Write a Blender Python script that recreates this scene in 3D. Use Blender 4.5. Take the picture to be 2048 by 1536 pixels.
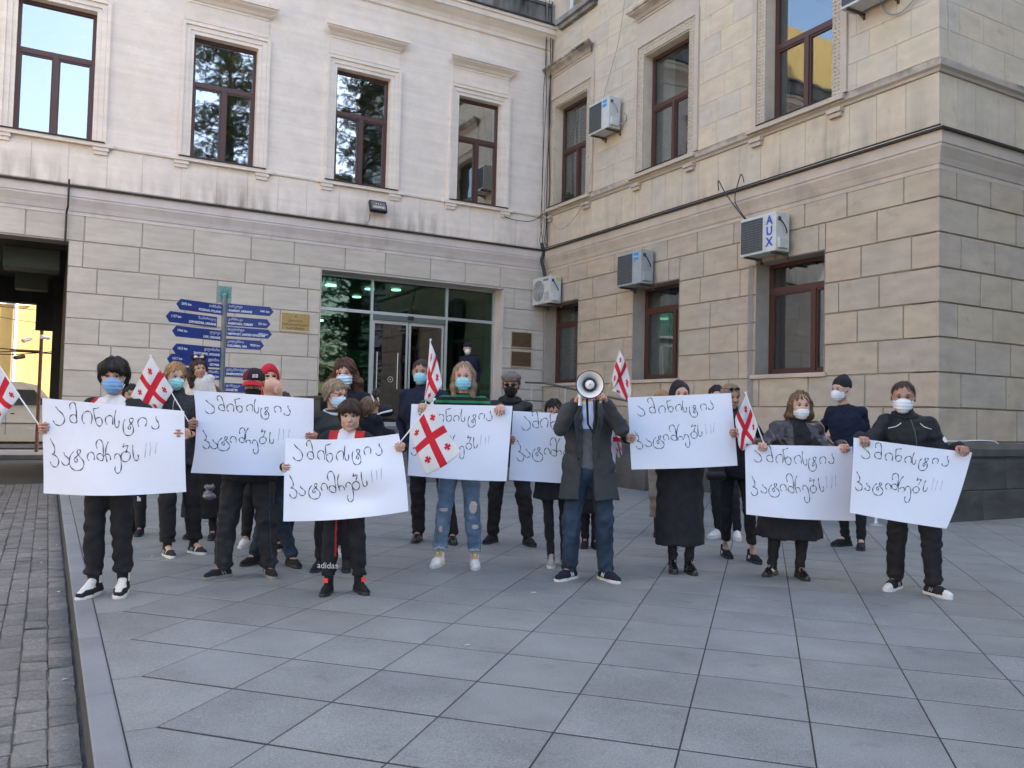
import bpy, bmesh, math, random
import numpy as np
from mathutils import Vector, Matrix, noise as mnoise
R = math.radians
rnd = random.Random(7)
for _o in list(bpy.data.objects): bpy.data.objects.remove(_o)
SC = bpy.context.scene
COL = SC.collection

# ---------------------------------------------------------------- camera
CAM = np.array([0.0, 0.0, 1.33])
FPX, PITCH, ROLL, YAW = 1670.68, 0.0384278, 0.0247327, 0.5060812   # focal length in px of a 2048 px wide frame
_fw = np.array([math.sin(YAW)*math.cos(PITCH), math.cos(YAW)*math.cos(PITCH), math.sin(PITCH)])
_r = np.array([math.cos(YAW), -math.sin(YAW), 0.0]); _u = np.cross(_r, _fw)
CR = math.cos(ROLL)*_r + math.sin(ROLL)*_u
CU = -math.sin(ROLL)*_r + math.cos(ROLL)*_u
CF = _fw
cam_data = bpy.data.cameras.new('camera')
cam_data.sensor_width = 36.0
cam_data.lens = FPX/2048*36
cam_data.clip_end = 2000; cam_data.clip_start = 0.05
cam = bpy.data.objects.new('camera', cam_data); COL.objects.link(cam)
cam.matrix_world = Matrix(((CR[0], CU[0], -CF[0], CAM[0]), (CR[1], CU[1], -CF[1], CAM[1]), (CR[2], CU[2], -CF[2], CAM[2]), (0, 0, 0, 1)))
SC.camera = cam

# ---------------------------------------------------------------- light
SUN_EL = R(36); SUN_DIR = Vector((0.95, -0.31, 0)).normalized()      # towards the sun, over the right hand wing
world = bpy.data.worlds.new('World'); SC.world = world; world.use_nodes = True
_wn = world.node_tree; _bg = _wn.nodes['Background']
_sky = _wn.nodes.new('ShaderNodeTexSky'); _sky.sky_type = 'NISHITA'; _sky.sun_disc = False
_sky.sun_elevation = SUN_EL; _sky.sun_rotation = math.atan2(SUN_DIR.x, SUN_DIR.y)
_sky.air_density = 1.0; _sky.dust_density = 3.5; _sky.ozone_density = 1.0
_wn.links.new(_sky.outputs[0], _bg.inputs[0]); _bg.inputs[1].default_value = 0.15
_sl = bpy.data.lights.new('sun', 'SUN'); _sl.energy = 4.2; _sl.angle = R(0.5); _sl.color = (1.0, 0.93, 0.82)
sun = bpy.data.objects.new('sun', _sl); COL.objects.link(sun)
_d = Vector((SUN_DIR.x*math.cos(SUN_EL), SUN_DIR.y*math.cos(SUN_EL), math.sin(SUN_EL)))
sun.rotation_euler = _d.to_track_quat('Z', 'Y').to_euler(); sun.location = (0, 0, 30)
SC.view_settings.view_transform = 'Standard'; SC.view_settings.look = 'None'
SC.view_settings.gamma = 1; SC.view_settings.use_curve_mapping = False
SC.view_settings.exposure = 2.35
SC.render.engine = 'CYCLES'
SC.cycles.max_bounces = 7; SC.cycles.diffuse_bounces = 4; SC.cycles.glossy_bounces = 3
SC.cycles.transparent_max_bounces = 12; SC.cycles.use_denoising = True
SC.cycles.sample_clamp_indirect = 6

# ---------------------------------------------------------------- small helpers
def at(px, py, depth):
    """point seen at photo pixel (px, py), `depth` metres in front of the camera"""
    d = CF + (px-1024)/FPX*CR - (py-768)/FPX*CU
    return CAM + d*depth
def ground_at(px, py, z=0.0):
    d = CF + (px-1024)/FPX*CR - (py-768)/FPX*CU
    return CAM + d*((z-CAM[2])/d[2])
def depth_of(p): return float((np.asarray(p, float)-CAM) @ CF)

def new_mesh(name, verts, faces, mats=(), fm=None, smooth=False):
    me = bpy.data.meshes.new(name)
    me.from_pydata([tuple(map(float, v)) for v in verts], [], [tuple(map(int, f)) for f in faces])
    for m in mats: me.materials.append(m)
    if fm is not None: me.polygons.foreach_set('material_index', list(fm))
    if smooth: me.polygons.foreach_set('use_smooth', [True]*len(me.polygons))
    me.update()
    return me
def world_of(o):
    m = o.matrix_basis.copy()
    return world_of(o.parent) @ o.matrix_parent_inverse @ m if o.parent else m
def link(name, data, parent=None, loc=None, rot=None, scale=None):
    o = bpy.data.objects.new(name, data); COL.objects.link(o)
    if parent is not None: o.parent = parent; o.matrix_parent_inverse = world_of(parent).inverted()
    if loc is not None: o.location = loc
    if rot is not None: o.rotation_euler = rot
    if scale is not None: o.scale = scale
    return o
def tag(o, label=None, cat=None, group=None, kind=None):
    if label: o['label'] = label
    if cat: o['category'] = cat
    if group: o['group'] = group
    if kind: o['kind'] = kind
    return o
def empty(name, loc=(0, 0, 0), rz=0.0, **kw):
    o = bpy.data.objects.new(name, None); COL.objects.link(o); o.location = loc; o.rotation_euler = (0, 0, rz)
    o.empty_display_size = 0.1
    return tag(o, **kw)

class MB:
    """collects simple solids into one mesh"""
    def __init__(s): s.v = []; s.f = []; s.m = []; s.mi = 0; s.mats = []
    def use(s, m):
        if m not in s.mats: s.mats.append(m)
        s.mi = s.mats.index(m); return s
    def add(s, verts, faces):
        n = len(s.v); s.v += [tuple(map(float, v)) for v in verts]
        for f in faces: s.f.append(tuple(int(i)+n for i in f)); s.m.append(s.mi)
    def box(s, x0, x1, y0, y1, z0, z1, b=0.0):
        if x0 > x1: x0, x1 = x1, x0
        if y0 > y1: y0, y1 = y1, y0
        if z0 > z1: z0, z1 = z1, z0
        if b <= 0:
            s.add([(x0,y0,z0),(x1,y0,z0),(x1,y1,z0),(x0,y1,z0),(x0,y0,z1),(x1,y0,z1),(x1,y1,z1),(x0,y1,z1)],
                  [(0,3,2,1),(4,5,6,7),(0,1,5,4),(1,2,6,5),(2,3,7,6),(3,0,4,7)]); return s
        bm = bmesh.new(); bmesh.ops.create_cube(bm, size=1)
        for v in bm.verts: v.co = Vector(((x0+x1)/2+v.co.x*(x1-x0), (y0+y1)/2+v.co.y*(y1-y0), (z0+z1)/2+v.co.z*(z1-z0)))
        bmesh.ops.bevel(bm, geom=bm.edges[:], offset=min(b, (x1-x0)*.4, (y1-y0)*.4, (z1-z0)*.4), segments=2, affect='EDGES', profile=.6)
        s.bm(bm); return s
    def bm(s, bm):
        bm.verts.ensure_lookup_table(); bm.verts.index_update()
        s.add([tuple(v.co) for v in bm.verts], [[v.index for v in f.verts] for f in bm.faces]); bm.free()
    def obox(s, c, ax, ay, az, hx, hy, hz):
        c = np.array(c, float); ax, ay, az = [np.array(a, float)/np.linalg.norm(a) for a in (ax, ay, az)]
        V = [c+ax*hx*i+ay*hy*j+az*hz*k for k in (-1, 1) for i, j in ((-1,-1),(1,-1),(1,1),(-1,1))]
        s.add(V, [(0,3,2,1),(4,5,6,7),(0,1,5,4),(1,2,6,5),(2,3,7,6),(3,0,4,7)]); return s
    def tube(s, pts, r, n=8, caps=True, closed=False):
        P = [np.array(p, float) for p in pts]
        rr = r if hasattr(r, '__len__') else [r]*len(P)
        n0 = len(s.v); up = None; rings = []
        for i, p in enumerate(P):
            a = P[max(i-1, 0)]; b = P[min(i+1, len(P)-1)]
            if closed: a = P[i-1]; b = P[(i+1) % len(P)]
            t = b-a; t = t/(np.linalg.norm(t)+1e-12)
            if up is None:
                up = np.array([0, 0, 1.]) if abs(t[2]) < .9 else np.array([1., 0, 0])
            x = np.cross(up, t); x /= np.linalg.norm(x)+1e-12; y = np.cross(t, x); up = y
            rings.append([p+rr[i]*(math.cos(2*math.pi*k/n)*x+math.sin(2*math.pi*k/n)*y) for k in range(n)])
        V = [v for ring in rings for v in ring]; F = []
        m = len(P)
        for i in range(m if closed else m-1):
            for k in range(n):
                j = (i+1) % m
                F.append((i*n+k, i*n+(k+1) % n, j*n+(k+1) % n, j*n+k))
        if caps and not closed: F.append(tuple(range(n))[::-1]); F.append(tuple((m-1)*n+k for k in range(n)))
        s.add(V, F); return s
    def lathe(s, prof, c=(0, 0, 0), axis=(0, 0, 1), n=24, cap=True):
        ax = np.array(axis, float); ax /= np.linalg.norm(ax)
        t = np.array([1., 0, 0]) if abs(ax[0]) < .8 else np.array([0, 1., 0])
        x = np.cross(t, ax); x /= np.linalg.norm(x); y = np.cross(ax, x); c = np.array(c, float)
        V = []; F = []
        for (r, h) in prof:
            for k in range(n): V.append(c+ax*h+r*(math.cos(2*math.pi*k/n)*x+math.sin(2*math.pi*k/n)*y))
        for i in range(len(prof)-1):
            for k in range(n): F.append((i*n+k, i*n+(k+1) % n, (i+1)*n+(k+1) % n, (i+1)*n+k))
        if cap: F.append(tuple(range(n))[::-1]); F.append(tuple((len(prof)-1)*n+k for k in range(n)))
        s.add(V, F); return s
    def mesh(s, name, mats=None, smooth=False, fix=True):
        me = new_mesh(name, s.v, s.f, mats if mats is not None else s.mats, s.m if (s.mats and mats is None) else None)
        if fix:
            bm = bmesh.new(); bm.from_mesh(me); bmesh.ops.recalc_face_normals(bm, faces=bm.faces); bm.to_mesh(me); bm.free()
        if smooth: smooth_by_angle(me)
        return me
    def obj(s, name, mat=None, parent=None, smooth=False, fix=True):
        return link(name, s.mesh(name, [mat] if mat else None, smooth, fix), parent)
def smooth_by_angle(me, ang=40):
    bm = bmesh.new(); bm.from_mesh(me)
    for f in bm.faces: f.smooth = True
    for e in bm.edges:
        if len(e.link_faces) == 2 and e.calc_face_angle(0) > R(ang): e.smooth = False
    bm.to_mesh(me); bm.free()

# ---------------------------------------------------------------- materials
MATS = {}
def mat(name, col, rough=.8, var=.12, scale=8, bump=0., bscale=60, metal=0., per_obj=0., emit=None, coords='Object', stretch=(1, 1, 1),
        spec=.5, col2=None, stain=None, sheen=0., hue=0., fine=0., emit_s=1.):
    """principled material with noise-mottled colour, optional fine relief, optional per-object tint and optional second colour in blotches"""
    if name in MATS: return MATS[name]
    m = bpy.data.materials.new(name); m.use_nodes = True; nt = m.node_tree; N = nt.nodes; L = nt.links
    b = N['Principled BSDF']; b.inputs['Roughness'].default_value = rough; b.inputs['Metallic'].default_value = metal
    b.inputs['Specular IOR Level'].default_value = spec
    if sheen: b.inputs['Sheen Weight'].default_value = sheen; b.inputs['Sheen Roughness'].default_value = .6
    tc = N.new('ShaderNodeTexCoord'); mp = N.new('ShaderNodeMapping'); mp.inputs['Scale'].default_value = stretch
    L.new(tc.outputs[coords], mp.inputs['Vector'])
    src = mp.outputs[0]
    if coords == 'Object' and per_obj:
        oi = N.new('ShaderNodeObjectInfo'); va = N.new('ShaderNodeVectorMath'); va.operation = 'MULTIPLY_ADD'
        L.new(oi.outputs['Random'], va.inputs[0]); va.inputs[1].default_value = (37.3, 51.7, 23.1); L.new(mp.outputs[0], va.inputs[2]); src = va.outputs[0]
    nz = N.new('ShaderNodeTexNoise'); nz.inputs['Scale'].default_value = scale; nz.inputs['Detail'].default_value = 7; nz.inputs['Roughness'].default_value = .6
    L.new(src, nz.inputs['Vector'])
    mr = N.new('ShaderNodeMapRange'); mr.inputs[1].default_value = .25; mr.inputs[2].default_value = .75
    mr.inputs[3].default_value = 1-var; mr.inputs[4].default_value = 1+var
    L.new(nz.outputs['Fac'], mr.inputs[0])
    mul = N.new('ShaderNodeVectorMath'); mul.operation = 'SCALE'
    if col2 is not None:
        n2 = N.new('ShaderNodeTexNoise'); n2.inputs['Scale'].default_value = stain or scale*.4; n2.inputs['Detail'].default_value = 6
        L.new(src, n2.inputs['Vector'])
        cr = N.new('ShaderNodeMapRange'); cr.inputs[1].default_value = .42; cr.inputs[2].default_value = .68
        L.new(n2.outputs['Fac'], cr.inputs[0])
        mx = N.new('ShaderNodeMix'); mx.data_type = 'RGBA'
        mx.inputs[6].default_value = (*col, 1); mx.inputs[7].default_value = (*col2, 1); L.new(cr.outputs[0], mx.inputs[0])
        L.new(mx.outputs[2], mul.inputs[0])
    else:
        mul.inputs[0].default_value = col
    fac = mr.outputs[0]
    if fine:
        n3 = N.new('ShaderNodeTexNoise'); n3.inputs['Scale'].default_value = bscale; n3.inputs['Detail'].default_value = 3
        L.new(src, n3.inputs['Vector'])
        m3 = N.new('ShaderNodeMapRange'); m3.inputs[1].default_value = .3; m3.inputs[2].default_value = .7; m3.inputs[3].default_value = 1-fine; m3.inputs[4].default_value = 1+fine
        L.new(n3.outputs['Fac'], m3.inputs[0]); mm = N.new('ShaderNodeMath'); mm.operation = 'MULTIPLY'
        L.new(fac, mm.inputs[0]); L.new(m3.outputs[0], mm.inputs[1]); fac = mm.outputs[0]
    if per_obj:
        oi2 = N.new('ShaderNodeObjectInfo'); m2 = N.new('ShaderNodeMapRange')
        m2.inputs[3].default_value = 1-per_obj; m2.inputs[4].default_value = 1+per_obj
        L.new(oi2.outputs['Random'], m2.inputs[0]); mm = N.new('ShaderNodeMath'); mm.operation = 'MULTIPLY'
        L.new(fac, mm.inputs[0]); L.new(m2.outputs[0], mm.inputs[1]); fac = mm.outputs[0]
    L.new(fac, mul.inputs['Scale'])
    out = mul.outputs[0]
    if hue:
        hs = N.new('ShaderNodeHueSaturation'); oi3 = N.new('ShaderNodeObjectInfo')
        wn = N.new('ShaderNodeTexWhiteNoise'); wn.noise_dimensions = '1D'; L.new(oi3.outputs['Random'], wn.inputs['W'])
        h2 = N.new('ShaderNodeMapRange'); h2.inputs[3].default_value = .5-hue; h2.inputs[4].default_value = .5+hue
        L.new(wn.outputs['Value'], h2.inputs[0]); L.new(h2.outputs[0], hs.inputs['Hue']); L.new(out, hs.inputs['Color'])
        s2 = N.new('ShaderNodeMapRange'); s2.inputs[3].default_value = .85; s2.inputs[4].default_value = 1.15
        L.new(oi3.outputs['Random'], s2.inputs[0]); L.new(s2.outputs[0], hs.inputs['Saturation'])
        out = hs.outputs[0]
    L.new(out, b.inputs['Base Color'])
    if bump:
        nb = N.new('ShaderNodeTexNoise'); nb.inputs['Scale'].default_value = bscale; nb.inputs['Detail'].default_value = 5
        L.new(src, nb.inputs['Vector'])
        bp = N.new('ShaderNodeBump'); bp.inputs['Strength'].default_value = min(1, bump*50); bp.inputs['Distance'].default_value = bump
        L.new(nb.outputs['Fac'], bp.inputs['Height']); L.new(bp.outputs[0], b.inputs['Normal'])
    if emit is not None:
        b.inputs['Emission Color'].default_value = (*emit, 1); b.inputs['Emission Strength'].default_value = emit_s
    MATS[name] = m; return m

def streaky(name, col, dark, rough=.85, zlo=0, zhi=1, amount=.8, per_obj=0., bump=.002, hue=0., vx=2.2, streak=(9, 9, .8), bands=(1, 1, 14), band_amt=.1, thr=(.45, .72), soft=(.4, .6)):
    """stone with faint horizontal veins plus vertical grime streaks (world space) that gather between heights zlo and zhi"""
    if name in MATS: return MATS[name]
    m = mat(name, col, rough, var=.08, scale=2.5, bump=bump, bscale=45, per_obj=per_obj, hue=hue, fine=.04)
    nt = m.node_tree; N = nt.nodes; L = nt.links; b = N['Principled BSDF']
    src = b.inputs['Base Color'].links[0].from_socket
    geo = N.new('ShaderNodeNewGeometry')
    def noise(scale3, sc, det=6):
        mp = N.new('ShaderNodeMapping'); mp.inputs['Scale'].default_value = scale3; L.new(geo.outputs['Position'], mp.inputs['Vector'])
        n = N.new('ShaderNodeTexNoise'); n.inputs['Scale'].default_value = sc; n.inputs['Detail'].default_value = det; L.new(mp.outputs[0], n.inputs['Vector']); return n.outputs['Fac']
    def mrange(s, a, b_, c=0., d=1., smooth=False):
        n = N.new('ShaderNodeMapRange'); n.inputs[1].default_value = a; n.inputs[2].default_value = b_; n.inputs[3].default_value = c; n.inputs[4].default_value = d
        if smooth: n.interpolation_type = 'SMOOTHSTEP'
        L.new(s, n.inputs[0]); return n.outputs[0]
    def mul(a, b_):
        n = N.new('ShaderNodeMath'); n.operation = 'MULTIPLY'
        if isinstance(a, float): n.inputs[0].default_value = a
        else: L.new(a, n.inputs[0])
        if isinstance(b_, float): n.inputs[1].default_value = b_
        else: L.new(b_, n.inputs[1])
        return n.outputs[0]
    st = mul(mrange(noise(streak, 1.), *thr), mrange(noise((.5, .5, .5), 1., 3), *soft))
    sx = N.new('ShaderNodeSeparateXYZ'); L.new(geo.outputs['Position'], sx.inputs[0])
    zf = mrange(sx.outputs[2], zhi, zlo, 0, 1, True)
    fac = mul(mul(st, zf), float(amount))
    mx = N.new('ShaderNodeMix'); mx.data_type = 'RGBA'; mx.inputs[7].default_value = (*dark, 1); L.new(fac, mx.inputs[0]); 
    bn = mrange(noise(bands, 1.), .35, .65, 1-band_amt, 1+band_amt*.5)
    sc = N.new('ShaderNodeVectorMath'); sc.operation = 'SCALE'; L.new(src, sc.inputs[0]); L.new(bn, sc.inputs['Scale'])
    L.new(sc.outputs[0], mx.inputs[6]); L.new(mx.outputs[2], b.inputs['Base Color'])
    return m

def spots(m, scale, lo, hi, col, amount, stretch=(1, 1, 1), detail=4):
    """irregular worn or stained patches over a finished material, fixed in the place"""
    nt = m.node_tree; N = nt.nodes; L = nt.links; b = N['Principled BSDF']; src = b.inputs['Base Color'].links[0].from_socket
    g = N.new('ShaderNodeNewGeometry'); mp = N.new('ShaderNodeMapping'); mp.inputs['Scale'].default_value = stretch; L.new(g.outputs['Position'], mp.inputs[0])
    n = N.new('ShaderNodeTexNoise'); n.inputs['Scale'].default_value = scale; n.inputs['Detail'].default_value = detail; n.inputs['Roughness'].default_value = .55; L.new(mp.outputs[0], n.inputs['Vector'])
    r = N.new('ShaderNodeMapRange'); r.inputs[1].default_value = lo; r.inputs[2].default_value = hi; r.inputs[4].default_value = amount; L.new(n.outputs['Fac'], r.inputs[0])
    mx = N.new('ShaderNodeMix'); mx.data_type = 'RGBA'; mx.inputs[7].default_value = (*col, 1); L.new(r.outputs[0], mx.inputs[0]); L.new(src, mx.inputs[6]); L.new(mx.outputs[2], b.inputs['Base Color']); return m

def glass_mat(name, tint=(.75, .8, .8), coat=.35, rough=.02, spec_tint=(1, 1, 1)):
    if name in MATS: return MATS[name]
    m = bpy.data.materials.new(name); m.use_nodes = True; nt = m.node_tree; N = nt.nodes; L = nt.links
    for n in list(N): N.remove(n)
    out = N.new('ShaderNodeOutputMaterial'); tr = N.new('ShaderNodeBsdfTransparent'); tr.inputs[0].default_value = (*tint, 1)
    gl = N.new('ShaderNodeBsdfGlossy'); gl.inputs['Roughness'].default_value = rough; gl.inputs[0].default_value = (*spec_tint, 1)
    tc = N.new('ShaderNodeTexCoord'); nz = N.new('ShaderNodeTexNoise'); nz.inputs['Scale'].default_value = 2.2; nz.inputs['Detail'].default_value = 1
    bp = N.new('ShaderNodeBump'); bp.inputs['Strength'].default_value = .3; bp.inputs['Distance'].default_value = .004
    L.new(tc.outputs['Object'], nz.inputs['Vector']); L.new(nz.outputs['Fac'], bp.inputs['Height']); L.new(bp.outputs[0], gl.inputs['Normal'])
    fr = N.new('ShaderNodeFresnel'); fr.inputs[0].default_value = 1.5
    mr = N.new('ShaderNodeMapRange'); mr.inputs[1].default_value = 0.03; mr.inputs[2].default_value = .6; mr.inputs[3].default_value = coat; mr.inputs[4].default_value = .9
    L.new(fr.outputs[0], mr.inputs[0])
    mx = N.new('ShaderNodeMixShader'); L.new(mr.outputs[0], mx.inputs[0]); L.new(tr.outputs[0], mx.inputs[1]); L.new(gl.outputs[0], mx.inputs[2])
    L.new(mx.outputs[0], out.inputs[0]); MATS[name] = m; return m

# ---------------------------------------------------------------- text
def text_mesh(name, s, size, m, depth=.0008, align='CENTER', bold=0.):
    cu = bpy.data.curves.new(name, 'FONT'); cu.body = s; cu.size = size; cu.align_x = align; cu.align_y = 'CENTER'
    cu.extrude = depth; cu.offset = bold; cu.resolution_u = 3
    o = bpy.data.objects.new(name, cu); COL.objects.link(o)
    dg = bpy.context.evaluated_depsgraph_get(); me = bpy.data.meshes.new_from_object(o.evaluated_get(dg))
    bpy.data.objects.remove(o); bpy.data.curves.remove(cu)
    me.materials.clear(); me.materials.append(m); me.name = name
    return me
def basis(origin, x, y, z):
    """matrix with columns x, y, z at origin"""
    x, y, z = [Vector(v).normalized() for v in (x, y, z)]
    return Matrix(((x[0], y[0], z[0], origin[0]), (x[1], y[1], z[1], origin[1]), (x[2], y[2], z[2], origin[2]), (0, 0, 0, 1)))
def put_text(name, s, size, m, origin, x, y, parent, depth=.0008, align='CENTER', bold=0., squeeze=1.):
    me = text_mesh(name, s, size, m, depth, align, bold)
    z = Vector(x).cross(Vector(y))
    M = basis(origin, x, y, z)
    for v in me.vertices: v.co.x *= squeeze
    me.transform(M)
    return link(name, me, parent)

# ================================================================ THE SETTING
YA, XB, YC = 18.065, 10.905, 7.357          # front planes: long wall behind, right wing, its return towards the camera's right
m_plasterA = streaky('pale_pink_stone', (.78, .68, .59), (.16, .13, .10), zlo=5.55, zhi=6.30, amount=.75, bump=.0015, streak=(6, 6, .9), bands=(.5, .5, 9), band_amt=.07, thr=(.38, .68), soft=(.36, .62))
spots(m_plasterA, 1.1, .56, .75, (.62, .50, .36), .35, (1, 1, 1.6)); spots(m_plasterA, 7, .66, .8, (.40, .34, .30), .35)
m_stoneA = streaky('cream_travertine', (.54, .478, .405), (.17, .17, .13), zlo=1.0, zhi=2.6, amount=.7, per_obj=.05, bump=.002, bands=(1.5, 1.5, 11), band_amt=.09, streak=(2, 2, 2))
m_stoneB = streaky('warm_sandstone', (.575, .48, .365), (.14, .12, .10), zlo=5.4, zhi=6.9, amount=.55, per_obj=.06, bump=.007, hue=.006, streak=(4, 4, .7), bands=(2, 2, 6), band_amt=.07)
m_stoneBl = streaky('rough_warm_sandstone', (.455, .375, .285), (.14, .12, .10), zlo=1.0, zhi=2.4, amount=.4, per_obj=.075, bump=.010, hue=.007, streak=(3, 3, 1), bands=(2, 2, 7), band_amt=.10)
m_wallB = streaky('warm_sandstone_wall', (.575, .48, .37), (.13, .11, .095), zlo=5.4, zhi=12.0, amount=.6, bump=.003, streak=(3.5, 3.5, .6), bands=(2, 2, 5), band_amt=.06)
m_joint = mat('joint_mortar', (.36, .30, .24), .95, var=.2, scale=12)
m_jointA = mat('pale_joint_mortar', (.40, .36, .32), .95, var=.15, scale=12)
m_corniceA = streaky('cornice_stone', (.60, .535, .50), (.14, .12, .10), zlo=5.0, zhi=5.7, amount=.35, bump=.0015, streak=(3, 3, 1.5), bands=(1, 1, 6), band_amt=.05)
m_corniceB = streaky('cornice_sandstone', (.52, .43, .345), (.12, .10, .085), zlo=5.0, zhi=6.0, amount=.5, bump=.0015, streak=(3, 3, 1.5), bands=(1, 1, 6), band_amt=.05)
m_flash = mat('dark_sheet_metal', (.035, .033, .034), .55, metal=.4, var=.3, scale=5)
m_hoodB = streaky('weathered_hood_stone', (.52, .43, .345), (.07, .065, .06), zlo=10.16, zhi=9.9, amount=.95, bump=.002, streak=(5, 5, 5), thr=(.3, .6), soft=(.2, .5))
m_ledgeB = streaky('weathered_ledge_stone', (.50, .42, .34), (.07, .065, .06), zlo=6.56, zhi=6.40, amount=.95, bump=.002, streak=(6, 6, 6), thr=(.35, .6), soft=(.38, .58))
for _m in (m_stoneBl, m_stoneB): spots(_m, 5, .62, .80, (.22, .18, .14), .4); spots(_m, 1.3, .58, .8, (.60, .50, .44), .3)
spots(m_stoneA, 1.2, .56, .78, (.38, .33, .28), .4, (1, 1, 1.5)); spots(m_stoneA, 9, .66, .82, (.28, .25, .22), .35, (1, 1, 3))
spots(m_wallB, 4, .62, .8, (.25, .20, .16), .4)
m_plinth = mat('dark_granite', (.080, .078, .074), .75, var=.35, scale=3, bump=.002, bscale=70, fine=.12, col2=(.045, .045, .043), stain=1.2)
m_frame = mat('brown_window_wood', (.075, .029, .021), .45, var=.15, scale=12, stretch=(1, 1, .15))
m_white = mat('white_plastic', (.72, .72, .70), .45, var=.05)
m_alu = mat('brushed_aluminium', (.55, .56, .56), .38, metal=.75, var=.06, scale=20)
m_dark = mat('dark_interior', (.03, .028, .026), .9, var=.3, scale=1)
m_curtain = mat('pale_curtain', (.78, .84, .84), .9, var=.1, scale=3, stretch=(12, 12, .3))
m_cable = mat('black_cable', (.02, .02, .021), .6, var=.1)
m_cable_g = mat('grey_cable', (.30, .29, .27), .6, var=.1)
m_soot = mat('stained_parapet', (.26, .24, .22), .9, var=.3, scale=2.5, col2=(.035, .033, .03), stain=1.4, stretch=(1.5, 1.5, .45))
g_upper = glass_mat('window_glass', (.75, .8, .8), .33, rough=.022)
g_wing = glass_mat('wing_window_glass', (.78, .82, .82), .10)
g_door = glass_mat('green_entrance_glass', (.30, .50, .40), .055, spec_tint=(.8, 1, .9))

class Face:
    """a facade plane: u along the wall, d outwards, z up"""
    def __init__(s, o, u, n): s.o = np.array(o, float); s.u = np.array(u, float); s.n = np.array(n, float)
    def p(s, u, d, z): return s.o+s.u*u+s.n*d+np.array([0, 0, z])
FA = Face((0, YA, 0), (1, 0, 0), (0, -1, 0))
FB = Face((XB, 0, 0), (0, 1, 0), (-1, 0, 0))
FC = Face((0, YC, 0), (1, 0, 0), (0, -1, 0))
def fbox(mb, F, u0, u1, d0, d1, z0, z1, b=0.):
    a = F.p(u0, d0, z0); c = F.p(u1, d1, z1); mb.box(a[0], c[0], a[1], c[1], z0, z1, b)
def wall(F, u0, u1, z0, z1, opens, thick, name, m, parent, d=0.):
    us = sorted(set([u0, u1]+[o[0] for o in opens]+[o[1] for o in opens])); zs = sorted(set([z0, z1]+[o[2] for o in opens]+[o[3] for o in opens]))
    us = [u for u in us if u0 <= u <= u1]; zs = [z for z in zs if z0 <= z <= z1]
    mb = MB()
    def solid(i, j):
        if not (0 <= i < len(us)-1 and 0 <= j < len(zs)-1): return False
        u = (us[i]+us[i+1])/2; z = (zs[j]+zs[j+1])/2
        return not any(o[0] < u < o[1] and o[2] < z < o[3] for o in opens)
    for i in range(len(us)-1):
        for j in range(len(zs)-1):
            if not solid(i, j): continue
            a, b, c, e = us[i], us[i+1], zs[j], zs[j+1]
            for dd in (d, d-thick): mb.add([F.p(a, dd, c), F.p(b, dd, c), F.p(b, dd, e), F.p(a, dd, e)], [(0, 1, 2, 3)])
            if not solid(i-1, j): mb.add([F.p(a, d, c), F.p(a, d-thick, c), F.p(a, d-thick, e), F.p(a, d, e)], [(0, 1, 2, 3)])
            if not solid(i+1, j): mb.add([F.p(b, d, c), F.p(b, d-thick, c), F.p(b, d-thick, e), F.p(b, d, e)], [(0, 1, 2, 3)])
            if not solid(i, j-1): mb.add([F.p(a, d, c), F.p(b, d, c), F.p(b, d-thick, c), F.p(a, d-thick, c)], [(0, 1, 2, 3)])
            if not solid(i, j+1): mb.add([F.p(a, d, e), F.p(b, d, e), F.p(b, d-thick, e), F.p(a, d-thick, e)], [(0, 1, 2, 3)])
    me = mb.mesh(name, [m], fix=False)
    bm = bmesh.new(); bm.from_mesh(me); bmesh.ops.remove_doubles(bm, verts=bm.verts, dist=1e-5); bmesh.ops.recalc_face_normals(bm, faces=bm.faces); bm.to_mesh(me); bm.free()
    return link(name, me, parent)
def stone_variants(n, cu, cz, jit, seed):
    r = random.Random(seed); out = []
    for k in range(n):
        j = lambda a: (r.random()-.5)*2*a
        V = [(0, 0, 0), (1, 0, 0), (1, 0, 1), (0, 0, 1)]
        I = [(cu+j(jit*.4), 1+j(.06), cz+j(jit)), (1-cu+j(jit*.4), 1+j(.06), cz+j(jit)), (1-cu+j(jit*.4), 1+j(.06), 1-cz+j(jit)), (cu+j(jit*.4), 1+j(.06), 1-cz+j(jit))]
        M = [(.5+j(.1), 1+j(.10), .5+j(.1))]
        V = V+I+M
        F = [(0, 1, 5, 4), (1, 2, 6, 5), (2, 3, 7, 6), (3, 0, 4, 7), (4, 5, 8), (5, 6, 8), (6, 7, 8), (7, 4, 8)]
        out.append((V, F))
    return out
_SV = stone_variants(5, .012, .024, .006, 3)
_SF = stone_variants(4, .004, .006, .001, 5)
_stone_meshes = {}
def stone(F, u0, u1, z0, z1, depth, m, parent, name='stone', flat=False, key='', base=.0):
    """one facing block; blocks of a kind share mesh data and are scaled to size"""
    k = rnd.randrange(4); kk = (key, flat, k, m.name)
    if kk not in _stone_meshes:
        V, FF = (_SF if flat else _SV)[k]
        V = [tuple(F.u*v[0]+F.n*v[1]+np.array([0, 0, v[2]])) for v in V]
        flip = np.cross(F.u, np.array([0, 0, 1.])) @ F.n < 0
        _stone_meshes[kk] = new_mesh(name, V, [f[::-1] if flip else f for f in FF], [m])
    sc = np.abs(F.u)*(u1-u0)+np.abs(F.n)*depth+np.array([0, 0, z1-z0])
    return link(name, _stone_meshes[kk], parent, loc=tuple(F.p(u0, base, z0)), scale=tuple(sc))
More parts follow.
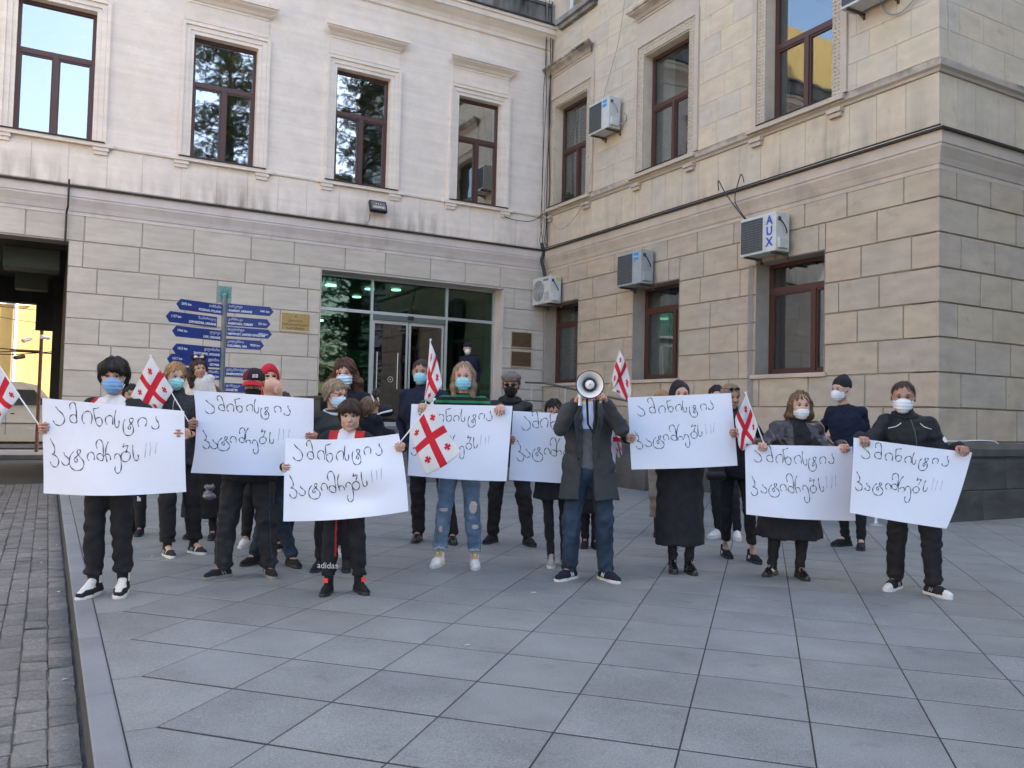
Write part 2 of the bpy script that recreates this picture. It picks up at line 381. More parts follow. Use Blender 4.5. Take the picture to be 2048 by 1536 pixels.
def courses(F, levels, u0, u1, opens, width, m, parent, depth, gap=.012, key='', flat=False, jitter=.25, offset=0., name='stone', base=0.):
    for j in range(len(levels)-1):
        z0, z1 = levels[j], levels[j+1]
        cuts = [u0]; u = u0+width*(.5 if j % 2 else 1.)+offset+(rnd.random()-.5)*jitter*width
        while u < u1-.22*width: cuts.append(u); u += width*(1+(rnd.random()-.5)*2*jitter)
        cuts.append(u1)
        # split rows where an opening crosses them
        zz = [z0, z1]
        for o in opens:
            for zc in (o[2], o[3]):
                if z0+.03 < zc < z1-.03 and o[0] < u1 and o[1] > u0: pass
        for a, b in zip(cuts[:-1], cuts[1:]):
            segs = [(a, b, z0, z1)]
            for o in opens:
                ns = []
                for (p, q, r0, r1) in segs:
                    if q <= o[0] or p >= o[1] or r1 <= o[2]+.01 or r0 >= o[3]-.01: ns.append((p, q, r0, r1)); continue
                    if p < o[0]: ns.append((p, o[0], r0, r1))
                    if q > o[1]: ns.append((o[1], q, r0, r1))
                    lo, hi = max(p, o[0]), min(q, o[1])
                    if r0 < o[2]-.03: ns.append((lo, hi, r0, o[2]))
                    if r1 > o[3]+.03: ns.append((lo, hi, o[3], r1))
                segs = ns
            for (p, q, r0, r1) in segs:
                if q-p < .05: continue
                stone(F, p+gap/2, q-gap/2, r0+gap/2, r1-gap/2, depth*(1+(rnd.random()-.5)*.12), m, parent, name, flat, key, base)
def sweep(prof, path, m, name, parent, close=True):
    """prof: list (d, z); path: list of (point, outward dir scaled for the mitre)"""
    mb = MB(); n = len(prof)
    V = [np.array([p[0], p[1], 0])+np.array([o[0], o[1], 0])*d+np.array([0, 0, z]) for p, o in path for d, z in prof]
    F = [(i*n+k, i*n+k+1, (i+1)*n+k+1, (i+1)*n+k) for i in range(len(path)-1) for k in range(n-1)]
    F += [tuple(range(n)), tuple((len(path)-1)*n+k for k in range(n))[::-1]]
    mb.add(V, F); return mb.obj(name, m, parent)

def window(F, u0, u1, z0, z1, zt, dep, glass, parent, umid=None, curtain=None, name='window', fr=.065):
    """brown two-leaf window under a fixed top light; dep = depth of the frame behind the wall face"""
    w = MB(); um = umid if umid is not None else (u0+u1)/2
    a, b = -dep, -dep-.07
    fbox(w, F, u0, u0+fr, a, b, z0, z1); fbox(w, F, u1-fr, u1, a, b, z0, z1)
    fbox(w, F, u0+fr, u1-fr, a, b, z0, z0+fr); fbox(w, F, u0+fr, u1-fr, a, b, z1-fr, z1)
    fbox(w, F, u0+fr, u1-fr, a+.01, b, zt-.05, zt+.05)
    fbox(w, F, um-.045, um+.045, a+.015, b, z0+fr, zt-.05)
    s = .05
    for (p, q) in ((u0+fr, um-.045), (um+.045, u1-fr)):      # opening leaves: thin second frame
        fbox(w, F, p, p+s*.6, a-.008, b, z0+fr, zt-.05); fbox(w, F, q-s*.6, q, a-.008, b, z0+fr, zt-.05)
        fbox(w, F, p+s*.6, q-s*.6, a-.008, b, z0+fr, z0+fr+s); fbox(w, F, p+s*.6, q-s*.6, a-.008, b, zt-.05-s*.7, zt-.05)
    o = w.obj(name, m_frame, parent)
    for (p, q, r, t) in ((u0+fr+s*.6, um-.045-s*.6, z0+fr+s, zt-.085), (um+.045+s*.6, u1-fr-s*.6, z0+fr+s, zt-.085), (u0+fr, u1-fr, zt+.05, z1-fr)):
        g = MB(); fbox(g, F, p, q, -dep-.034, -dep-.04, r, t); g.obj('pane', glass, o)
    # a dark room behind
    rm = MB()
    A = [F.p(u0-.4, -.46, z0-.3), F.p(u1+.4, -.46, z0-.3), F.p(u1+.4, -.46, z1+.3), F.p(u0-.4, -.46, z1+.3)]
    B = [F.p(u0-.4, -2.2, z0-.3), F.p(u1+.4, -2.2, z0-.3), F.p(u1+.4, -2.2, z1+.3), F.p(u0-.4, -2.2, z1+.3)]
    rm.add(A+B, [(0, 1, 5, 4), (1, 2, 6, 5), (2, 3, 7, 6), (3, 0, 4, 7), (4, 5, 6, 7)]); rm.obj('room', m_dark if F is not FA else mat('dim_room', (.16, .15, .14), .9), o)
    if curtain:
        for (c0, c1) in curtain:
            n = 26; V = []; FF = []
            for i in range(n+1):
                u = u0+fr+(u1-u0-2*fr)*(c0+(c1-c0)*i/n)
                V += [F.p(u, -dep-.14-.03*math.sin(i*1.9), z0+.05), F.p(u, -dep-.14-.025*math.sin(i*1.9+.3), z1-.05)]
            for i in range(n): FF.append((2*i, 2*i+2, 2*i+3, 2*i+1))
            c = MB(); c.add(V, FF); c.obj('curtain', m_curtain, o, smooth=True)
    return o

# ---------------- building behind (facade A)
bA = empty('stone_building', (5, YA, 0), label='long pale pink stone building with glass entrance and tall brown windows', cat='building')
def PA(o): return o
WA = [(-.79, .54), (2.33, 3.62), (5.34, 6.61), (8.35, 9.5), (-3.75, -2.45)]
ENT = (5.13, 9.70, 1.0, 4.46)
PASS = (-4.6, .22, -.4, 4.47)
opens_low = [ENT, PASS]; opens_up = [(a, b, 6.43, 9.02) for a, b in WA]
wallA_low = wall(FA, -9, XB, -.4, 5.0, opens_low, .45, 'lower_wall', m_jointA, bA)
wallA_up = wall(FA, -9, XB, 5.0, 10.75, opens_up, .45, 'upper_wall', m_plasterA, bA, d=.012)
LA = [1.0, 1.498, 1.997, 2.5, 3.0, 3.49, 3.985, 4.49, 5.0]
courses(FA, LA, -9, XB-.02, opens_low, 1.02, m_stoneA, bA, .024, key='A', jitter=.14, gap=.007)
# plinth of A
pl = MB(); fbox(pl, FA, .26, 5.0, .0, .07, -.3, 1.0, .008); fbox(pl, FA, 9.85, XB-.02, .0, .07, -.3, 1.0, .008); fbox(pl, FA, -9, -4.65, 0, .07, -.4, 1.0, .008)
pl.obj('plinth', m_plinth, bA)
# entrance surround: plain slabs lining the opening
rv = MB(); fbox(rv, FA, ENT[0]-.0, ENT[0]+.012, -.44, .045, 1.0, 4.46); fbox(rv, FA, ENT[1]-.012, ENT[1], -.44, .045, 1.0, 4.46); fbox(rv, FA, ENT[0]+.012, ENT[1]-.012, -.44, .045, 4.448, 4.46)
rv.obj('entrance_lining', m_corniceA, bA)
# passage lining: dark reveal of the gateway
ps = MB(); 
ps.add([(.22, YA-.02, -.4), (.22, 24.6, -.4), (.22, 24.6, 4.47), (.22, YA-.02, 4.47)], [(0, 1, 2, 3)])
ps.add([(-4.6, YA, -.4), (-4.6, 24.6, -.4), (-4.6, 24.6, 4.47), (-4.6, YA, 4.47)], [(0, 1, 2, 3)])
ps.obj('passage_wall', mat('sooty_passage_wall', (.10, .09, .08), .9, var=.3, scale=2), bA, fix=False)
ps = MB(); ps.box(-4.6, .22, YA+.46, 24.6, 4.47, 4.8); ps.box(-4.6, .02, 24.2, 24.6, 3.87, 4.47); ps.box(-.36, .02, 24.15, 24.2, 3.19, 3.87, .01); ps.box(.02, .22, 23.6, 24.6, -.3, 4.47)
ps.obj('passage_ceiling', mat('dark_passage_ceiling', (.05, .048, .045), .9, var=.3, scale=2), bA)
for _b in ((-.9, .1, 19.3, 19.9, 4.05, 4.47, .02), (-.75, -.1, 21.5, 21.9, 3.9, 4.47, .02)): MB().box(*_b).obj('duct', mat('dark_green_duct', (.04, .05, .045), .6, var=.2, scale=4), bA)
# pilaster strip and drain line at the passage edge
dp = MB(); dp.tube([(.16, YA-.07, 4.45), (.16, YA-.07, 5.0), (.18, YA-.19, 5.1), (.18, YA-.19, 5.62)], .018, 8); dp.obj('drip_pipe', m_flash, bA)
# cornice + flashing
PROF = [(0, 4.98), (.035, 4.98), (.035, 5.05), (.05, 5.055), (.075, 5.14), (.12, 5.24), (.135, 5.27), (.135, 5.31), (.15, 5.315), (.15, 5.49), (0, 5.49)]
PF2 = [(0, 5.49), (.20, 5.485), (.205, 5.515), (.0, 5.575)]
sweep(PROF, [((-9, YA), (0, -1)), ((XB-.003, YA), (0, -1))], m_corniceA, 'cornice', bA)
sweep(PF2, [((-9, YA), (0, -1)), ((XB-.2, YA), (0, -1))], m_flash, 'flashing', bA)
# slab joints of the frieze band below the sills: single upright slabs
u = -8.8
while u < XB-.1:
    w_ = .62+rnd.random()*.12; u1_ = min(u+w_, XB-.02)
    stone(FA, u+.002, u1_-.002, 5.58, 6.36, .010, m_plasterA, bA, 'slab', True, 'Af', .012); u = u1_
# string course + sills + brackets + architraves + hoods
sweep([(.012, 6.37), (.05, 6.372), (.06, 6.40), (.06, 6.43), (.012, 6.45)], [((-9, YA), (0, -1)), ((XB-.003, YA), (0, -1))], m_plasterA, 'string_course', bA)
def slope_box(mb, F, u0, u1, z0, z1, d0, d1, steps):
    n = len(steps)
    V = [F.p(u, d, z) for u in (u0, u1) for d, z in steps]
    mb.add(V, [(k, k+1, n+k+1, n+k) for k in range(n-1)]+[tuple(range(n)), tuple(n+k for k in range(n))[::-1], (0, n, 2*n-1, n-1)])
def hood(F, u0, u1, zb, zt, parent, m, proj=.26):
    mb = MB(); prof = [(.012, zb), (.05, zb), (.05, zb+.05), (.075, zb+.055), (.12, zb+.11), (.21, zb+.17), (.22, zb+.2), (.25, zb+.205), (.25, zt-.03), (.012, zt+.02)]
    # mitred ends
    V = []; n = len(prof)
    for s_, uu in ((-1, u0), (1, u1)):
        for d, z in prof: V.append(F.p(uu+s_*(d-.25)*.9, d, z))
    mb.add(V, [(k, k+1, n+k+1, n+k) for k in range(n-1)]+[tuple(range(n)), tuple(n+k for k in range(n))[::-1], (0, n, 2*n-1, n-1)])
    return mb.obj('hood', m, parent)
def architrave(F, u0, u1, z0, z1, w_, parent, m, base=.012):
    mb = MB()
    def strip(a, b, d):
        fbox(mb, F, u0-b, u0-a, base, d, z0, z1+b); fbox(mb, F, u1+a, u1+b, base, d, z0, z1+b); fbox(mb, F, u0-a, u1+a, base, d, z1+a, z1+b)
    strip(0, w_*.32, .035); strip(w_*.32+.002, w_*.72, .055); strip(w_*.72+.002, w_, .085)
    return mb.obj('architrave', m, parent)
for k, (a, b) in enumerate(WA):
    window(FA, a, b, 6.43, 9.02, 8.05, .14, g_upper, bA)
    architrave(FA, a, b, 6.45, 9.02, .24, bA, m_plasterA)
    s_ = MB(); fbox(s_, FA, a-.37, b+.37, .0, .11, 6.36, 6.435, .006); s_.obj('window_sill', m_plasterA, bA)
    s_ = MB(); fbox(s_, FA, a-.22, b+.22, .02, .14, 6.437, 6.455); s_.obj('sill_flashing', m_flash, bA)
    for uu in (a-.16, b+.16):
        s_ = MB(); fbox(s_, FA, uu-.14, uu+.14, .012, .085, 6.29, 6.36, .005); fbox(s_, FA, uu-.12, uu+.12, .012, .06, 6.22, 6.29, .005); s_.obj('bracket', m_plasterA, bA)
    hood(FA, a-.34, b+.38, 9.66, 9.96, bA, m_plasterA)
    s_ = MB(); fbox(s_, FA, a-.2, b+.2, .012, .035, 9.3, 9.66); s_.obj('frieze_panel', m_plasterA, bA)
# top cornice and sooty parapet
sweep([(.012, 10.68), (.06, 10.7), (.07, 10.78), (.12, 10.86), (.26, 10.98), (.3, 11.0), (.3, 11.12), (.34, 11.13), (.34, 11.2), (.0, 11.24)], [((-9, YA), (0, -1)), ((XB-.003, YA), (0, -1))], m_plasterA, 'top_cornice', bA)
sweep([(.34, 11.2), (.38, 11.2), (.38, 11.235), (0, 11.3)], [((-9, YA), (0, -1)), ((XB-.06, YA), (0, -1))], m_flash, 'gutter_edge', bA)
s_ = MB(); fbox(s_, FA, -9, XB-.01, -.3, .1, 11.24, 11.78); s_.obj('parapet', m_soot, bA)
s_ = MB(); fbox(s_, FA, -9, XB-.01, -.34, .14, 11.78, 11.86, .01); s_.obj('coping', m_soot, bA)
s_ = MB(); s_.box(-9, XB-.01, YA+.46, 24.6, 10.75, 11.24); s_.obj('roof', m_plinth, bA)
bk = MB()
for (a, b, c, d) in ((-9, -4.6, -.4, 10.75), (.22, XB, -.4, 10.75), (-4.6, .22, 4.47, 10.75)): bk.box(a, b, 24.6, 24.9, c, d)
bk.box(-9.3, -9, YA, 24.9, -.4, 10.75); bk.obj('rear_wall', m_plasterA, bA)
# the yellow storey set back above the roof, seen over the parapet
s_ = MB(); s_.box(-9, XB+2, 20.6, 24.4, 11.24, 15.2); s_.obj('attic_storey', mat('yellow_render', (.62, .45, .18), .9, var=.1, scale=3), bA)

# lobby and entrance glazing
m_lobby = mat('green_grey_lobby_wall', (.05, .065, .055), .7, var=.15, scale=2)
lb = MB(); lb.box(4.7, 10.2, 22.9, 23.0, 1, 4.5); lb.box(4.6, 4.7, YA+.5, 23, 1, 4.5); lb.box(10.2, 10.3, YA+.5, 23, 1, 4.5); lb.box(4.7, 10.2, YA+.5, 22.9, 4.5, 4.6)
lb.box(4.7, 10.2, YA+.5, 22.9, .9, 1.0); lb.obj('lobby_shell', m_lobby, bA)
s_ = MB(); s_.box(6.2, 8.1, 20.9, 21.0, 2.5, 2.95); s_.obj('lobby_beam', mat('pale_green_lobby_beam', (.25, .36, .30), .7, var=.1), bA)
m_lamp = mat('lobby_lamp', (.9, .9, .85), .5, emit=(.95, 1.0, .85), emit_s=2.2)
m_lamp2 = mat('lobby_lamp_dim', (.9, .9, .85), .5, emit=(.95, 1.0, .9), emit_s=1.6)
for (x, y, s1, s2, mm) in ((6.0, 20.2, .14, .05, m_lamp), (5.7, 21.2, .22, .05, m_lamp), (6.05, 21.6, .2, .05, m_lamp), (7.0, 20.2, .12, .05, m_lamp2), (7.6, 19.9, .12, .05, m_lamp2), (7.2, 21.8, .12, .05, m_lamp2)):
    s_ = MB(); s_.lathe([(0.01, .0), (s1, 0), (s1, .03), (.01, .03)], (x, y, 4.44 if s1 < .2 else 3.7), n=16); s_.obj('lobby_lamp', mm, bA)
ent = empty('glazed_screen', (7.4, YA+.46, 0), label='aluminium framed green glass entrance front with sliding doors', cat='glass entrance'); 
def ebox(mb, x0, x1, d0, d1, z0, z1): mb.box(x0, x1, YA+d0, YA+d1, z0, z1)
fr_ = MB()
for x in (5.145, 6.47, 8.37, 9.655): ebox(fr_, x-.02, x+.035, .40, .49, 1, 4.445)
ebox(fr_, 5.18, 6.45, .405, .485, 3.62, 3.69); ebox(fr_, 6.505, 8.35, .405, .485, 3.62, 3.69); ebox(fr_, 8.405, 9.635, .405, .485, 3.62, 3.69)
ebox(fr_, 5.18, 9.635, .405, .485, 4.40, 4.445); ebox(fr_, 5.18, 6.45, .405, .485, 1, 1.07); ebox(fr_, 8.405, 9.635, .405, .485, 1, 1.07)
fr_.obj('entrance_frame', m_alu, ent)
for (a, b, c, d) in ((5.18, 6.45, 1.07, 3.62), (5.18, 6.45, 3.69, 4.40), (6.505, 8.35, 3.69, 4.40), (8.405, 9.635, 1.07, 3.62), (8.405, 9.635, 3.69, 4.40)):
    g = MB(); ebox(g, a, b, .44, .446, c, d); g.obj('pane', g_door, ent)
m_bronze = glass_mat('door_glass', (.30, .30, .29), .10)
for (a, b) in ((6.53, 7.41), (7.44, 8.33)):
    dr = MB()
    ebox(dr, a, a+.045, .46, .50, 1.02, 3.5); ebox(dr, b-.045, b, .46, .50, 1.02, 3.5); ebox(dr, a+.045, b-.045, .46, .50, 3.42, 3.5); ebox(dr, a+.045, b-.045, .46, .50, 1.02, 1.12)
    do = dr.obj('sliding_door', m_alu, ent)
    g = MB(); ebox(g, a+.045, b-.045, .475, .482, 1.12, 3.42); g.obj('pane', m_bronze, do)
    g = MB(); g.tube([((a+.12) if a < 7 else (a-.28), YA+.44, 1.9), ((a+.12) if a < 7 else (a-.28), YA+.44, 2.75)], .014); g.obj('handle', m_alu, do)
g = MB(); ebox(g, 6.51, 8.35, .39, .5, 3.5, 3.62); g.obj('door_header', mat('dark_door_header', (.10, .13, .12), .5, var=.1), ent)
g = MB(); g.box(7.36, 7.5, YA+.33, YA+.39, 3.55, 3.63, .012); g.obj('door_sensor', m_cable, ent)
m_sticker = mat('pink_sticker', (.62, .16, .26), .6, var=.05)
g = MB(); ebox(g, 5.78, 6.0, .437, .4395, 2.28, 2.48); st = g.obj('sticker', m_sticker, ent)
put_text('sticker_mark', '▼ ▲', .07, m_white, (5.89, YA+.435, 2.35), (1, 0, 0), (0, 0, 1), st); put_text('sticker_print', 'ოფისი', .05, m_white, (5.89, YA+.435, 2.43), (1, 0, 0), (0, 0, 1), st)
g = MB(); g.lathe([(.055, 0), (.07, 0), (.07, .003), (.055, .003)], (7.0, YA+.47, 2.12), (0, -1, 0), 24, cap=False); g.lathe([(.001, 0), (.02, 0), (.02, .003), (.001, .003)], (7.0, YA+.47, 2.12), (0, -1, 0), 12); g.obj('round_sticker', m_alu, ent)
m_paper_g = mat('notice_paper', (.55, .60, .55), .8, var=.04)
pp = []
for (x0, x1, z0, z1) in ((9.0, 9.32, 1.98, 2.62), (9.36, 9.62, 2.12, 2.48), (9.36, 9.62, 1.86, 1.96)):
    g = MB(); g.box(x0, x1, YA+.452, YA+.455, z0, z1); g.obj('notice', m_paper_g, ent)
g = MB(); g.box(9.15, 9.38, YA+.452, YA+.455, 1.2, 1.75); g.obj('poster', mat('blue_poster', (.10, .22, .34), .7, var=.2, scale=10), ent)

# ---------------- right wing (facades B and C)
bB = empty('corner_building', (14, 12, 0), label='tall sandstone corner building with air conditioners, carved window surrounds and dark granite base', cat='building')
LWIN = [(9.30, 10.80), (12.86, 14.36), (16.48, 17.97)]
UWIN = [(9.20, 10.65), (12.69, 14.14), (16.30, 17.72)]
TWIN = [(8.9, 10.5), (12.6, 14.1), (16.17, 17.37)]
ol = [(a, b, 2.16, 4.14) for a, b in LWIN]; ou = [(a, b, 6.52, 9.12) for a, b in UWIN]; ot = [(a, b, 11.25, 14.4) for a, b in TWIN]
wall(FB, YC, 26, -.3, 5.0, ol, .55, 'lower_wall', m_joint, bB)
wall(FB, YC, 26, 5.0, 22, ou+ot, .55, 'upper_wall', m_wallB, bB)
wall(FC, XB, 30, -.3, 5.0, [], .4, 'lower_wall', m_joint, bB, d=-.001)
wall(FC, XB, 30, 5.0, 22, [], .4, 'upper_wall', m_wallB, bB, d=-.001)
LB = [1.12, 1.6, 2.098, 2.594, 3.09, 3.588, 4.086, 4.584, 4.99]
courses(FB, LB, YC-.03, YA-.05, ol, .92, m_stoneBl, bB, .028, key='B', jitter=.22, gap=.008)
courses(FC, LB, XB-.033, 15.5, [], .92, m_stoneBl, bB, .035, key='C', jitter=.2, gap=.008)
# plinth with moulded top
PL = [(0, -.3), (.10, -.3), (.10, .86), (.085, .88), (.085, .90), (.12, .92), (.12, 1.02), (.08, 1.1), (.06, 1.12), (0, 1.12)]
cp = [((XB, YA-.05), (-1, 0)), ((XB, YC), (-1, -1)), ((30, YC), (0, -1))]
sweep(PL, cp, m_plinth, 'plinth', bB)
for _F, _a, _b in ((FB, YC-.10, YA-.08), (FC, XB-.10, 15.5)): courses(_F, [-.02, .43, .855], _a, _b, [], 1.0, m_plinth, bB, .010, gap=.006, key='pl'+str(_F.u[0]), jitter=.15, base=.101, name='plinth_stone')
sweep([(d, z) for d, z in PROF], cp, m_corniceB, 'cornice', bB)
sweep(PF2, [((XB, YA-.03), (-1, 0)), ((XB, YC), (-1, -1)), ((30, YC), (0, -1))], m_flash, 'flashing', bB)
sweep([(0, 6.38), (.04, 6.385), (.055, 6.42), (.10, 6.45), (.11, 6.52), (.11, 6.545), (0, 6.60)], cp, m_ledgeB, 'string_course', bB)
for F, a, b in ((FB, YC-.02, YA-.05), (FC, XB-.012, 15.5)):       # upright slabs between cornice and sills
    u = a
    while u < b-.05:
        w_ = .42+rnd.random()*.2; u1_ = min(u+w_, b)
        stone(F, u+.002, u1_-.002, 5.58, 6.38, .012, m_stoneB, bB, 'slab', True, 'Bf'+str(F.u[0])); u = u1_
# upper ashlar
LU = [6.60, 7.03, 7.46, 7.89, 8.32, 8.75, 9.18, 9.61, 10.04, 10.47, 10.9, 11.33, 11.76, 12.19]
ub = [(a-.24, b+.28, 6.4, 10.15) for a, b in UWIN]+[(a-.1, b+.1, 11.0, 14.4) for a, b in TWIN]
courses(FB, LU, YC-.012, YA-.02, ub, .78, m_stoneB, bB, .012, key='Bu', jitter=.3, gap=.0012, flat=True)
courses(FC, LU[:11], XB-.012, 15.0, [], .78, m_stoneB, bB, .012, key='Cu', jitter=.3, gap=.0012, flat=True)
m_carve = mat('carved_sandstone', (.50, .42, .33), .9, var=.2, scale=20, bump=.004, bscale=50)
def carved(F, u0, u1, z0, z1, horiz, parent):
    mb = MB(); fbox(mb, F, u0, u1, .0, .03, z0, z1)
    n = int(((u1-u0) if horiz else (z1-z0))/.062)
    for k in range(n):
        t = (k+.5)/n
        for c, sz, dd in ((.25, .022, .026), (.62, .028, .034), (.88, .014, .026)):
            cu_ = (u0+(u1-u0)*t) if horiz else (u0+(u1-u0)*(c if k % 2 else c+.06))
            cz_ = (z0+(z1-z0)*(c if k % 2 else c+.06)) if horiz else (z0+(z1-z0)*t)
            P = [F.p(cu_-sz, .03, cz_), F.p(cu_, .03, cz_-sz), F.p(cu_+sz, .03, cz_), F.p(cu_, .03, cz_+sz), F.p(cu_+.004, .03+dd, cz_)]
            mb.add(P, [(0, 1, 4), (1, 2, 4), (2, 3, 4), (3, 0, 4)])
    return mb.obj('carved_strip', m_carve, parent, fix=False)
for k, (a, b) in enumerate(UWIN):
    window(FB, a, b, 6.52, 9.12, 8.0, .21, g_wing, bB, curtain=[(.62, .99)] if k else [(.9, .99)])
    carved(FB, b+.004, b+.19, 6.6, 9.14, False, bB); carved(FB, a-.19, a-.004, 6.6, 9.14, False, bB); carved(FB, a-.19, b+.19, 9.145, 9.34, True, bB)
    mb = MB(); fbox(mb, FB, b+.19, b+.30, 0, .06, 6.6, 9.46, .006); fbox(mb, FB, a-.30, a-.19, 0, .06, 6.6, 9.46, .006); fbox(mb, FB, a-.188, b+.188, 0, .06, 9.34, 9.46, .006)
    fbox(mb, FB, a-.28, b+.28, 0, .03, 9.46, 9.95); mb.obj('architrave', m_corniceB, bB)
    hood(FB, a-.34, b+.4, 9.92, 10.2, bB, m_hoodB)
    s_ = MB(); fbox(s_, FB, a-.32, b+.32, .0, .17, 6.47, 6.55, .006); s_.obj('window_sill', m_corniceB, bB)
    s_ = MB(); fbox(s_, FB, a-.05, b+.05, -.20, .185, 6.552, 6.57); s_.obj('sill_flashing', m_flash, bB)
    for uu in (a-.1, b+.16):
        s_ = MB(); fbox(s_, FB, uu-.14, uu+.14, 0, .12, 6.31, 6.38, .005); fbox(s_, FB, uu-.12, uu+.12, 0, .085, 6.24, 6.31, .005); s_.obj('bracket', m_corniceB, bB)
for k, (a, b) in enumerate(LWIN):
    window(FB, a, b, 2.16, 4.14, 3.66, .30, g_wing, bB, umid=a+(b-a)*.33, curtain=None if k == 0 else [(.60, .98)])
    s_ = MB(); fbox(s_, FB, a-.06, b+.08, -.29, .075, 2.09, 2.16, .006); s_.obj('window_sill', m_corniceB, bB)
    s_ = MB(); fbox(s_, FB, b-.006, b, -.29, .03, 2.16, 4.14); fbox(s_, FB, a, a+.006, -.29, .03, 2.16, 4.14); fbox(s_, FB, a+.006, b-.006, -.29, .03, 4.134, 4.14); s_.obj('window_reveal', mat('cement_reveal', (.33, .29, .25), .9, var=.15, scale=4), bB)
for k, (a, b) in enumerate(TWIN):
    w = MB()
    for (p, q, r, t) in ((a, a+.07, 11.25, 14.4), (b-.07, b, 11.25, 14.4), (a+.07, b-.07, 11.25, 11.33), (a+.07, b-.07, 14.3, 14.4), ((a+b)/2-.05, (a+b)/2+.05, 11.33, 14.3)): fbox(w, FB, p, q, -.12, -.19, r, t)
    wo = w.obj('window', m_white, bB)
    g = MB(); fbox(g, FB, a+.07, b-.07, -.155, -.161, 11.33, 14.3); g.obj('pane', g_upper, wo)
    c = MB(); fbox(c, FB, a+.07, b-.07, -.4, -.41, 11.33, 14.3); c.obj('curtain', mat('white_net_curtain', (.75, .77, .78), .9, var=.06, scale=4, stretch=(14, 14, .3)), wo)
    s_ = MB(); fbox(s_, FB, a-.25, b+.2, .0, .2, 11.12, 11.25, .01); fbox(s_, FB, a-.2, b+.15, .0, .12, 11.02, 11.12, .01); s_.obj('window_sill', m_soot, bB)
s_ = MB(); s_.box(XB+.5, 30, YC+.5, 26, 21.7, 22); s_.obj('roof', m_plinth, bB)
s_ = MB(); s_.box(XB, 30, 26, 26.3, -.3, 22); s_.box(30, 30.3, YC, 26.3, -.3, 22); s_.obj('rear_wall', m_wallB, bB)

# ---------------- other buildings round the square (mostly out of frame, they shade the place and show in the panes)
m_ochre = mat('yellow_ochre_render', (.60, .43, .16), .9, var=.12, scale=1.2)
m_pale = mat('pale_render', (.50, .46, .40), .9, var=.12, scale=1.2)
def plain_building(name, label, x0, x1, y0, y1, h, m, axis, wside, n, z0=0.9, wm=None):
    b = empty(name, ((x0+x1)/2, (y0+y1)/2, 0), label=label, cat='building')
    s = MB(); s.box(x0, x1, y0, y1, -.3, h); s.obj('wall', m, b)
    s = MB(); s.box(x0-.3, x1+.3, y0-.3, y1+.3, h, h+.4); s.obj('roof_cornice', m_pale, b)
    L0, L1 = (y0, y1) if axis == 'x' else (x0, x1)
    for f in range(int((h-1)/3.6)):
        for i in range(n):
            c = L0+(L1-L0)*(i+.5)/n; z = z0+f*3.6
            s = MB(); g = MB()
            if axis == 'x':
                sg = 1 if wside == x1 else -1
                s.box(wside, wside+sg*.06, c-.75, c+.75, z-.1, z+2.3); g.box(wside+sg*.06, wside+sg*.07, c-.6, c+.6, z+.05, z+2.15)
            else:
                sg = 1 if wside == y1 else -1
                s.box(c-.75, c+.75, wside, wside+sg*.06, z-.1, z+2.3); g.box(c-.6, c+.6, wside+sg*.06, wside+sg*.07, z+.05, z+2.15)
            w = s.obj('window', m_white, b); g.obj('pane', mat('dark_far_glass', (.04, .05, .06), .15, var=.1), w)
    return b
plain_building('yellow_building', 'sunlit yellow building across the street seen through the passage', -26, 30, 38, 46, 12, m_ochre, 'y', 38, 8, z0=5.3)
plain_building('ochre_building', 'ochre building left of the square, outside the frame', -24, -15, -6, 16, 11, mat('dull_ochre_render', (.50, .38, .20), .9, var=.12, scale=1.2), 'x', -15, 4)
plain_building('tall_block', 'tall pale block on the right of the square, outside the frame', 22, 34, -30, 5, 27, m_pale, 'x', 22, 6)

# ---------------- ground
m_road = mat('asphalt', (.05, .05, .05), .9, var=.3, scale=1.5, bump=.002, bscale=80, fine=.2)
g = MB(); g.add([(-400, -400, -.17), (400, -400, -.17), (400, 400, -.17), (-400, 400, -.17)], [(0, 1, 2, 3)])
tag(g.obj('ground', m_road), kind='structure')
g = MB(); g.box(-26, 30, 26.0, 29.0, -.17, -.03, .02); g.box(-26, 30, 35.5, 38.0, -.17, -.03, .02); tag(g.obj('pavement', mat('street_pavement', (.22, .21, .20), .9, var=.2, scale=2)), kind='structure')
# terrace
OX, OY, TA, TS = 1.558246, 3.408177, .7989966, .52363
T_ = np.array([math.sin(TA), math.cos(TA), 0]); U_ = np.array([math.cos(TA), -math.sin(TA), 0])
def TV(i, j): return np.array([OX, OY, 0])+U_*i*TS+T_*j*TS
terr = empty('paved_terrace', (5, 8, 0), kind='structure')
m_tile = mat('granite_tile', (.204, .212, .200), .55, var=.15, scale=3.2, bump=.0008, bscale=160, per_obj=.03, col2=(.170, .173, .168), stain=1.3, fine=.34, spec=.4)
spots(m_tile, 4.5, .63, .74, (.085, .08, .08), .5, (1, 1, 1)); spots(m_tile, 1.1, .50, .72, (.27, .28, .28), .35, (1.6, .6, 1)); spots(m_tile, 26, .68, .76, (.06, .06, .06), .55); spots(m_tile, 60, .62, .72, (.42, .42, .42), .5)
m_bed = mat('joint_bed', (.028, .028, .027), .95, var=.3, scale=10)
g = MB(); g.box(.30, 22, -6, YC-.0, -.3, -.003); g.box(.30, XB+.0, YC-.0, YA+.3, -.3, -.003); g.obj('terrace_bed', m_bed, terr)
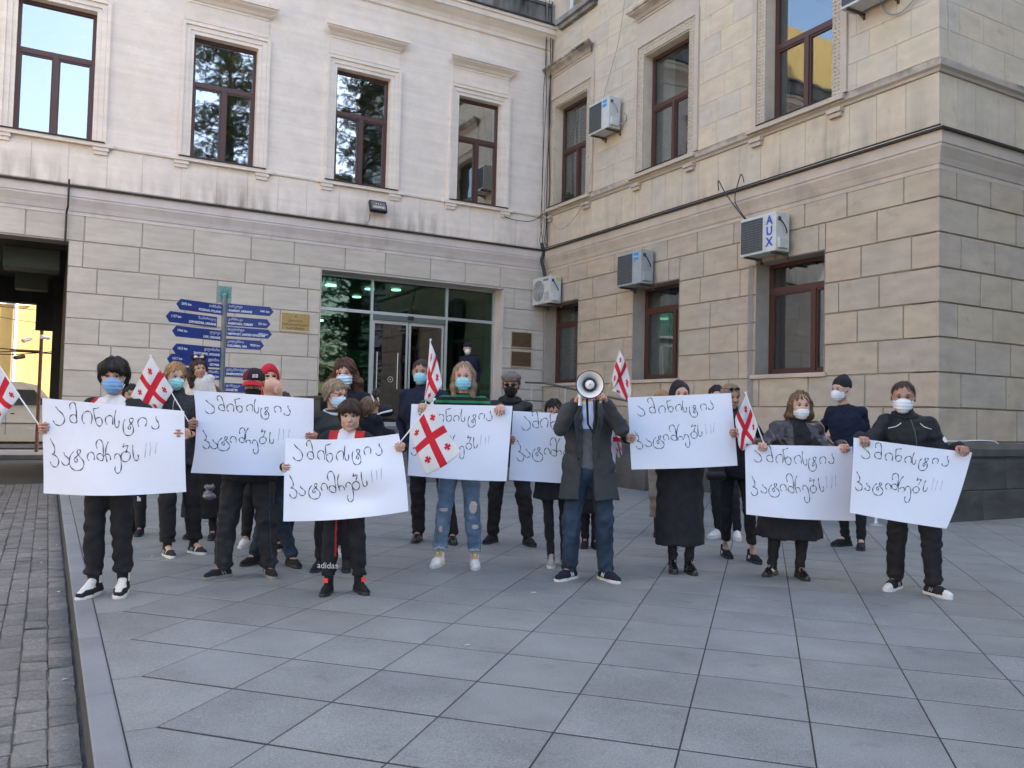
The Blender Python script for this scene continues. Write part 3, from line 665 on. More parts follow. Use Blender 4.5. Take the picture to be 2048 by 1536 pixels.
def tile_mesh(P, gap=.0038, bev=.002):
    P = [np.array(p, float) for p in P]; n = len(P); c = sum(P)/n
    def inset(P, a):
        out = []
        for k in range(n):
            p0, p1, p2 = P[k-1], P[k], P[(k+1) % n]
            e1 = (p1-p0)/np.linalg.norm(p1-p0); e2 = (p2-p1)/np.linalg.norm(p2-p1)
            n1 = np.array([-e1[1], e1[0], 0]); n2 = np.array([-e2[1], e2[0], 0]); g1, g2 = [a*(2.1 if abs(q@T_) > .8 else 1.) for q in (n1, n2)]; den = n1[0]*n2[1]-n1[1]*n2[0]
            out.append(p1+(np.array([(g1*n2[1]-g2*n1[1])/den, (n1[0]*g2-n2[0]*g1)/den, 0]) if abs(den) > .15 else n1*g1))
        return out
    A = inset(P, gap); B = inset(P, gap+bev)
    V = [p+np.array([0, 0, -.03]) for p in A]+[p+np.array([0, 0, -bev]) for p in A]+B
    F = [tuple(2*n+k for k in range(n))]
    for k in range(n):
        k2 = (k+1) % n
        F.append((k, k2, n+k2, n+k)); F.append((n+k, n+k2, 2*n+k2, 2*n+k))
    return V, F
sq = [np.zeros(3), U_*TS, (U_+T_)*TS, T_*TS]
_cen = sum(sq)/4
_V, _F = tile_mesh([p-_cen for p in sq]); tile_me = new_mesh('tile', _V, _F, [m_tile])
cells = []
for i in range(-40, 60):
    for j in range(-30, 60):
        c = TV(i, j)+_cen
        if i+j <= -4: continue
        if c[0] > 21 or c[1] < -4 or c[1] > YA+.25: continue
        if c[0] > XB+.3 and c[1] > YC+.3: continue
        d = c-CAM; dep = d @ CF
        vis = dep > .4 and abs((d @ CR)/max(dep, .1)) < .68 and -(d @ CU)/max(dep, .1) < .56
        cells.append((0 if vis else 1, dep, i, j, c))
cells.sort(key=lambda t: (t[0], t[1]))
halves = []
for i in range(-45, 20):
    j = -4-i
    a, b, c = TV(i+1, j), TV(i+1, j+1), TV(i, j+1)
    if -3 < a[1] < YA+.2: halves.append([np.array([.3235, a[1]+.0, 0]), a, b, c, np.array([.3235, c[1], 0])])
NT = 300-len(halves)
rest = MB()
for k, (v_, dep, i, j, c) in enumerate(cells):
    tz = (rnd.random()-.5)*.0012; rx, ry = (rnd.random()-.5)*.003, (rnd.random()-.5)*.003
    rx *= .6; ry *= .6
    if k < NT: link('tile', tile_me, terr, loc=(c[0], c[1], tz), rot=(rx, ry, 0))
    else: rest.add([np.array(v)+c+np.array([0, 0, tz]) for v in _V], _F)
ro = rest.obj('far_tiles', m_tile, terr, fix=False); ro['kind'] = 'stuff'
for P in halves:
    V, F = tile_mesh(P); c = sum(P)/5
    link('tile', new_mesh('tile', [v-c for v in V], F, [m_tile]), terr, loc=(c[0], c[1], (rnd.random()-.5)*.002))
# kerb
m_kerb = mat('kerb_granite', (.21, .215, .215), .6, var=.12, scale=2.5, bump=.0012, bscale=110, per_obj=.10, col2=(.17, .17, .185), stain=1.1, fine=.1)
m_kerbs = mat('shaded_kerb_side', (.045, .045, .046), .85, var=.3, scale=7, bump=.003, bscale=50)  # outer face painted darker than the top to stand for its shade
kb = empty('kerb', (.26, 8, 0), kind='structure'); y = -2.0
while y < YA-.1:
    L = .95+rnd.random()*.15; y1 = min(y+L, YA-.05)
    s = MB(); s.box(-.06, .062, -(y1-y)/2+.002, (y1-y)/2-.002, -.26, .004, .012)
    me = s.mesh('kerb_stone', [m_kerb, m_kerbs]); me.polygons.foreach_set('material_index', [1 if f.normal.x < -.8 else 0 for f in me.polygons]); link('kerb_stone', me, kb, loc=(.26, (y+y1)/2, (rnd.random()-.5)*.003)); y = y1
# setts of the carriageway
m_sett = mat('basalt_sett', (.135, .125, .11), .8, var=.35, scale=9, bump=.006, bscale=38, per_obj=.22, col2=(.175, .165, .15), stain=7, fine=.15)
spots(m_sett, 2.2, .55, .7, (.22, .21, .20), .35); spots(m_sett, 30, .66, .76, (.05, .05, .05), .5)
road = empty('cobbled_road', (-1, 8, -.15), kind='structure')
g = MB(); g.box(-16, .21, -8, 18.0, -.3, -.168); g.obj('sett_bed', mat('gritty_sett_joint', (.115, .105, .092), .95, var=.4, scale=20), road)
def sett_var(seed):
    r = random.Random(seed); j = lambda a: (r.random()-.5)*2*a
    lo = [(-.5, -.5), (.5, -.5), (.5, .5), (-.5, .5)]
    V = [(x+j(.015), y+j(.02), -1) for x, y in lo]+[(x+j(.02), y+j(.03), -.35) for x, y in lo]+[(x*.9+j(.03), y*.88+j(.05), j(.08)) for x, y in lo]+[(j(.12), j(.12), .16+j(.08))]
    F = [(a, (a+1) % 4, 4+(a+1) % 4, 4+a) for a in range(4)]+[(4+a, 4+(a+1) % 4, 8+(a+1) % 4, 8+a) for a in range(4)]+[(8+a, 8+(a+1) % 4, 12) for a in range(4)]
    return V, F
SVR = [sett_var(k) for k in range(9)]; SME = [new_mesh('sett', v, f, [m_sett]) for v, f in SVR]
sets = []
x = .19
while x > -4.5:
    w = .118+rnd.random()*.02; y = 1.6+rnd.random()*.1
    while y < 17.9:
        L = .11+rnd.random()**1.5*.17; sets.append((x-w/2, y+L/2, w, L)); y += L
    x -= w
def sdep(s):
    d = np.array([s[0], s[1], -.15])-CAM; dep = d @ CF; vis = dep > .4 and -.64 < (d @ CR)/dep and -(d @ CU)/dep < .5
    return (0 if vis else 1, dep)
sets.sort(key=sdep); rest = MB()
for k, (cx, cy, w, L) in enumerate(sets):
    q = rnd.randrange(9); sx, sy, sz = w-.006, L-.008, .026; z = -.152+(rnd.random()-.5)*.014
    if k < 300: link('sett', SME[q], road, loc=(cx, cy, z), rot=((rnd.random()-.5)*.12, (rnd.random()-.5)*.14, (rnd.random()-.5)*.05), scale=(sx, sy, sz))
    elif sdep((cx, cy))[0] == 0 or rnd.random() < .9:
        V, F = SVR[q]; rest.add([(cx+v[0]*sx, cy+v[1]*sy, z+v[2]*sz) for v in V], F)
ro = rest.obj('far_setts', m_sett, road, fix=False); ro['kind'] = 'stuff'
# litter on the setts and terrace
m_leaf = mat('pale_litter', (.5, .48, .45), .8, var=.2)
for k, (px, py) in enumerate([(82, 1097), (115, 1090), (82, 1125), (117, 1183), (130, 1358), (45, 1182), (306, 1112), (1068, 1185), (935, 1290)]):
    z = -.142 if px < 200 else .004
    p = ground_at(px, py, z); s = MB(); a = rnd.random()*3; r_ = .014+rnd.random()*.01
    s.add([(math.cos(a+t)*r_*(1+.4*math.sin(3*t)), math.sin(a+t)*r_*.6, .004*math.sin(2*t)+dz) for dz in (0, .0015) for t in (0, 1.2, 2.4, 3.6, 4.9)], [(0, 1, 2, 3, 4), (9, 8, 7, 6, 5)]+[(i, (i+1) % 5, 5+(i+1) % 5, 5+i) for i in range(5)])
    o = s.obj('litter', m_leaf); o.location = tuple(p)
    nm = 'on the cobbles' if px < 200 else 'on the grey paving'
    tag(o, 'small pale scrap of litter lying '+nm, 'litter', 'scraps of litter '+nm)

# ================================================================ FIGURES
def nrm(v):
    v = np.asarray(v, float); return v/(np.linalg.norm(v)+1e-12)
def rotz(a):
    c, s = math.cos(a), math.sin(a); return np.array([[c, -s, 0], [s, c, 0], [0, 0, 1.]])
def rotx(a):
    c, s = math.cos(a), math.sin(a); return np.array([[1., 0, 0], [0, c, -s], [0, s, c]])
def roty(a):
    c, s = math.cos(a), math.sin(a); return np.array([[c, 0, s], [0, 1., 0], [-s, 0, c]])

class Field:
    """implicit solid sampled on a grid: rounded shapes blended together, then skinned with surface nets"""
    def __init__(s, h): s.h = h; s.ops = []; s.post = []
    def cap(s, a, b, ra, rb=None, k=.02, M=None, sc=None, op='add'):
        a = np.asarray(a, float); b = np.asarray(b, float); rb = ra if rb is None else rb
        m = max(ra, rb)*(max(sc) if sc is not None else 1.0)
        s.ops.append(('cap', op, np.minimum(a, b)-m, np.maximum(a, b)+m, k, (a, b, ra, rb, M, sc))); return s
    def ell(s, c, r, k=.02, M=None, op='add'):
        c = np.asarray(c, float); m = max(r); s.ops.append(('ell', op, c-m, c+m, k, (c, np.asarray(r, float), M))); return s
    def cut(s, fn): s.ops.append(('cut', 'int', None, None, 0, fn)); return s
    def disp(s, fn): s.post.append(fn); return s
    def mesh(s, name, mats, paint=None, smooth=True, out=None, pre=None):
        los = [o[2] for o in s.ops if o[0] != 'cut' and o[1] == 'add']; his = [o[3] for o in s.ops if o[0] != 'cut' and o[1] == 'add']
        lo = np.min(los, 0)-3*s.h-.012; hi = np.max(his, 0)+3*s.h+.012
        n = np.ceil((hi-lo)/s.h).astype(int)+1
        ax = [lo[i]+s.h*np.arange(n[i]) for i in range(3)]
        F = np.full(n, .15, np.float32)
        for kind, op, a, b, k, d in s.ops:
            if kind == 'cut':
                X, Y, Z = ax[0][:, None, None], ax[1][None, :, None], ax[2][None, None, :]
                F = np.maximum(F, d(X, Y, Z)).astype(np.float32); continue
            pad = k+2.5*s.h+.01
            i0 = np.clip(np.floor((a-pad-lo)/s.h).astype(int), 0, n-1); i1 = np.clip(np.ceil((b+pad-lo)/s.h).astype(int)+1, 1, n)
            if np.any(i1 <= i0): continue
            sl = tuple(slice(i0[i], i1[i]) for i in range(3))
            X = ax[0][sl[0]][:, None, None]; Y = ax[1][sl[1]][None, :, None]; Z = ax[2][sl[2]][None, None, :]
            if kind == 'cap':
                p, q, ra, rb, M, sc = d
                x, y, z = X-p[0], Y-p[1], Z-p[2]; v = q-p
                if M is not None or sc is not None:
                    Mi = np.eye(3) if M is None else M.T
                    x, y, z = [Mi[r, 0]*x+Mi[r, 1]*y+Mi[r, 2]*z for r in range(3)]; v = Mi@v
                    if sc is not None: x, y, z = x/sc[0], y/sc[1], z/sc[2]; v = v/np.asarray(sc)
                L2 = v@v+1e-12; t = np.clip((x*v[0]+y*v[1]+z*v[2])/L2, 0, 1)
                D = np.sqrt((x-v[0]*t)**2+(y-v[1]*t)**2+(z-v[2]*t)**2)-(ra+(rb-ra)*t)
                if sc is not None: D = D*min(sc)
            else:
                c, r, M = d
                x, y, z = X-c[0], Y-c[1], Z-c[2]
                if M is not None: x, y, z = [M[0, q]*x+M[1, q]*y+M[2, q]*z for q in range(3)]
                k0 = np.sqrt((x/r[0])**2+(y/r[1])**2+(z/r[2])**2)+1e-9; k1 = np.sqrt((x/r[0]**2)**2+(y/r[1]**2)**2+(z/r[2]**2)**2)+1e-9
                D = k0*(k0-1)/k1
            G = F[sl]
            if op == 'add':
                hh = np.maximum(k-np.abs(G-D), 0)/max(k, 1e-6); F[sl] = np.minimum(G, D)-hh*hh*k*.25
            elif op == 'sub':
                hh = np.maximum(k-np.abs(G+D), 0)/max(k, 1e-6); F[sl] = np.maximum(G, -D)+hh*hh*k*.25
        if s.post:
            X, Y, Z = ax[0][:, None, None], ax[1][None, :, None], ax[2][None, None, :]
            for fn in s.post: F = F+fn(X, Y, Z)
        V, Q = surface_nets(F, lo, s.h)
        if len(V) == 0: V = np.zeros((3, 3)); Q = np.array([[0, 1, 2, 2]])
        if out is not None: return V, Q
        me = bpy.data.meshes.new(name)
        me.vertices.add(len(V)); me.vertices.foreach_set('co', V.astype(np.float32).ravel())
        me.loops.add(len(Q)*4); me.loops.foreach_set('vertex_index', Q.astype(np.int32).ravel())
        me.polygons.add(len(Q)); me.polygons.foreach_set('loop_start', np.arange(0, len(Q)*4, 4, dtype=np.int32))
        me.update(calc_edges=True)
        for m in (mats if isinstance(mats, (list, tuple)) else [mats]): me.materials.append(m)
        if paint is not None:
            C = V[Q].mean(1); me.polygons.foreach_set('material_index', paint(C).astype(np.int32))
        me.polygons.foreach_set('use_smooth', np.ones(len(Q), bool)); me.update()
        return me
def surface_nets(F, lo, h):
    S = F < 0; nx, ny, nz = F.shape
    cnt = np.zeros((nx-1, ny-1, nz-1), np.int8)
    for i in (0, 1):
        for j in (0, 1):
            for k in (0, 1): cnt += S[i:nx-1+i, j:ny-1+j, k:nz-1+k]
    idx = np.argwhere((cnt > 0) & (cnt < 8))
    if len(idx) == 0: return np.zeros((0, 3)), np.zeros((0, 4), int)
    I, J, K = idx.T; acc = np.zeros((len(idx), 3)); num = np.zeros(len(idx))
    cor = {(a, b, c): F[I+a, J+b, K+c] for a in (0, 1) for b in (0, 1) for c in (0, 1)}
    for axn in range(3):
        for u in (0, 1):
            for v in (0, 1):
                p = [u, v]; p.insert(axn, 0); q = [u, v]; q.insert(axn, 1)
                A = cor[tuple(p)]; B = cor[tuple(q)]; m = (A < 0) != (B < 0)
                t = np.where(m, A/np.where(np.abs(A-B) < 1e-9, 1, A-B), 0)
                pos = np.tile(np.array(p, float), (len(idx), 1)); pos[:, axn] += t
                acc[m] += pos[m]; num += m
    V = (idx+acc/num[:, None])*h+lo
    vid = np.full(cnt.shape, -1, np.int64); vid[I, J, K] = np.arange(len(idx))
    quads = []
    for axn in range(3):
        a = [slice(None)]*3; b = [slice(None)]*3; a[axn] = slice(0, -1); b[axn] = slice(1, None)
        s0 = S[tuple(a)]; s1 = S[tuple(b)]; E = np.argwhere(s0 != s1)
        o1, o2 = [q for q in range(3) if q != axn]
        E = E[(E[:, o1] > 0) & (E[:, o2] > 0) & (E[:, o1] < F.shape[o1]-1) & (E[:, o2] < F.shape[o2]-1)]
        def g(d1, d2):
            e = E.copy(); e[:, o1] -= d1; e[:, o2] -= d2; return vid[e[:, 0], e[:, 1], e[:, 2]]
        Q = np.stack([g(1, 1), g(0, 1), g(0, 0), g(1, 0)], 1)
        fl = s0[E[:, 0], E[:, 1], E[:, 2]]
        if axn == 1: fl = ~fl
        Q[~fl] = Q[~fl][:, ::-1]
        quads.append(Q[(Q >= 0).all(1)])
    return V, np.concatenate(quads)
def folds(amp, freq, seed, st=(1, 1, 1), zr=None):
    r = np.random.RandomState(seed); W = r.normal(size=(6, 3))*np.array(st); W = W/np.linalg.norm(W, axis=1)[:, None]*freq*(.6+.9*r.rand(6, 1)); ph = r.rand(6)*6.28
    def f(X, Y, Z):
        d = 0
        wx = .25*np.sin(7*Z+ph[0])+.2*np.sin(9*X+ph[1])
        for k in range(6): d = d+np.sin(W[k, 0]*X+W[k, 1]*Y+W[k, 2]*Z+ph[k]+3*wx)
        d = d*(amp/2.4)
        if zr is not None: d = d*(.35+.65*np.exp(-((Z-zr[0])/zr[1])**2))
        return d
    return f

# materials for people
def skin(name, c): return mat(name, c, .52, var=.07, scale=26, bump=.0004, bscale=220, spec=.35, col2=(c[0]*1.08, c[1]*.86, c[2]*.82), stain=9)
SK = dict(light=skin('light_skin', (.50, .315, .235)), mid=skin('warm_skin', (.42, .25, .175)), tan=skin('tan_skin', (.35, .20, .14)))
def cloth(name, c, rough=.9, **k): 
    k.setdefault('var', .16); k.setdefault('scale', 14); k.setdefault('bump', .0006); k.setdefault('bscale', 500); k.setdefault('spec', .2)
    return mat(name, c, rough, **k)
def hairm(name, c, c2=None): return mat(name, c, .6, var=.5, scale=34, bump=.002, bscale=160, stretch=(6, 6, .8), col2=c2, stain=26, spec=.28)
HM = dict(black=hairm('black_hair', (.014, .011, .010)), dark=hairm('dark_brown_hair', (.035, .021, .015), (.06, .035, .022)),
          brown=hairm('brown_wavy_hair', (.060, .026, .017), (.10, .045, .03)), blond=hairm('blond_hair', (.36, .22, .10), (.20, .11, .05)),
          dblond=hairm('dark_blond_hair', (.21, .15, .095), (.33, .25, .16)), ash=hairm('ash_brown_hair', (.17, .10, .06), (.09, .05, .03)), grey=hairm('greying_hair', (.06, .052, .048), (.13, .12, .11)))
m_eyew = mat('eye_white', (.62, .60, .57), .25, var=.02); m_iris = mat('dark_iris', (.025, .014, .010), .15, var=.1); m_brow = mat('dark_eyebrow', (.04, .025, .018), .8)
m_brow_l = mat('light_eyebrow', (.17, .10, .06), .8); m_lip = mat('lip', (.34, .13, .11), .5, var=.05)
m_mask_b = cloth('light_blue_surgical_mask', (.27, .56, .66), .8, var=.05); m_mask_d = cloth('denim_blue_surgical_mask', (.20, .34, .56), .8, var=.05); m_mask_w = cloth('white_mask', (.66, .69, .71), .8, var=.04); m_mask_t = cloth('turquoise_surgical_mask', (.30, .62, .62), .8, var=.05); m_mask_k = cloth('black_mask', (.012, .012, .013), .8)
m_mask_s = cloth('pale_blue_mask', (.48, .62, .72), .8, var=.04)
BLK = cloth('black_cloth', (.021, .021, .024), var=.3); BLK2 = cloth('washed_black_cloth', (.030, .030, .034), var=.35); NAVY = cloth('navy_cloth', (.014, .018, .036)); 
DENIM = cloth('dark_blue_denim', (.021, .034, .056), var=.35, scale=5, bump=.001, bscale=350, col2=(.038, .058, .088), stain=4)
m_rub = mat('white_rubber', (.62, .61, .58), .6, var=.08, scale=30); m_rubk = mat('black_rubber', (.02, .02, .02), .6, var=.1)

class Person:
    def __init__(s, label, feet, head_px, head_top, body_px=None, depth=None, H=None, bw=1., bd=1., lw=1., turn=0, head=(0, 0, 0), skin='mid', lean=(0, 0), hs=1.04, group=None, vox=1.0, foot_yaw=(-12, 12), fl=1., sw=1., z0=0.):
        """feet: two photo pixels of the shoes; head_px / head_top: pixel column of the head and row of its crown"""
        s.feetw = [ground_at(*f, z0) for f in feet]
        root = (s.feetw[0]+s.feetw[1])/2
        if depth is not None:                                     # feet hidden: stand at a given distance below the head
            p = at(head_px, 800, depth); root = np.array([p[0], p[1], z0]); off = np.array([math.cos(YAW), -math.sin(YAW), 0])*.1
            s.feetw = [root-off, root+off]
        s.o = root; s.R = rotz(-YAW); s.root = empty('person', tuple(root), -YAW); tag(s.root, label, 'person', group)
        s.z0 = z0
        d = depth_of(root+np.array([0, 0, .9])); s.dep = d
        top = at(head_px, head_top, d); s.H = H or (top[2]-z0)/1.012
        H = s.H; tl = s.loc(top); s.bw, s.bd, s.lw, s.sk, s.v = bw, bd, lw, SK[skin], vox*max(1., d/8.5)
        s.turn = R(turn); s.T = rotz(s.turn)
        f = [s.loc(p) for p in s.feetw]; s.feet = f; s.fyaw = [R(a) for a in foot_yaw]; s.fl = .150*H*fl
        bx = s.loc(at(body_px, 800, d))[0] if body_px else (f[0][0]+f[1][0])/2*.5+tl[0]*.5
        hz = .525*H
        s.hip = np.array([bx*.6+(f[0][0]+f[1][0])*.2, 0, hz]); s.chest = np.array([bx*.75+tl[0]*.25+lean[0], lean[1], .72*H])
        s.neck = np.array([s.chest[0]*.6+tl[0]*.4, lean[1]*1.1+.005, .835*H])
        s.hh = .133*H*hs
        s.hc = np.array([tl[0], lean[1]*1.3-.02, H*1.0-s.hh*.5]); s.Mh = rotz(R(head[0])) @ rotx(R(head[1])) @ roty(R(head[2]))
        s.sh = [s.T@np.array([q*.094*H*(1+.6*(bw-1))*sw, .01, 0])+np.array([s.chest[0]*.9+s.neck[0]*.1, s.chest[1], .803*H]) for q in (-1, 1)]
        s.hj = [s.T@np.array([q*.050*H*bw, 0, 0])+s.hip+np.array([0, 0, -.01*H]) for q in (-1, 1)]
        s.ank = [np.array([f[k][0], f[k][1]+.0, .050*H]) for k in (0, 1)]
        s.knee = []
        for k in (0, 1):
            L1 = L2 = np.linalg.norm(s.ank[k]-s.hj[k])/2*1.0035; pole = np.array([math.sin(s.fyaw[k]*.5), -math.cos(s.fyaw[k]*.5), 0])
            s.knee.append(s.ik(s.hj[k], s.ank[k], L1, L2, pole))
        s.wr = [None, None]; s.el = [None, None]; s.hand = [None, None]
        s.seed = int(abs(root[0]*977+root[1]*313)) % 9999
    def loc(s, p): return s.R.T@(np.asarray(p, float)-s.o)
    def glo(s, p): return s.R@np.asarray(p, float)+s.o
    def ik(s, a, b, L1, L2, pole):
        v = b-a; D = min(np.linalg.norm(v), (L1+L2)*.999); u = nrm(v); x = (L1*L1-L2*L2+D*D)/(2*D); y = math.sqrt(max(L1*L1-x*x, 0))
        p = pole-u*(pole@u); return a+u*x+nrm(p)*y
    def arm(s, k, wrist, f=(0, -1, 0), n=(1, 0, 0), pose='grip', pole=None, th=(0, 0, 1), size=1.):
        """wrist in local metres; f finger direction, n palm normal, th thumb side"""
        sd = -1 if k == 0 else 1; H = s.H; L1, L2 = .172*H, .150*H
        a = s.sh[k]; w = np.asarray(wrist, float); D = np.linalg.norm(w-a)
        if D > (L1+L2): e = D/(L1+L2)*1.002; L1 *= min(e, 1.12); L2 *= min(e, 1.12)
        if D > L1+L2: w = a+nrm(w-a)*(L1+L2)
        s.wr[k] = w; s.el[k] = s.ik(a, w, L1, L2, np.array(pole if pole is not None else (sd*.26, .28, -1.)))
        s.hand[k] = (nrm(f), nrm(n), nrm(th), pose, size*.92*H/1.75)
    def hang(s, k, out=.05, fwd=-.03, pose='relaxed'):
        sd = -1 if k == 0 else 1; w = s.sh[k]+np.array([sd*out, fwd, -.31*s.H]); s.arm(k, w, (0, -.1, -1), (-sd, 0, 0), pose, pole=(sd*.2, 1, 0), th=(0, -1, 0))
    def pocket(s, k):
        sd = -1 if k == 0 else 1; w = s.T@np.array([sd*.112*s.H*s.bw, -.02, 0])+s.hip+np.array([0, 0, .01]); s.arm(k, w, (0, -.3, -1), (-sd, 0, 0), None, pole=(sd*.5, 1, -.2)); return s
    def px(s, x, y, dd=0.): return s.loc(at(x, y, s.dep+dd))
    def hold(s, k, edge_world, side, pose='grip'):
        """grip a sheet at a point on its edge: side 'l', 'r' or 't'"""
        e = s.loc(edge_world); H = s.H/1.75
        if side == 't': s.arm(k, e+np.array([0, .055*H, .012]), (0, -1, -.05), (0, 0, -1), pose, th=(1 if k == 0 else -1, 0, 0))
        else:
            q = 1 if side == 'l' else -1
            s.arm(k, e+np.array([-q*.022*H, .066*H, -.01]), (q*.10, -1, 0), (q, .05, 0), pose, th=(0, .2, 1))
    def add(s, name, me, parent=None, label=None):
        o = bpy.data.objects.new(name, me); COL.objects.link(o); o.parent = parent or s.root
        if label: o['label'] = label
        return o
    # ---- body
    def hw(s, p): return s.hc+s.Mh@(np.asarray(p, float)*s.hh)
    def face_ops(s, F, t=0., jaw=1., ears=True):
        h, M = s.hh, s.Mh; w = s.hw
        F.ell(w((0, .06, .13)), np.array([.325, .39, .365])*h+t, .03, M); F.ell(w((0, -.10, -.07)), np.array([.262, .27, .37])*h+t, .03, M)
        F.cap(w((-.13, -.07, -.27)), w((.13, -.07, -.27)), .125*h*jaw+t, k=.03); F.ell(w((0, -.245, -.405)), np.array([.10*jaw, .085, .08])*h+t, .02, M)
    def body(s, head=True, face=True, mouth=True, brow=None):
        H = s.H; F = Field(.016*s.v)
        if head:
            g = Field(.0062*s.v if face else .009*s.v); s.face_ops(g); h, M, w = s.hh, s.Mh, s.hw
            if face:
                g.cap(w((0, -.335, .05)), w((0, -.415, -.12)), .028*h, .048*h, .014); g.ell(w((0, -.40, -.135)), np.array([.068, .05, .038])*h, .012, M)
                g.cap(w((-.15, -.285, .085)), w((.15, -.285, .085)), .045*h, k=.02)
                for q in (-1, 1):
                    g.ell(w((q*.125, -.385, .015)), np.array([.075, .07, .05])*h, .012, M, op='sub'); g.ell(w((q*.16, -.26, -.13)), np.array([.08, .07, .08])*h, .02, M)
                g.cap(w((-.075, -.345, -.245)), w((.075, -.345, -.245)), .024*h, k=.012); g.cap(w((-.055, -.345, -.285)), w((.055, -.345, -.285)), .026*h, k=.012)
                g.cap(w((-.085, -.385, -.265)), w((.085, -.385, -.265)), .010*h, k=.006, op='sub')
            for q in (-1, 1):
                Me = M@rotz(q*.35); g.ell(w((q*.345, .05, -.01)), np.array([.035, .085, .125])*h, .012, Me); g.ell(w((q*.375, .02, -.01)), np.array([.02, .04, .07])*h, .008, Me, op='sub')
            g.cap(w((0, .10, -.25)), s.neck+np.array([0, .01, -.03*H]), .185*h, .215*h*(.6+.4*s.bw), .03)
            g.cut(lambda X, Y, Z: (s.neck[2]-.03*H)-Z)
        # torso, arms and legs under the clothes
        t = -.012
        s.torso_ops(F, t); s.leg_ops(F, -.012)
        for k in (0, 1):
            if s.wr[k] is not None:
                F.cap(s.sh[k], s.el[k], .024*H, .021*H, .02); F.cap(s.el[k], s.wr[k], .021*H, .0145*H, .02)
        F.cap(s.neck, s.neck+np.array([0, 0, -.06*H]), .025*H, .04*H, .03)
        for k in (0, 1): F.cap(s.ank[k], s.ank[k]+s.fdir(k)*s.fl*.35+np.array([0, 0, -.02*H]), .018*H, .014*H, .02)
        Vs, Qs, n = [], [], 0
        for fld in [F]+([g] if head else [])+[s.hand_field(k) for k in (0, 1) if s.hand[k] is not None and s.hand[k][3]]:
            V, Q = fld.mesh('b', None, out=1); Vs.append(V); Qs.append(Q+n); n += len(V)
        V = np.concatenate(Vs); Q = np.concatenate(Qs)
        me = bpy.data.meshes.new('body'); me.vertices.add(len(V)); me.vertices.foreach_set('co', V.astype(np.float32).ravel())
        me.loops.add(len(Q)*4); me.loops.foreach_set('vertex_index', Q.astype(np.int32).ravel()); me.polygons.add(len(Q)); me.polygons.foreach_set('loop_start', np.arange(0, len(Q)*4, 4, dtype=np.int32))
        me.update(calc_edges=True); me.materials.append(s.sk); me.polygons.foreach_set('use_smooth', np.ones(len(Q), bool)); me.update()
        s.bodyo = s.add('body', me)
        if head and face:
            for q in (-1, 1):
                e = MB(); c = s.hw((q*.125, -.300, .010)); r = .041*s.hh; fd = nrm(s.Mh@np.array([0, -1., 0]))
                rings = [(math.sin(a)*r, math.cos(a)*r) for a in np.linspace(.02, 2.2, 9)]
                e.use(m_eyew); e.lathe(rings[2:], c, fd, 12, cap=False); e.use(m_iris); e.lathe(rings[:4], c+fd*.0008, fd, 12, cap=False)
                s.add('eye', e.mesh('eye', smooth=True), s.bodyo)
                b = MB(); w = s.hw; b.use(brow or m_brow)
                b.tube([w((q*.06, -.345, .088)), w((q*.11, -.352, .105)), w((q*.16, -.335, .108)), w((q*.205, -.30, .085))], [.010*s.hh, .016*s.hh, .014*s.hh, .006*s.hh], 6)
                s.add('eyebrow', b.mesh('eyebrow', smooth=True), s.bodyo)
                b = MB(); b.use(m_brow)
                b.tube([w((q*.072, -.342, .018)), w((q*.105, -.358, .040)), w((q*.15, -.352, .040)), w((q*.185, -.315, .018))], .0075*s.hh, 5); s.add('eyelash', b.mesh('eyelash'), s.bodyo)
            if mouth:
                b = MB(); b.use(m_lip); b.tube([w((-.085, -.335, -.262)), w((-.04, -.368, -.256)), w((0, -.374, -.262)), w((.04, -.368, -.256)), w((.085, -.335, -.262))], [.004*s.hh, .015*s.hh, .017*s.hh, .015*s.hh, .004*s.hh], 6)
                s.add('mouth', b.mesh('mouth', smooth=True), s.bodyo)
        return s
    def hand_field(s, k):
        f, n, th, pose, z = s.hand[k]; w = s.wr[k]; th = nrm(th-f*(th@f)); n = nrm(n-f*(n@f)-th*(n@th)); F = Field(.0040*s.v)
        P = lambda a, b, c: w+(f*a+th*b+n*c)*z
        F.cap(w-f*.05*z, w+f*.01*z, .024*z, .025*z, .012)
        F.cap(P(.02, .022, 0), P(.082, .027, 0), .014*z, .012*z, .014); F.cap(P(.02, -.004, 0), P(.086, .006, 0), .015*z, .012*z, .014); F.cap(P(.02, -.02, 0), P(.078, -.028, 0), .014*z, .011*z, .014)
        F.ell(P(.035, .024, .010), np.array([.028, .02, .02])*z, .012)
        cur = dict(grip=(48, 100, 150), fist=(75, 155, 215), relaxed=(18, 42, 60), flat=(5, 10, 12), pinch=(40, 85, 115))[pose]
        for q, (b, L) in enumerate([(.030, 1.), (.010, 1.08), (-.011, 1.), (-.031, .80)]):
            p = P(.084-.006*abs(q-1), b, 0); a0 = f
            for L_, ang, r0, r1 in ((.040, cur[0], .0092, .0088), (.025, cur[1], .0086, .0080), (.021, cur[2], .0078, .0066)):
                a = R(ang+q*2); d = nrm(f*math.cos(a)+n*math.sin(a)+th*(.03*(1.5-q))); e = p+d*L_*L*z; F.cap(p, e, r0*z, r1*z, .004); p = e
        a = P(.025, .03, .006); b = P(.052, .05, .020); c = P(.074, .044, .038) if pose in ('grip', 'fist', 'pinch') else P(.080, .062, .014); d = P(.086, .026, .050) if pose in ('grip', 'fist', 'pinch') else P(.105, .064, .018)
        F.cap(a, b, .0125*z, .0105*z, .008); F.cap(b, c, .0105*z, .0098*z, .005); F.cap(c, d, .0096*z, .0075*z, .004)
        return F
    def fdir(s, k): return np.array([math.sin(s.fyaw[k])*1, -math.cos(s.fyaw[k]), 0])
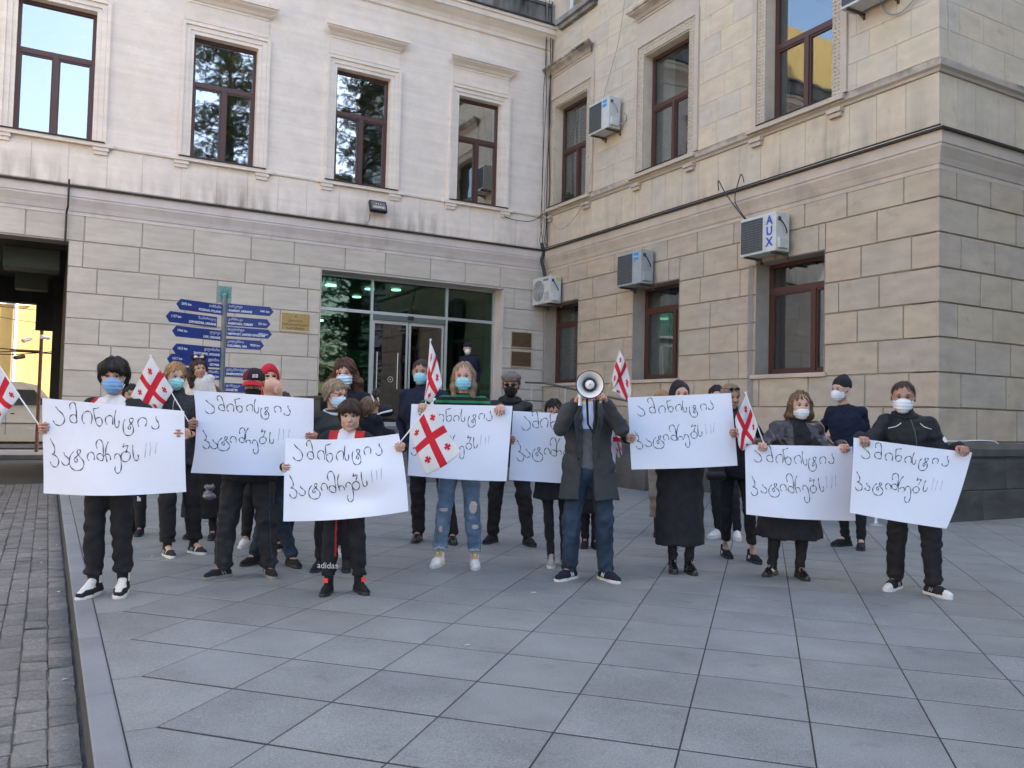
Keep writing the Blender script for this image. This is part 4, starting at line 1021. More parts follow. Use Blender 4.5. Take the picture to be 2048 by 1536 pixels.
    # ---- clothes
    def torso_ops(s, F, t=0., hem=None, flare=0., k=.035):
        H, T = s.H, s.T; bw, bd = s.bw, s.bd
        F.ell(s.chest, (.092*H*bw+t, .063*H*bd+t, .105*H+t), k, T); [F.cap(s.sh[q]+np.array([0, 0, -.004*H]), s.neck+np.array([0, .006, -.028*H]), .024*H+t*.75, .026*H+t*.6, k) for q in (0, 1)]
        F.cap(s.chest+np.array([0, 0, .04*H]), s.neck+np.array([0, 0, -.01*H]), .055*H*bw+t*.5, .026*H+t*.5, k)
        b = s.chest*.5+s.hip*.5+np.array([0, 0, 0.]); b = b+s.T@np.array([0, -.008*H*(bd-1)*6, 0]); F.ell(b, (.084*H*bw+t, .064*H*bd+t, .10*H+t), k, T)
        F.ell(s.hip+np.array([0, 0, .015*H]), (.094*H*bw+t, .066*H*bd+t, .072*H+t), k, T)
        if hem is not None and hem < s.hip[2]+.02:
            r0 = .092*H*bw+t; r1 = r0+flare; F.cap(s.hip, np.array([s.hip[0]*.5+(s.feet[0][0]+s.feet[1][0])*.25, s.hip[1], hem-.02]), r0, r1, k, T, (1., .74, 1.))
    def leg_ops(s, F, t=0., w=1., kn=1., an=1., k=.03):
        H = s.H*(.4+.6*s.lw*w)
        for q in (0, 1):
            F.cap(s.hj[q], s.knee[q], .045*H+t, .0275*H*(.5+.5*kn)+t, k); F.cap(s.knee[q], s.ank[q]+np.array([0, 0, .015*H]), .0275*H*(.5+.5*kn)+t, .0195*H*(.45+.55*an)+t, k)
            F.ell((s.knee[q]*.68+s.ank[q]*.32)+np.array([0, .006*H, 0]), (.0255*H+t, .029*H+t, .075*H), k)
    def trousers(s, m, v=.0125, t=.006, w=1., kn=1.05, an=1.25, hem=.045, amp=.006, name='trousers', paint=None, label=None, extra=None):
        F = Field(v*s.v); H = s.H; F.ell(s.hip+np.array([0, 0, .01*H]), (.094*H*s.bw+t, .068*H*s.bd+t, .07*H+t), .03, s.T); s.leg_ops(F, t, w, kn, an)
        F.disp(folds(amp*.55, 34, s.seed+3, (1, 1, .55), (.30*H, .14*H))); F.disp(folds(amp*.45, 80, s.seed+5, (1, 1, .8), (.28*H, .12*H))); F.disp(folds(amp*.8, 75, s.seed+9, (.6, .6, 1.3), (hem+.04, .05)))
        F.cut(lambda X, Y, Z: hem-Z+0*X+0*Y)
        if extra: extra(F)
        s.lastc = s.add(name, F.mesh(name, m, paint), label=label); return s.lastc
    def top(s, m, t=.014, hem=None, flare=0., sl=.008, amp=.006, name='jacket', paint=None, sleeves=(1, 1), cut=None, collar=0., label=None, cuff=.985, v=.0115, extra=None, extra2=None):
        F = Field(v*s.v); H = s.H; hem = hem if hem is not None else .50*H
        s.torso_ops(F, t, hem, flare)
        for q in (0, 1):
            if sleeves[q] and s.wr[q] is not None:
                w = s.el[q]+(s.wr[q]-s.el[q])*cuff
                F.cap(s.sh[q], s.el[q], .027*H+sl*.9, .0225*H+sl, .025); F.cap(s.el[q], w, .0225*H+sl, .0165*H+sl*.8, .02)
        if collar: F.cap(s.neck+np.array([0, .01, -.02*H]), s.neck+np.array([0, .008, collar]), .036*H+t*.4, .034*H+t*.3, .02, None, (1., 1.05, 1.))
        if extra: extra(F)
        F.cut(lambda X, Y, Z: hem-Z+0*X+0*Y+.006*np.sin(23*X+s.seed)*np.ones_like(Y))
        if cut: F.cut(cut)
        F.disp(folds(amp*.6, 32, s.seed, (1, 1, 1), (.66*H, .14*H))); F.disp(folds(amp*.55, 75, s.seed+1, (1, .6, .8), (.68*H, .16*H)))
        if extra2: extra2(F)
        s.lastc = s.add(name, F.mesh(name, m, paint), label=label); return s.lastc
    def shoes(s, m, sole=None, sock=1, h=.07, paint=None, sm=None, name='shoe', lace=None, high=0., thick=.024, stripe=None):
        sole = sole or m_rub; L = s.fl; H = s.H
        if sock:
            for q in (0, 1): sb = MB(); sb.use(BLK).tube([s.ank[q]+np.array([0, 0, -.03]), s.ank[q]+(s.knee[q]-s.ank[q])*.38], [.021*H, .0245*H], 12); s.add('sock', sb.mesh('sock', smooth=True))
        for q in (0, 1):
            d = s.fdir(q); lat = np.array([-d[1], d[0], 0]); f0 = np.array([s.feet[q][0], s.feet[q][1], 0]); P = lambda a, b, c: f0+d*a*L+lat*b*L+np.array([0, 0, c*L])
            F = Field(.0075*s.v); F.cap(P(-.18, 0, .13), P(.30, .0, .12), .135*L, .15*L, .05*L); F.cap(P(.30, .01, .12), P(.56, .02, .09), .16*L, .12*L, .05*L)
            F.cap(P(-.10, 0, .2), P(-.10, 0, .36+high), .135*L, .14*L, .06*L); F.cap(P(.0, 0, .30+high*.5), P(.34, 0, .18), .11*L, .10*L, .06*L)
            F.cut(lambda X, Y, Z: thick*.8-Z+0*X+0*Y); F.cut(lambda X, Y, Z: Z-(.40+high)*L+0*X+0*Y)
            pt = None
            if paint is not None: pt = lambda C, P=P, d=d, lat=lat, f0=f0: paint((C-f0)@d/L, (C-f0)@lat/L, C[:, 2]/L)
            so = s.add(name, F.mesh(name, m if isinstance(m, (list, tuple)) else [m], pt))
            o = MB(); out = [(-.33, 0), (-.29, .11), (-.1, .135), (.15, .14), (.36, .175), (.55, .15), (.66, .07), (.685, 0), (.65, -.08), (.52, -.145), (.34, -.16), (.12, -.125), (-.12, -.125), (-.29, -.10)]
            n = len(out); V = [P(a, b, 0) for a, b in out]+[P(a*1.01, b*1.03, 0)+np.array([0, 0, thick*.6]) for a, b in out]+[P(a*.98, b*.98, 0)+np.array([0, 0, thick]) for a, b in out]
            o.add(V, [tuple(range(n))[::-1], tuple(2*n+i for i in range(n))]+[(r*n+i, r*n+(i+1) % n, (r+1)*n+(i+1) % n, (r+1)*n+i) for r in (0, 1) for i in range(n)])
            s.add('sole', new_mesh('sole', o.v, o.f, [sole]), so)
            if lace:
                lb_ = MB(); lb_.use(lace)
                for i in range(4):
                    a = .34-.09*i; z = .235+.05*i; lb_.tube([P(a, -.07, z-.005), P(a+.02, 0, z+.025), P(a, .07, z-.005)], .010*L*1.2, 5)
                s.add('laces', lb_.mesh('laces'), so)
            if stripe:
                st = MB(); st.use(stripe)
                for b in (-1, 1):
                    st.tube([P(-.02, b*.150, .12), P(.03, b*.152, .24), P(.09, b*.158, .12), P(.14, b*.158, .24)], .013*L*1.3, 5)
                s.add('shoe_mark', st.mesh('shoe_mark'), so)
        return s
    def seam(s, o, pts, r, m, name='seam'):
        """a raised line (zip, stitching, pocket edge) laid on the front of a garment through (x, z) points"""
        from mathutils.bvhtree import BVHTree
        me = o.data; bv = BVHTree.FromPolygons([v.co.copy() for v in me.vertices], [tuple(f.vertices) for f in me.polygons]); P = []
        for x, z in [tuple(q) for q in smooth_line(pts, 6)]:
            h = bv.ray_cast(Vector((x, -1.2, z)), Vector((0, 1, 0)))
            if h[0] is not None: P.append(np.array(h[0])+np.array([0, -r*.3, 0]))
        if len(P) > 2:
            b = MB(); b.use(m); b.tube(P, r, 5); s.add(name, b.mesh(name, smooth=True), o)
    def jean_seams(s, o, m, r=.0022):
        H = s.H
        for q in (0, 1):
            sd = -1 if q == 0 else 1; k, a, h = s.knee[q], s.ank[q], s.hj[q]
            s.seam(o, [(h[0]+sd*.050*H, h[2]-.02), (k[0]+sd*.030*H, k[2]), (a[0]+sd*.024*H, a[2]+.06)], r, m)
            s.seam(o, [(h[0]+sd*.01, h[2]+.03*H), (h[0]+sd*.03*H, h[2]-.0*H), (h[0]+sd*.055*H, h[2]-.01*H)], r, m, 'pocket_edge')
    def collar_ring(s, m, r=.042, z=.0, th=.009, name='collar', tilt=.25, front=.0):
        H = s.H; c = s.neck+np.array([0, .004, z*H]); b = MB(); b.use(m)
        b.tube([c+s.T@np.array([math.cos(a)*r*H, math.sin(a)*r*H*.95, tilt*r*H*math.sin(a)]) for a in np.linspace(0, 2*math.pi, 25)[:-1]], th, 8, closed=True)
        return s.add(name, b.mesh(name, smooth=True))
    def mask(s, m, low=-.52, high=-.03, pleat=.004, duck=0.):
        h, M, w = s.hh, s.Mh, s.hw; F = Field(.0065*s.v); s.face_ops(F, .018*h)
        F.ell(w((0, -.29, -.22)), np.array([.225, .215+duck, .27])*h, .02, M)
        Mi = M.T
        def loc(X, Y, Z): return [Mi[r, 0]*(X-s.hc[0])+Mi[r, 1]*(Y-s.hc[1])+Mi[r, 2]*(Z-s.hc[2]) for r in range(3)]
        def c(X, Y, Z):
            x, y, z = loc(X, Y, Z); x = x/h; y = y/h; z = z/h
            d = np.maximum(low-z, z-(high-.55*np.abs(x)**1.6)); d = np.maximum(d, np.abs(x)-.275); d = np.maximum(d, y+.07+.15*np.abs(x)); return d*h
        F.cut(c)
        if pleat: F.disp(lambda X, Y, Z: pleat*np.sin(loc(X, Y, Z)[2]/h*2*math.pi/.105)*.6)
        o = s.add('face_mask', F.mesh('face_mask', m))
        b = MB(); b.use(m_mask_w if m is not m_mask_k else m_mask_k)
        for q in (-1, 1):
            b.tube([w((q*.262, -.12, -.12)), w((q*.31, -.05, -.02)), w((q*.36, .06, .09)), w((q*.36, .13, .03))], .0022, 5); b.tube([w((q*.255, -.10, -.33)), w((q*.31, -.01, -.18)), w((q*.355, .11, -.08))], .0022, 5)
        s.add('ear_loop', b.mesh('ear_loop'), o); return o
    def hair(s, m, kind='short', t=.035, da=1., line=.24, low=-.22, side=.0, seed=1, vol=0., part=0., v=.0075):
        """line: hairline height on the forehead, low: how far down the back it goes (in head heights)"""
        h, M, w = s.hh, s.Mh, s.hw; F = Field(v*s.v); Mi = M.T
        F.ell(w((0, .075, .15)), np.array([.335+vol, .40+vol, .37+vol*.8])*h+t*h, .03, M); F.ell(w((0, .17, -.03)), np.array([.30+vol, .29+vol, .30])*h+t*h*.6, .04, M)
        if kind in ('long', 'wavy', 'bob', 'toddler'):
            dn = dict(long=-1.15, wavy=-1.25, bob=-.42, toddler=-.85)[kind]; wd = dict(long=.30, wavy=.42, bob=.32, toddler=.36)[kind]; r = dict(long=.10, wavy=.155, bob=.14, toddler=.15)[kind]
            for q in (-1, 1):
                F.cap(w((q*.29, .06, .10)), w((q*(wd+.02), .07, -.38)), .12*h, (r+.02)*h, .03)
                if dn < -.5: F.cap(w((q*(wd+.02), .07, -.38)), w((q*(wd+.05), -.02, dn)), (r+.02)*h, r*.75*h, .03)
            F.ell(w((0, .22, -.3)), np.array([.33, .22, .42])*h, .04, M)
        if kind == 'bun': F.ell(w((0, .42, .36)), np.array([.17, .15, .16])*h, .02, M)
        if kind == 'braid':
            for i in range(9): F.ell(w((-.30-.012*i, .16, -.16-.105*i)), np.array([.085, .08, .075])*h*(1-.035*i), .01, M)
        if kind == 'bangs':
            F.ell(w((.0, -.16, .24)), np.array([.34, .27, .22])*h, .03, M)
            for x_, dx, z_ in ((-.22, -.03, -.02), (-.12, -.02, .05), (-.02, .0, .07), (.08, .02, .05), (.18, .02, .04), (.26, .01, -.02)):
                F.cap(w((x_, -.27, .26)), w((x_+dx, -.365+abs(x_)*.35, z_+.04)), .065*h, .022*h, .02)
        cz = line-.42+(.0 if kind != 'bangs' else -.1)
        F.ell(w((part, -.40, cz)), np.array([.245 if kind in ('bangs', 'short', 'crop') else .285, .36, .42])*h, .02, M, op='sub')
        if kind == 'bangs': pass
        def loc(X, Y, Z): return [(Mi[r, 0]*(X-s.hc[0])+Mi[r, 1]*(Y-s.hc[1])+Mi[r, 2]*(Z-s.hc[2]))/h for r in range(3)]
        if kind in ('short', 'bun', 'bangs', 'crop', 'braid'):
            F.cut(lambda X, Y, Z: (lambda x, y, z: np.maximum(low-z, np.minimum(-.02+side-y, .06-z+side*0))*h)(*loc(X, Y, Z)))
        def strands(X, Y, Z):
            x, y, z = loc(X, Y, Z); a = np.arctan2(x, y+.3*z)
            wv = 2.2*np.sin(9*z+seed)+1.5*np.sin(5*x+7*y)+(2.5*np.sin(14*z+3*x) if kind in ('wavy', 'toddler') else 0)
            return h*da*(.016*np.sin(24*a+wv)+.013*np.sin(43*a+1.7*wv+seed)+.022*np.sin(9*a+wv*.6+seed)+.010*np.sin(17*z+5*x+seed))
        F.disp(strands)
        ho = s.add('hair', F.mesh('hair', m)); s.strands(ho, m, kind); return ho
    def strands(s, ho, m, kind, n=420):
        from mathutils.bvhtree import BVHTree
        me = ho.data; V = [v.co.copy() for v in me.vertices]; bv = BVHTree.FromPolygons(V, [tuple(f.vertices) for f in me.polygons])
        r = random.Random(s.seed); cr = Vector(s.hw((0, .12, .50))); h = s.hh; b = MB(); long = kind in ('long', 'wavy', 'bob', 'toddler')
        for k in range(n if s.v < 1.2 else n//2):
            v = me.vertices[r.randrange(len(V))]; p = v.co.copy(); nn = v.normal.copy(); wv = r.uniform(-.4, .4); st = .085*h*r.uniform(.7, 1.2); off = r.uniform(.0005, .0035) if r.random() < .8 else r.uniform(.004, .011)
            P = []; w = r.uniform(.0011, .0024)
            for q in range(6):
                P.append((p+nn*off*(.4+q*.2), nn.copy()))
                d = (p-cr); d.normalize(); d = d*(.9 if p.z > s.hc[2]+.1*h else .25)+Vector((0, 0, -1))*(1. if long or p.z < s.hc[2]+.2*h else .5)
                d -= nn*d.dot(nn); sdv = nn.cross(d); d = d.normalized()+sdv*wv*math.sin(q*1.2+k)
                p = p+d.normalized()*st; c = bv.find_nearest(p)
                if c[0] is None: break
                if (c[0]-p).length < .03: p = c[0]; nn = c[1]
                else: break
            if len(P) < 4: continue
            base = len(b.v)
            for i, (c, nn_) in enumerate(P):
                t = (P[min(i+1, len(P)-1)][0]-P[max(i-1, 0)][0]).normalized(); sd = nn_.cross(t); ww = w*(1-i/len(P)*.85); b.v += [tuple(c+sd*ww), tuple(c+nn_*ww*.6), tuple(c-sd*ww)]
            for i in range(len(P)-1):
                a = base+3*i
                for j in (0, 1): b.f.append((a+j, a+j+1, a+j+4, a+j+3)); b.m.append(0)
        o = s.add('loose_strands', new_mesh('loose_strands', b.v, b.f, [m], smooth=True), ho); o['kind'] = 'stuff'
    def scarf(s, m, face=(.235, .33)):
        h, M, w = s.hh, s.Mh, s.hw; F = Field(.008*s.v)
        F.ell(w((0, .07, .13)), np.array([.39, .45, .43])*h, .03, M); F.cap(w((0, .06, -.1)), w((0, .05, -.55)), .36*h, .36*h, .05); F.cap(w((0, .03, -.5)), s.neck+np.array([0, -.01, -.04*s.H]), .36*h, .085*s.H, .04, None, (1.1, .8, 1))
        F.ell(w((0, -.46, -.10)), np.array([face[0], .42, face[1]])*h, .02, M, op='sub'); F.disp(folds(.006, 30, s.seed, (1, 1, .6)))
        return s.add('headscarf', F.mesh('headscarf', m))
    def glasses(s, m_lens, m_fr, z=.02, y=-.365, w_=.105, hh=.07, round_=False, name='glasses', y2=.05):
        w = s.hw; b = MB(); b.use(m_fr)
        for q in (-1, 1):
            pts = [w((q*.125+math.cos(a)*w_, y+.06*abs(q*.125+math.cos(a)*w_)**1.3, z+math.sin(a)*hh*(1 if round_ else (1 if math.sin(a) < 0 else .8)))) for a in np.linspace(0, 2*math.pi, 17)[:-1]]
            b.tube(pts, .009*s.hh*1.3, 5, closed=True)
            if m_lens is not None:
                c = w((q*.125, y, z)); b.use(m_lens); n = len(pts); b.add([c]+pts+[p+s.Mh@np.array([0, .004, 0]) for p in pts], [(0, 1+i, 1+(i+1) % n) for i in range(n)]); b.use(m_fr)
            b.tube([w((q*.225, y+.03, z+.02)), w((q*.33, -.1, z+.03)), w((q*.355, .06, z+.01))], .011*s.hh, 5)
        b.tube([w((-.03, y-.01, z+.015)), w((0, y-.02, z+.03)), w((.03, y-.01, z+.015))], .010*s.hh, 5)
        return s.add(name, b.mesh(name))

# ================================================================ PLACARDS
m_sheet = mat('white_paper', (.74, .765, .86), .75, var=.02, scale=2, spec=.25)
m_ink = mat('dark_marker_ink', (.035, .04, .055), .6, var=.2, scale=30); m_pencil = mat('faint_red_pencil', (.36, .30, .33), .8)
_L = [[(222,172),(262,215),(320,260),(352,315),(345,365),(305,398),(255,395),(222,375),(200,345)],
[(432,185),(415,150),(425,115),(462,95),(495,115),(515,180),(525,250),(535,310),(535,365),(500,375),(455,362),(428,320),(440,280),(485,262),(520,280),(535,320)],
[(625,375),(595,340),(590,285),(615,245),(660,228),(700,250),(718,300),(712,375)],
[(840,142),(795,155),(752,165),(755,230),(765,300),(780,360),(820,392),(858,365),(868,320),(850,280),(810,275),(775,300)],
[(940,382),(915,345),(920,300),(955,268),(1000,262),(1025,300),(1022,380)],
[(1072,180),(1060,260),(1065,340),(1085,390),(1112,398),(1130,365),(1125,310)],
[(1190,290),(1170,350),(1175,430),(1200,480),(1245,497),(1295,480),(1315,430),(1300,370),(1262,325),(1252,285),(1285,275),(1305,290),(1290,330),(1250,370),(1238,400),(1262,418),(1275,395),(1262,380)],
[(1398,380),(1378,340),(1385,300),(1420,275),(1465,285),(1485,325),(1472,375)],
[(1608,235),(1605,270),(1630,310),(1643,350),(1630,390),(1590,405),(1550,390),(1540,362)],
[(160,640),(180,680),(210,730),(218,775),(205,810),(178,825),(225,840),(262,875),(268,920),(245,965),(205,975),(165,950),(150,915)],
[(328,795),(345,830),(390,860),(412,895),(400,930),(365,945),(325,930),(305,900)],
[(505,785),(465,830),(448,890),(460,950),(505,990),(560,1000),(615,985),(642,940),(635,890),(590,845),(552,800),(560,765),(590,768),(585,805),(545,840),(515,870),(525,900),(550,902),(558,880),(545,868)],
[(690,875),(662,840),(670,790),(705,760),(745,775),(768,820),(765,865)],
[(800,712),(782,665),(795,615),(835,590),(868,610),(888,660),(893,740),(895,820),(885,870),(850,872),(810,850),(798,810),(825,782),(865,785),(893,815)],
[(960,600),(930,660),(915,730),(918,800),(935,875)],[(920,830),(945,800),(985,798),(1008,825),(1010,865)],
[(1055,840),(1048,805),(1070,775),(1105,778),(1135,820),(1150,900),(1155,970),(1140,1020),(1110,1035),(1080,1015),(1065,980),(1070,940)],
[(1195,618),(1185,650),(1180,670),(1215,655),(1252,650),(1240,690),(1222,750)],[(1222,750),(1180,765),(1160,805),(1175,850),(1215,872),(1255,855),(1275,815),(1262,770),(1222,750)],
[(1312,635),(1310,700),(1318,780),(1335,835),(1365,845),(1390,815),(1385,765)]]
_X = [[(1470,615),(1468,710),(1465,810)],[(1550,625),(1552,700),(1540,790)],[(1632,620),(1622,700),(1615,780)]]
def _uv(p): x, y = p; yt = 38+(x-35)*.057; return ((x-35)/1958, (y-yt)/(1345-yt))
def smooth_line(P, n=5):
    P = [np.array(p, float) for p in P]; out = []
    for i in range(len(P)-1):
        a, b, c, d = P[max(i-1, 0)], P[i], P[i+1], P[min(i+2, len(P)-1)]
        for k in range(n):
            t = k/n; out.append(.5*((2*b)+(-a+c)*t+(2*a-5*b+4*c-d)*t*t+(-a+3*b-3*c+d)*t**3))
    out.append(P[-1]); return out
def placard(label, corners, deps, seed, bulge=.03, sag=(0, 0, 0, 0), dent=0., text=(0, 0, 1, 1)):
    """corners TL TR BR BL in photo pixels with their distances; sag of top, right, bottom, left edges in metres (outwards)"""
    C = [at(x, y, d) for (x, y), d in zip(corners, deps)]; r = random.Random(seed)
    eu = nrm(C[1]-C[0]); ev = nrm(C[3]-C[0]); n = nrm(np.cross(ev, eu)); n = n if n@(CAM-C[0]) > 0 else -n
    ph = [r.random()*6 for _ in range(4)]
    def S(u, v, o=0.):
        p = C[0]*(1-u)*(1-v)+C[1]*u*(1-v)+C[2]*u*v+C[3]*(1-u)*v
        p = p-ev*sag[0]*4*u*(1-u)*(1-v)+ev*sag[2]*4*u*(1-u)*v+eu*sag[1]*4*v*(1-v)*u-eu*sag[3]*4*v*(1-v)*(1-u)
        z = bulge*math.sin(math.pi*u)*(.5+.5*v)+.006*math.sin(5*u+3*v+ph[0])+.004*math.sin(9*u-6*v+ph[1])+.010*v*v*math.sin(4.5*u+ph[2])
        if dent: z -= dent*math.exp(-((u-.55)/.22)**2-((v-.75)/.14)**2)-dent*.6*math.exp(-((u-.62)/.3)**2-((v-.45)/.2)**2)
        return p+n*(z+o)
    nu, nv = 30, 20; mb = MB()
    top = [S(i/nu, j/nv, .0006) for j in range(nv+1) for i in range(nu+1)]; bot = [S(i/nu, j/nv, -.0006) for j in range(nv+1) for i in range(nu+1)]
    N = len(top); F = []
    for j in range(nv):
        for i in range(nu):
            a = j*(nu+1)+i; F.append((a, a+nu+1, a+nu+2, a+1)); F.append((N+a, N+a+1, N+a+nu+2, N+a+nu+1))
    rim = [i for i in range(nu)]+[j*(nu+1)+nu for j in range(nv)]+[nv*(nu+1)+nu-i for i in range(nu)]+[(nv-j)*(nu+1) for j in range(nv)]
    for k in range(len(rim)): a, b = rim[k], rim[(k+1) % len(rim)]; F.append((a, b, N+b, N+a))
    mb.add(top+bot, F); me = mb.mesh('placard', [m_sheet], smooth=True); o = link('placard', me)
    tag(o, label, 'placard', 'white hand lettered placards')
    ink = MB(); W = np.linalg.norm(C[1]-C[0])
    wa, wb = r.uniform(-.018, .018), r.uniform(-.028, .028)
    for strokes, m, wd in ((_L, m_ink, .0064), (_X, m_pencil, .0032)):
        ink.use(m)
        for st in strokes:
            jx, jy = (r.random()-.5)*.016, (r.random()-.5)*.026
            L = [np.array(_uv(p)) for p in st]
            c0 = sum(L)/len(L); sc = 1+(r.random()-.5)*.20; sk = (r.random()-.5)*.22; L = [c0+np.array([(p-c0)[0]*sc-(p-c0)[1]*sk*.6, (p-c0)[1]*sc*(1+.1*math.sin(seed*3))])+np.array([jx+wa*math.sin(4*c0[0]+seed), jy+wb*math.sin(5*c0[0]+seed*2.1)]) for p in L]
            L = smooth_line([(text[0]+p[0]*text[2], text[1]+p[1]*text[3]) for p in L])
            Q = [S(p[0], p[1], .0022) for p in L]; V = []
            for i in range(len(Q)):
                t = nrm(Q[min(i+1, len(Q)-1)]-Q[max(i-1, 0)]); sd = np.cross(t, n); w = wd*(.8+.3*math.sin(i*.6+ph[3])); V += [Q[i]+sd*w*.55, Q[i]-sd*w*.55]
            ink.add(V, [(2*i, 2*i+2, 2*i+3, 2*i+1) for i in range(len(Q)-1)])
    ink.obj('lettering', parent=o, fix=False)
    return o

# ================================================================ FLAGS
def flag_material():
    m = bpy.data.materials.new('white_flag_with_red_crosses'); m.use_nodes = True; nt = m.node_tree; N = nt.nodes; L = nt.links
    b = N['Principled BSDF']; b.inputs['Roughness'].default_value = .75; b.inputs['Specular IOR Level'].default_value = .2
    uv = N.new('ShaderNodeUVMap'); uv.uv_map = 'UVMap'; sp = N.new('ShaderNodeSeparateXYZ'); L.new(uv.outputs[0], sp.inputs[0])
    def M(op, a, c=None):
        n = N.new('ShaderNodeMath'); n.operation = op
        for k, v in enumerate((a, c)):
            if v is None: continue
            if isinstance(v, (int, float)): n.inputs[k].default_value = v
            else: L.new(v, n.inputs[k])
        return n.outputs[0]
    x = M('MULTIPLY', sp.outputs[0], 1.5); y = sp.outputs[1]
    ax = M('ABSOLUTE', M('SUBTRACT', x, .75)); ay = M('ABSOLUTE', M('SUBTRACT', y, .5))
    big = M('MAXIMUM', M('LESS_THAN', ax, .1), M('LESS_THAN', ay, .1))
    bx = M('ABSOLUTE', M('SUBTRACT', ax, .425)); by = M('ABSOLUTE', M('SUBTRACT', ay, .30))
    wx = M('ADD', M('MULTIPLY', by, .35), .018); wy = M('ADD', M('MULTIPLY', bx, .35), .018)
    small = M('MAXIMUM', M('MULTIPLY', M('LESS_THAN', bx, wx), M('LESS_THAN', by, .085)), M('MULTIPLY', M('LESS_THAN', by, wy), M('LESS_THAN', bx, .085)))
    f = M('MAXIMUM', big, small)
    mx = N.new('ShaderNodeMix'); mx.data_type = 'RGBA'; mx.inputs[6].default_value = (.72, .71, .73, 1); mx.inputs[7].default_value = (.60, .025, .045, 1)
    L.new(f, mx.inputs[0]); L.new(mx.outputs[2], b.inputs['Base Color'])
    out = N['Material Output']; tl = N.new('ShaderNodeBsdfTranslucent'); L.new(mx.outputs[2], tl.inputs[0]); ms = N.new('ShaderNodeMixShader'); ms.inputs[0].default_value = .22
    L.new(b.outputs[0], ms.inputs[1]); L.new(tl.outputs[0], ms.inputs[2]); L.new(ms.outputs[0], out.inputs[0]); return m
m_flag = flag_material(); m_pole = mat('white_plastic_pole', (.70, .70, .70), .4, var=.05)
m_stick = mat('pale_wooden_stick', (.50, .40, .28), .6, var=.1)
def flag(label, pole, depth, grid, wave=.012, group='small white flags with red crosses', tip=True, pm=None, rad=.0048, d2=None):
    """pole: two pixels (bottom, top); grid: rows by u (hoist to fly), each v=top, middle, bottom, as (px, py, offset towards the camera)"""
    A = at(*pole[0], depth); B = at(*pole[1], d2 or depth)
    o = empty('flag', tuple(A)); tag(o, label, 'flag', group)
    p = MB(); p.tube([A, A*.5+B*.5+np.array([0, 0, -.004]), B], rad, 8)
    if tip: p.lathe([(.001, -.012), (.007, -.008), (.009, 0), (.007, .008), (.001, .012)], B, nrm(B-A), 10)
    p.obj('pole', pm or m_pole, o, smooth=True)
    G = [[at(x, y, depth-z) for (x, y, z) in row] for row in grid]; nr, nc = len(G), 3
    def lag(P, t):
        if len(P) == 2: return P[0]*(1-t)+P[1]*t
        if len(P) == 3: return P[0]*(2*(t-.5)*(t-1))+P[1]*(-4*t*(t-1))+P[2]*(2*t*(t-.5))
        k = min(int(t*(len(P)-1)), len(P)-2); s = t*(len(P)-1)-k; a, b, c, d = P[max(k-1, 0)], P[k], P[k+1], P[min(k+2, len(P)-1)]
        return .5*((2*b)+(-a+c)*s+(2*a-5*b+4*c-d)*s*s+(-a+3*b-3*c+d)*s**3)
    nu, nv = 36, 24; V = []; UV = []
    for i in range(nu+1):
        u = i/nu; col = [lag([G[r][c] for r in range(nr)], u) for c in range(nc)]
        for j in range(nv+1):
            v = j/nv; q = lag(col, v); q = q-CF*(wave*math.sin(7*u+4*v)*u+wave*.5*math.sin(13*v-5*u)*min(1, u*3)); V.append(q); UV.append((u, 1-v))
    F = []; n1 = nv+1; N = len(V)
    for i in range(nu):
        for j in range(nv): a = i*n1+j; F.append((a, a+1, a+n1+1, a+n1))
    me = new_mesh('cloth', V, F, [m_flag], smooth=True); uvl = me.uv_layers.new(name='UVMap')
    for l in me.loops: uvl.data[l.index].uv = UV[l.vertex_index]
    c = link('cloth', me, o); sd = c.modifiers.new('thickness', 'SOLIDIFY'); sd.thickness = .0012
    return o

# ================================================================ THE PEOPLE
K = BLK
# 1 boy far left
p = Person('teenage boy with black fringe, denim blue mask and black raglan top holding the leftmost placard', [(187, 1190), (245, 1187)], 228, 713, 222, skin='mid', head=(18, 2, 0), hs=1.12, foot_yaw=(-6, 14), lw=1.08, fl=1.12)
PD1 = p.dep-.34
p.hold(0, at(85, 853, PD1), 'l'); p.hold(1, at(372, 870, PD1), 'r'); p.body(mouth=False)
m_rag = cloth('white_shirt', (.58, .58, .60)); m_red = cloth('red_cloth', (.42, .03, .03))
nz = p.neck[2]; cx = p.neck[0]
p.top(([m_rag, K, m_red]), t=.020, hem=.52*p.H, amp=.009, name='raglan_top', paint=lambda C: np.where(np.abs(C[:, 0]-cx) < .165-.36*(C[:, 2]-(nz-.2)), 0, np.where((np.abs(C[:, 0]-cx) < .20-.36*(C[:, 2]-(nz-.2))) & (C[:, 2] > nz-.09) & (C[:, 0] < cx), 2, 1)))
p.collar_ring(K, .041, -.012, .009)
p.trousers([K, cloth('dark_red_stripe', (.09, .012, .016))], t=.016, an=1.5, amp=.010, hem=.15, name='track_trousers', paint=lambda C: np.where((C[:, 0] < p.knee[0][0]-.058) & (C[:, 1] > p.knee[0][1]-.05), 1, 0))
p.shoes([m_rub, K, mat('dark_sneaker_panel', (.03, .025, .025), .6)], paint=lambda a, b, c: np.where((c > .30) & (a < .12), 0, np.where((np.abs(b) > .085) & (c < .22) & (c > .06) & (a > -.25), 1, np.where((a > .47) & (c < .17), 1, np.where((a < .02) & (c > .2), 1, 0)))), lace=m_rub, high=.22, name='sneaker')
p.mask(m_mask_d); p.hair(HM['black'], 'bangs', t=.05, low=-.35, vol=.02)
flag('white flag with red crosses cut off by the left edge of the photo', [(90, 868), (-8, 722)], PD1+.02, [[(-8, 724, 0), (16, 757, 0), (41, 791, 0)], [(-30, 768, .02), (-4, 795, .03), (22, 815, .02)], [(-52, 806, .03), (-25, 832, .03), (0, 848, .03)]])
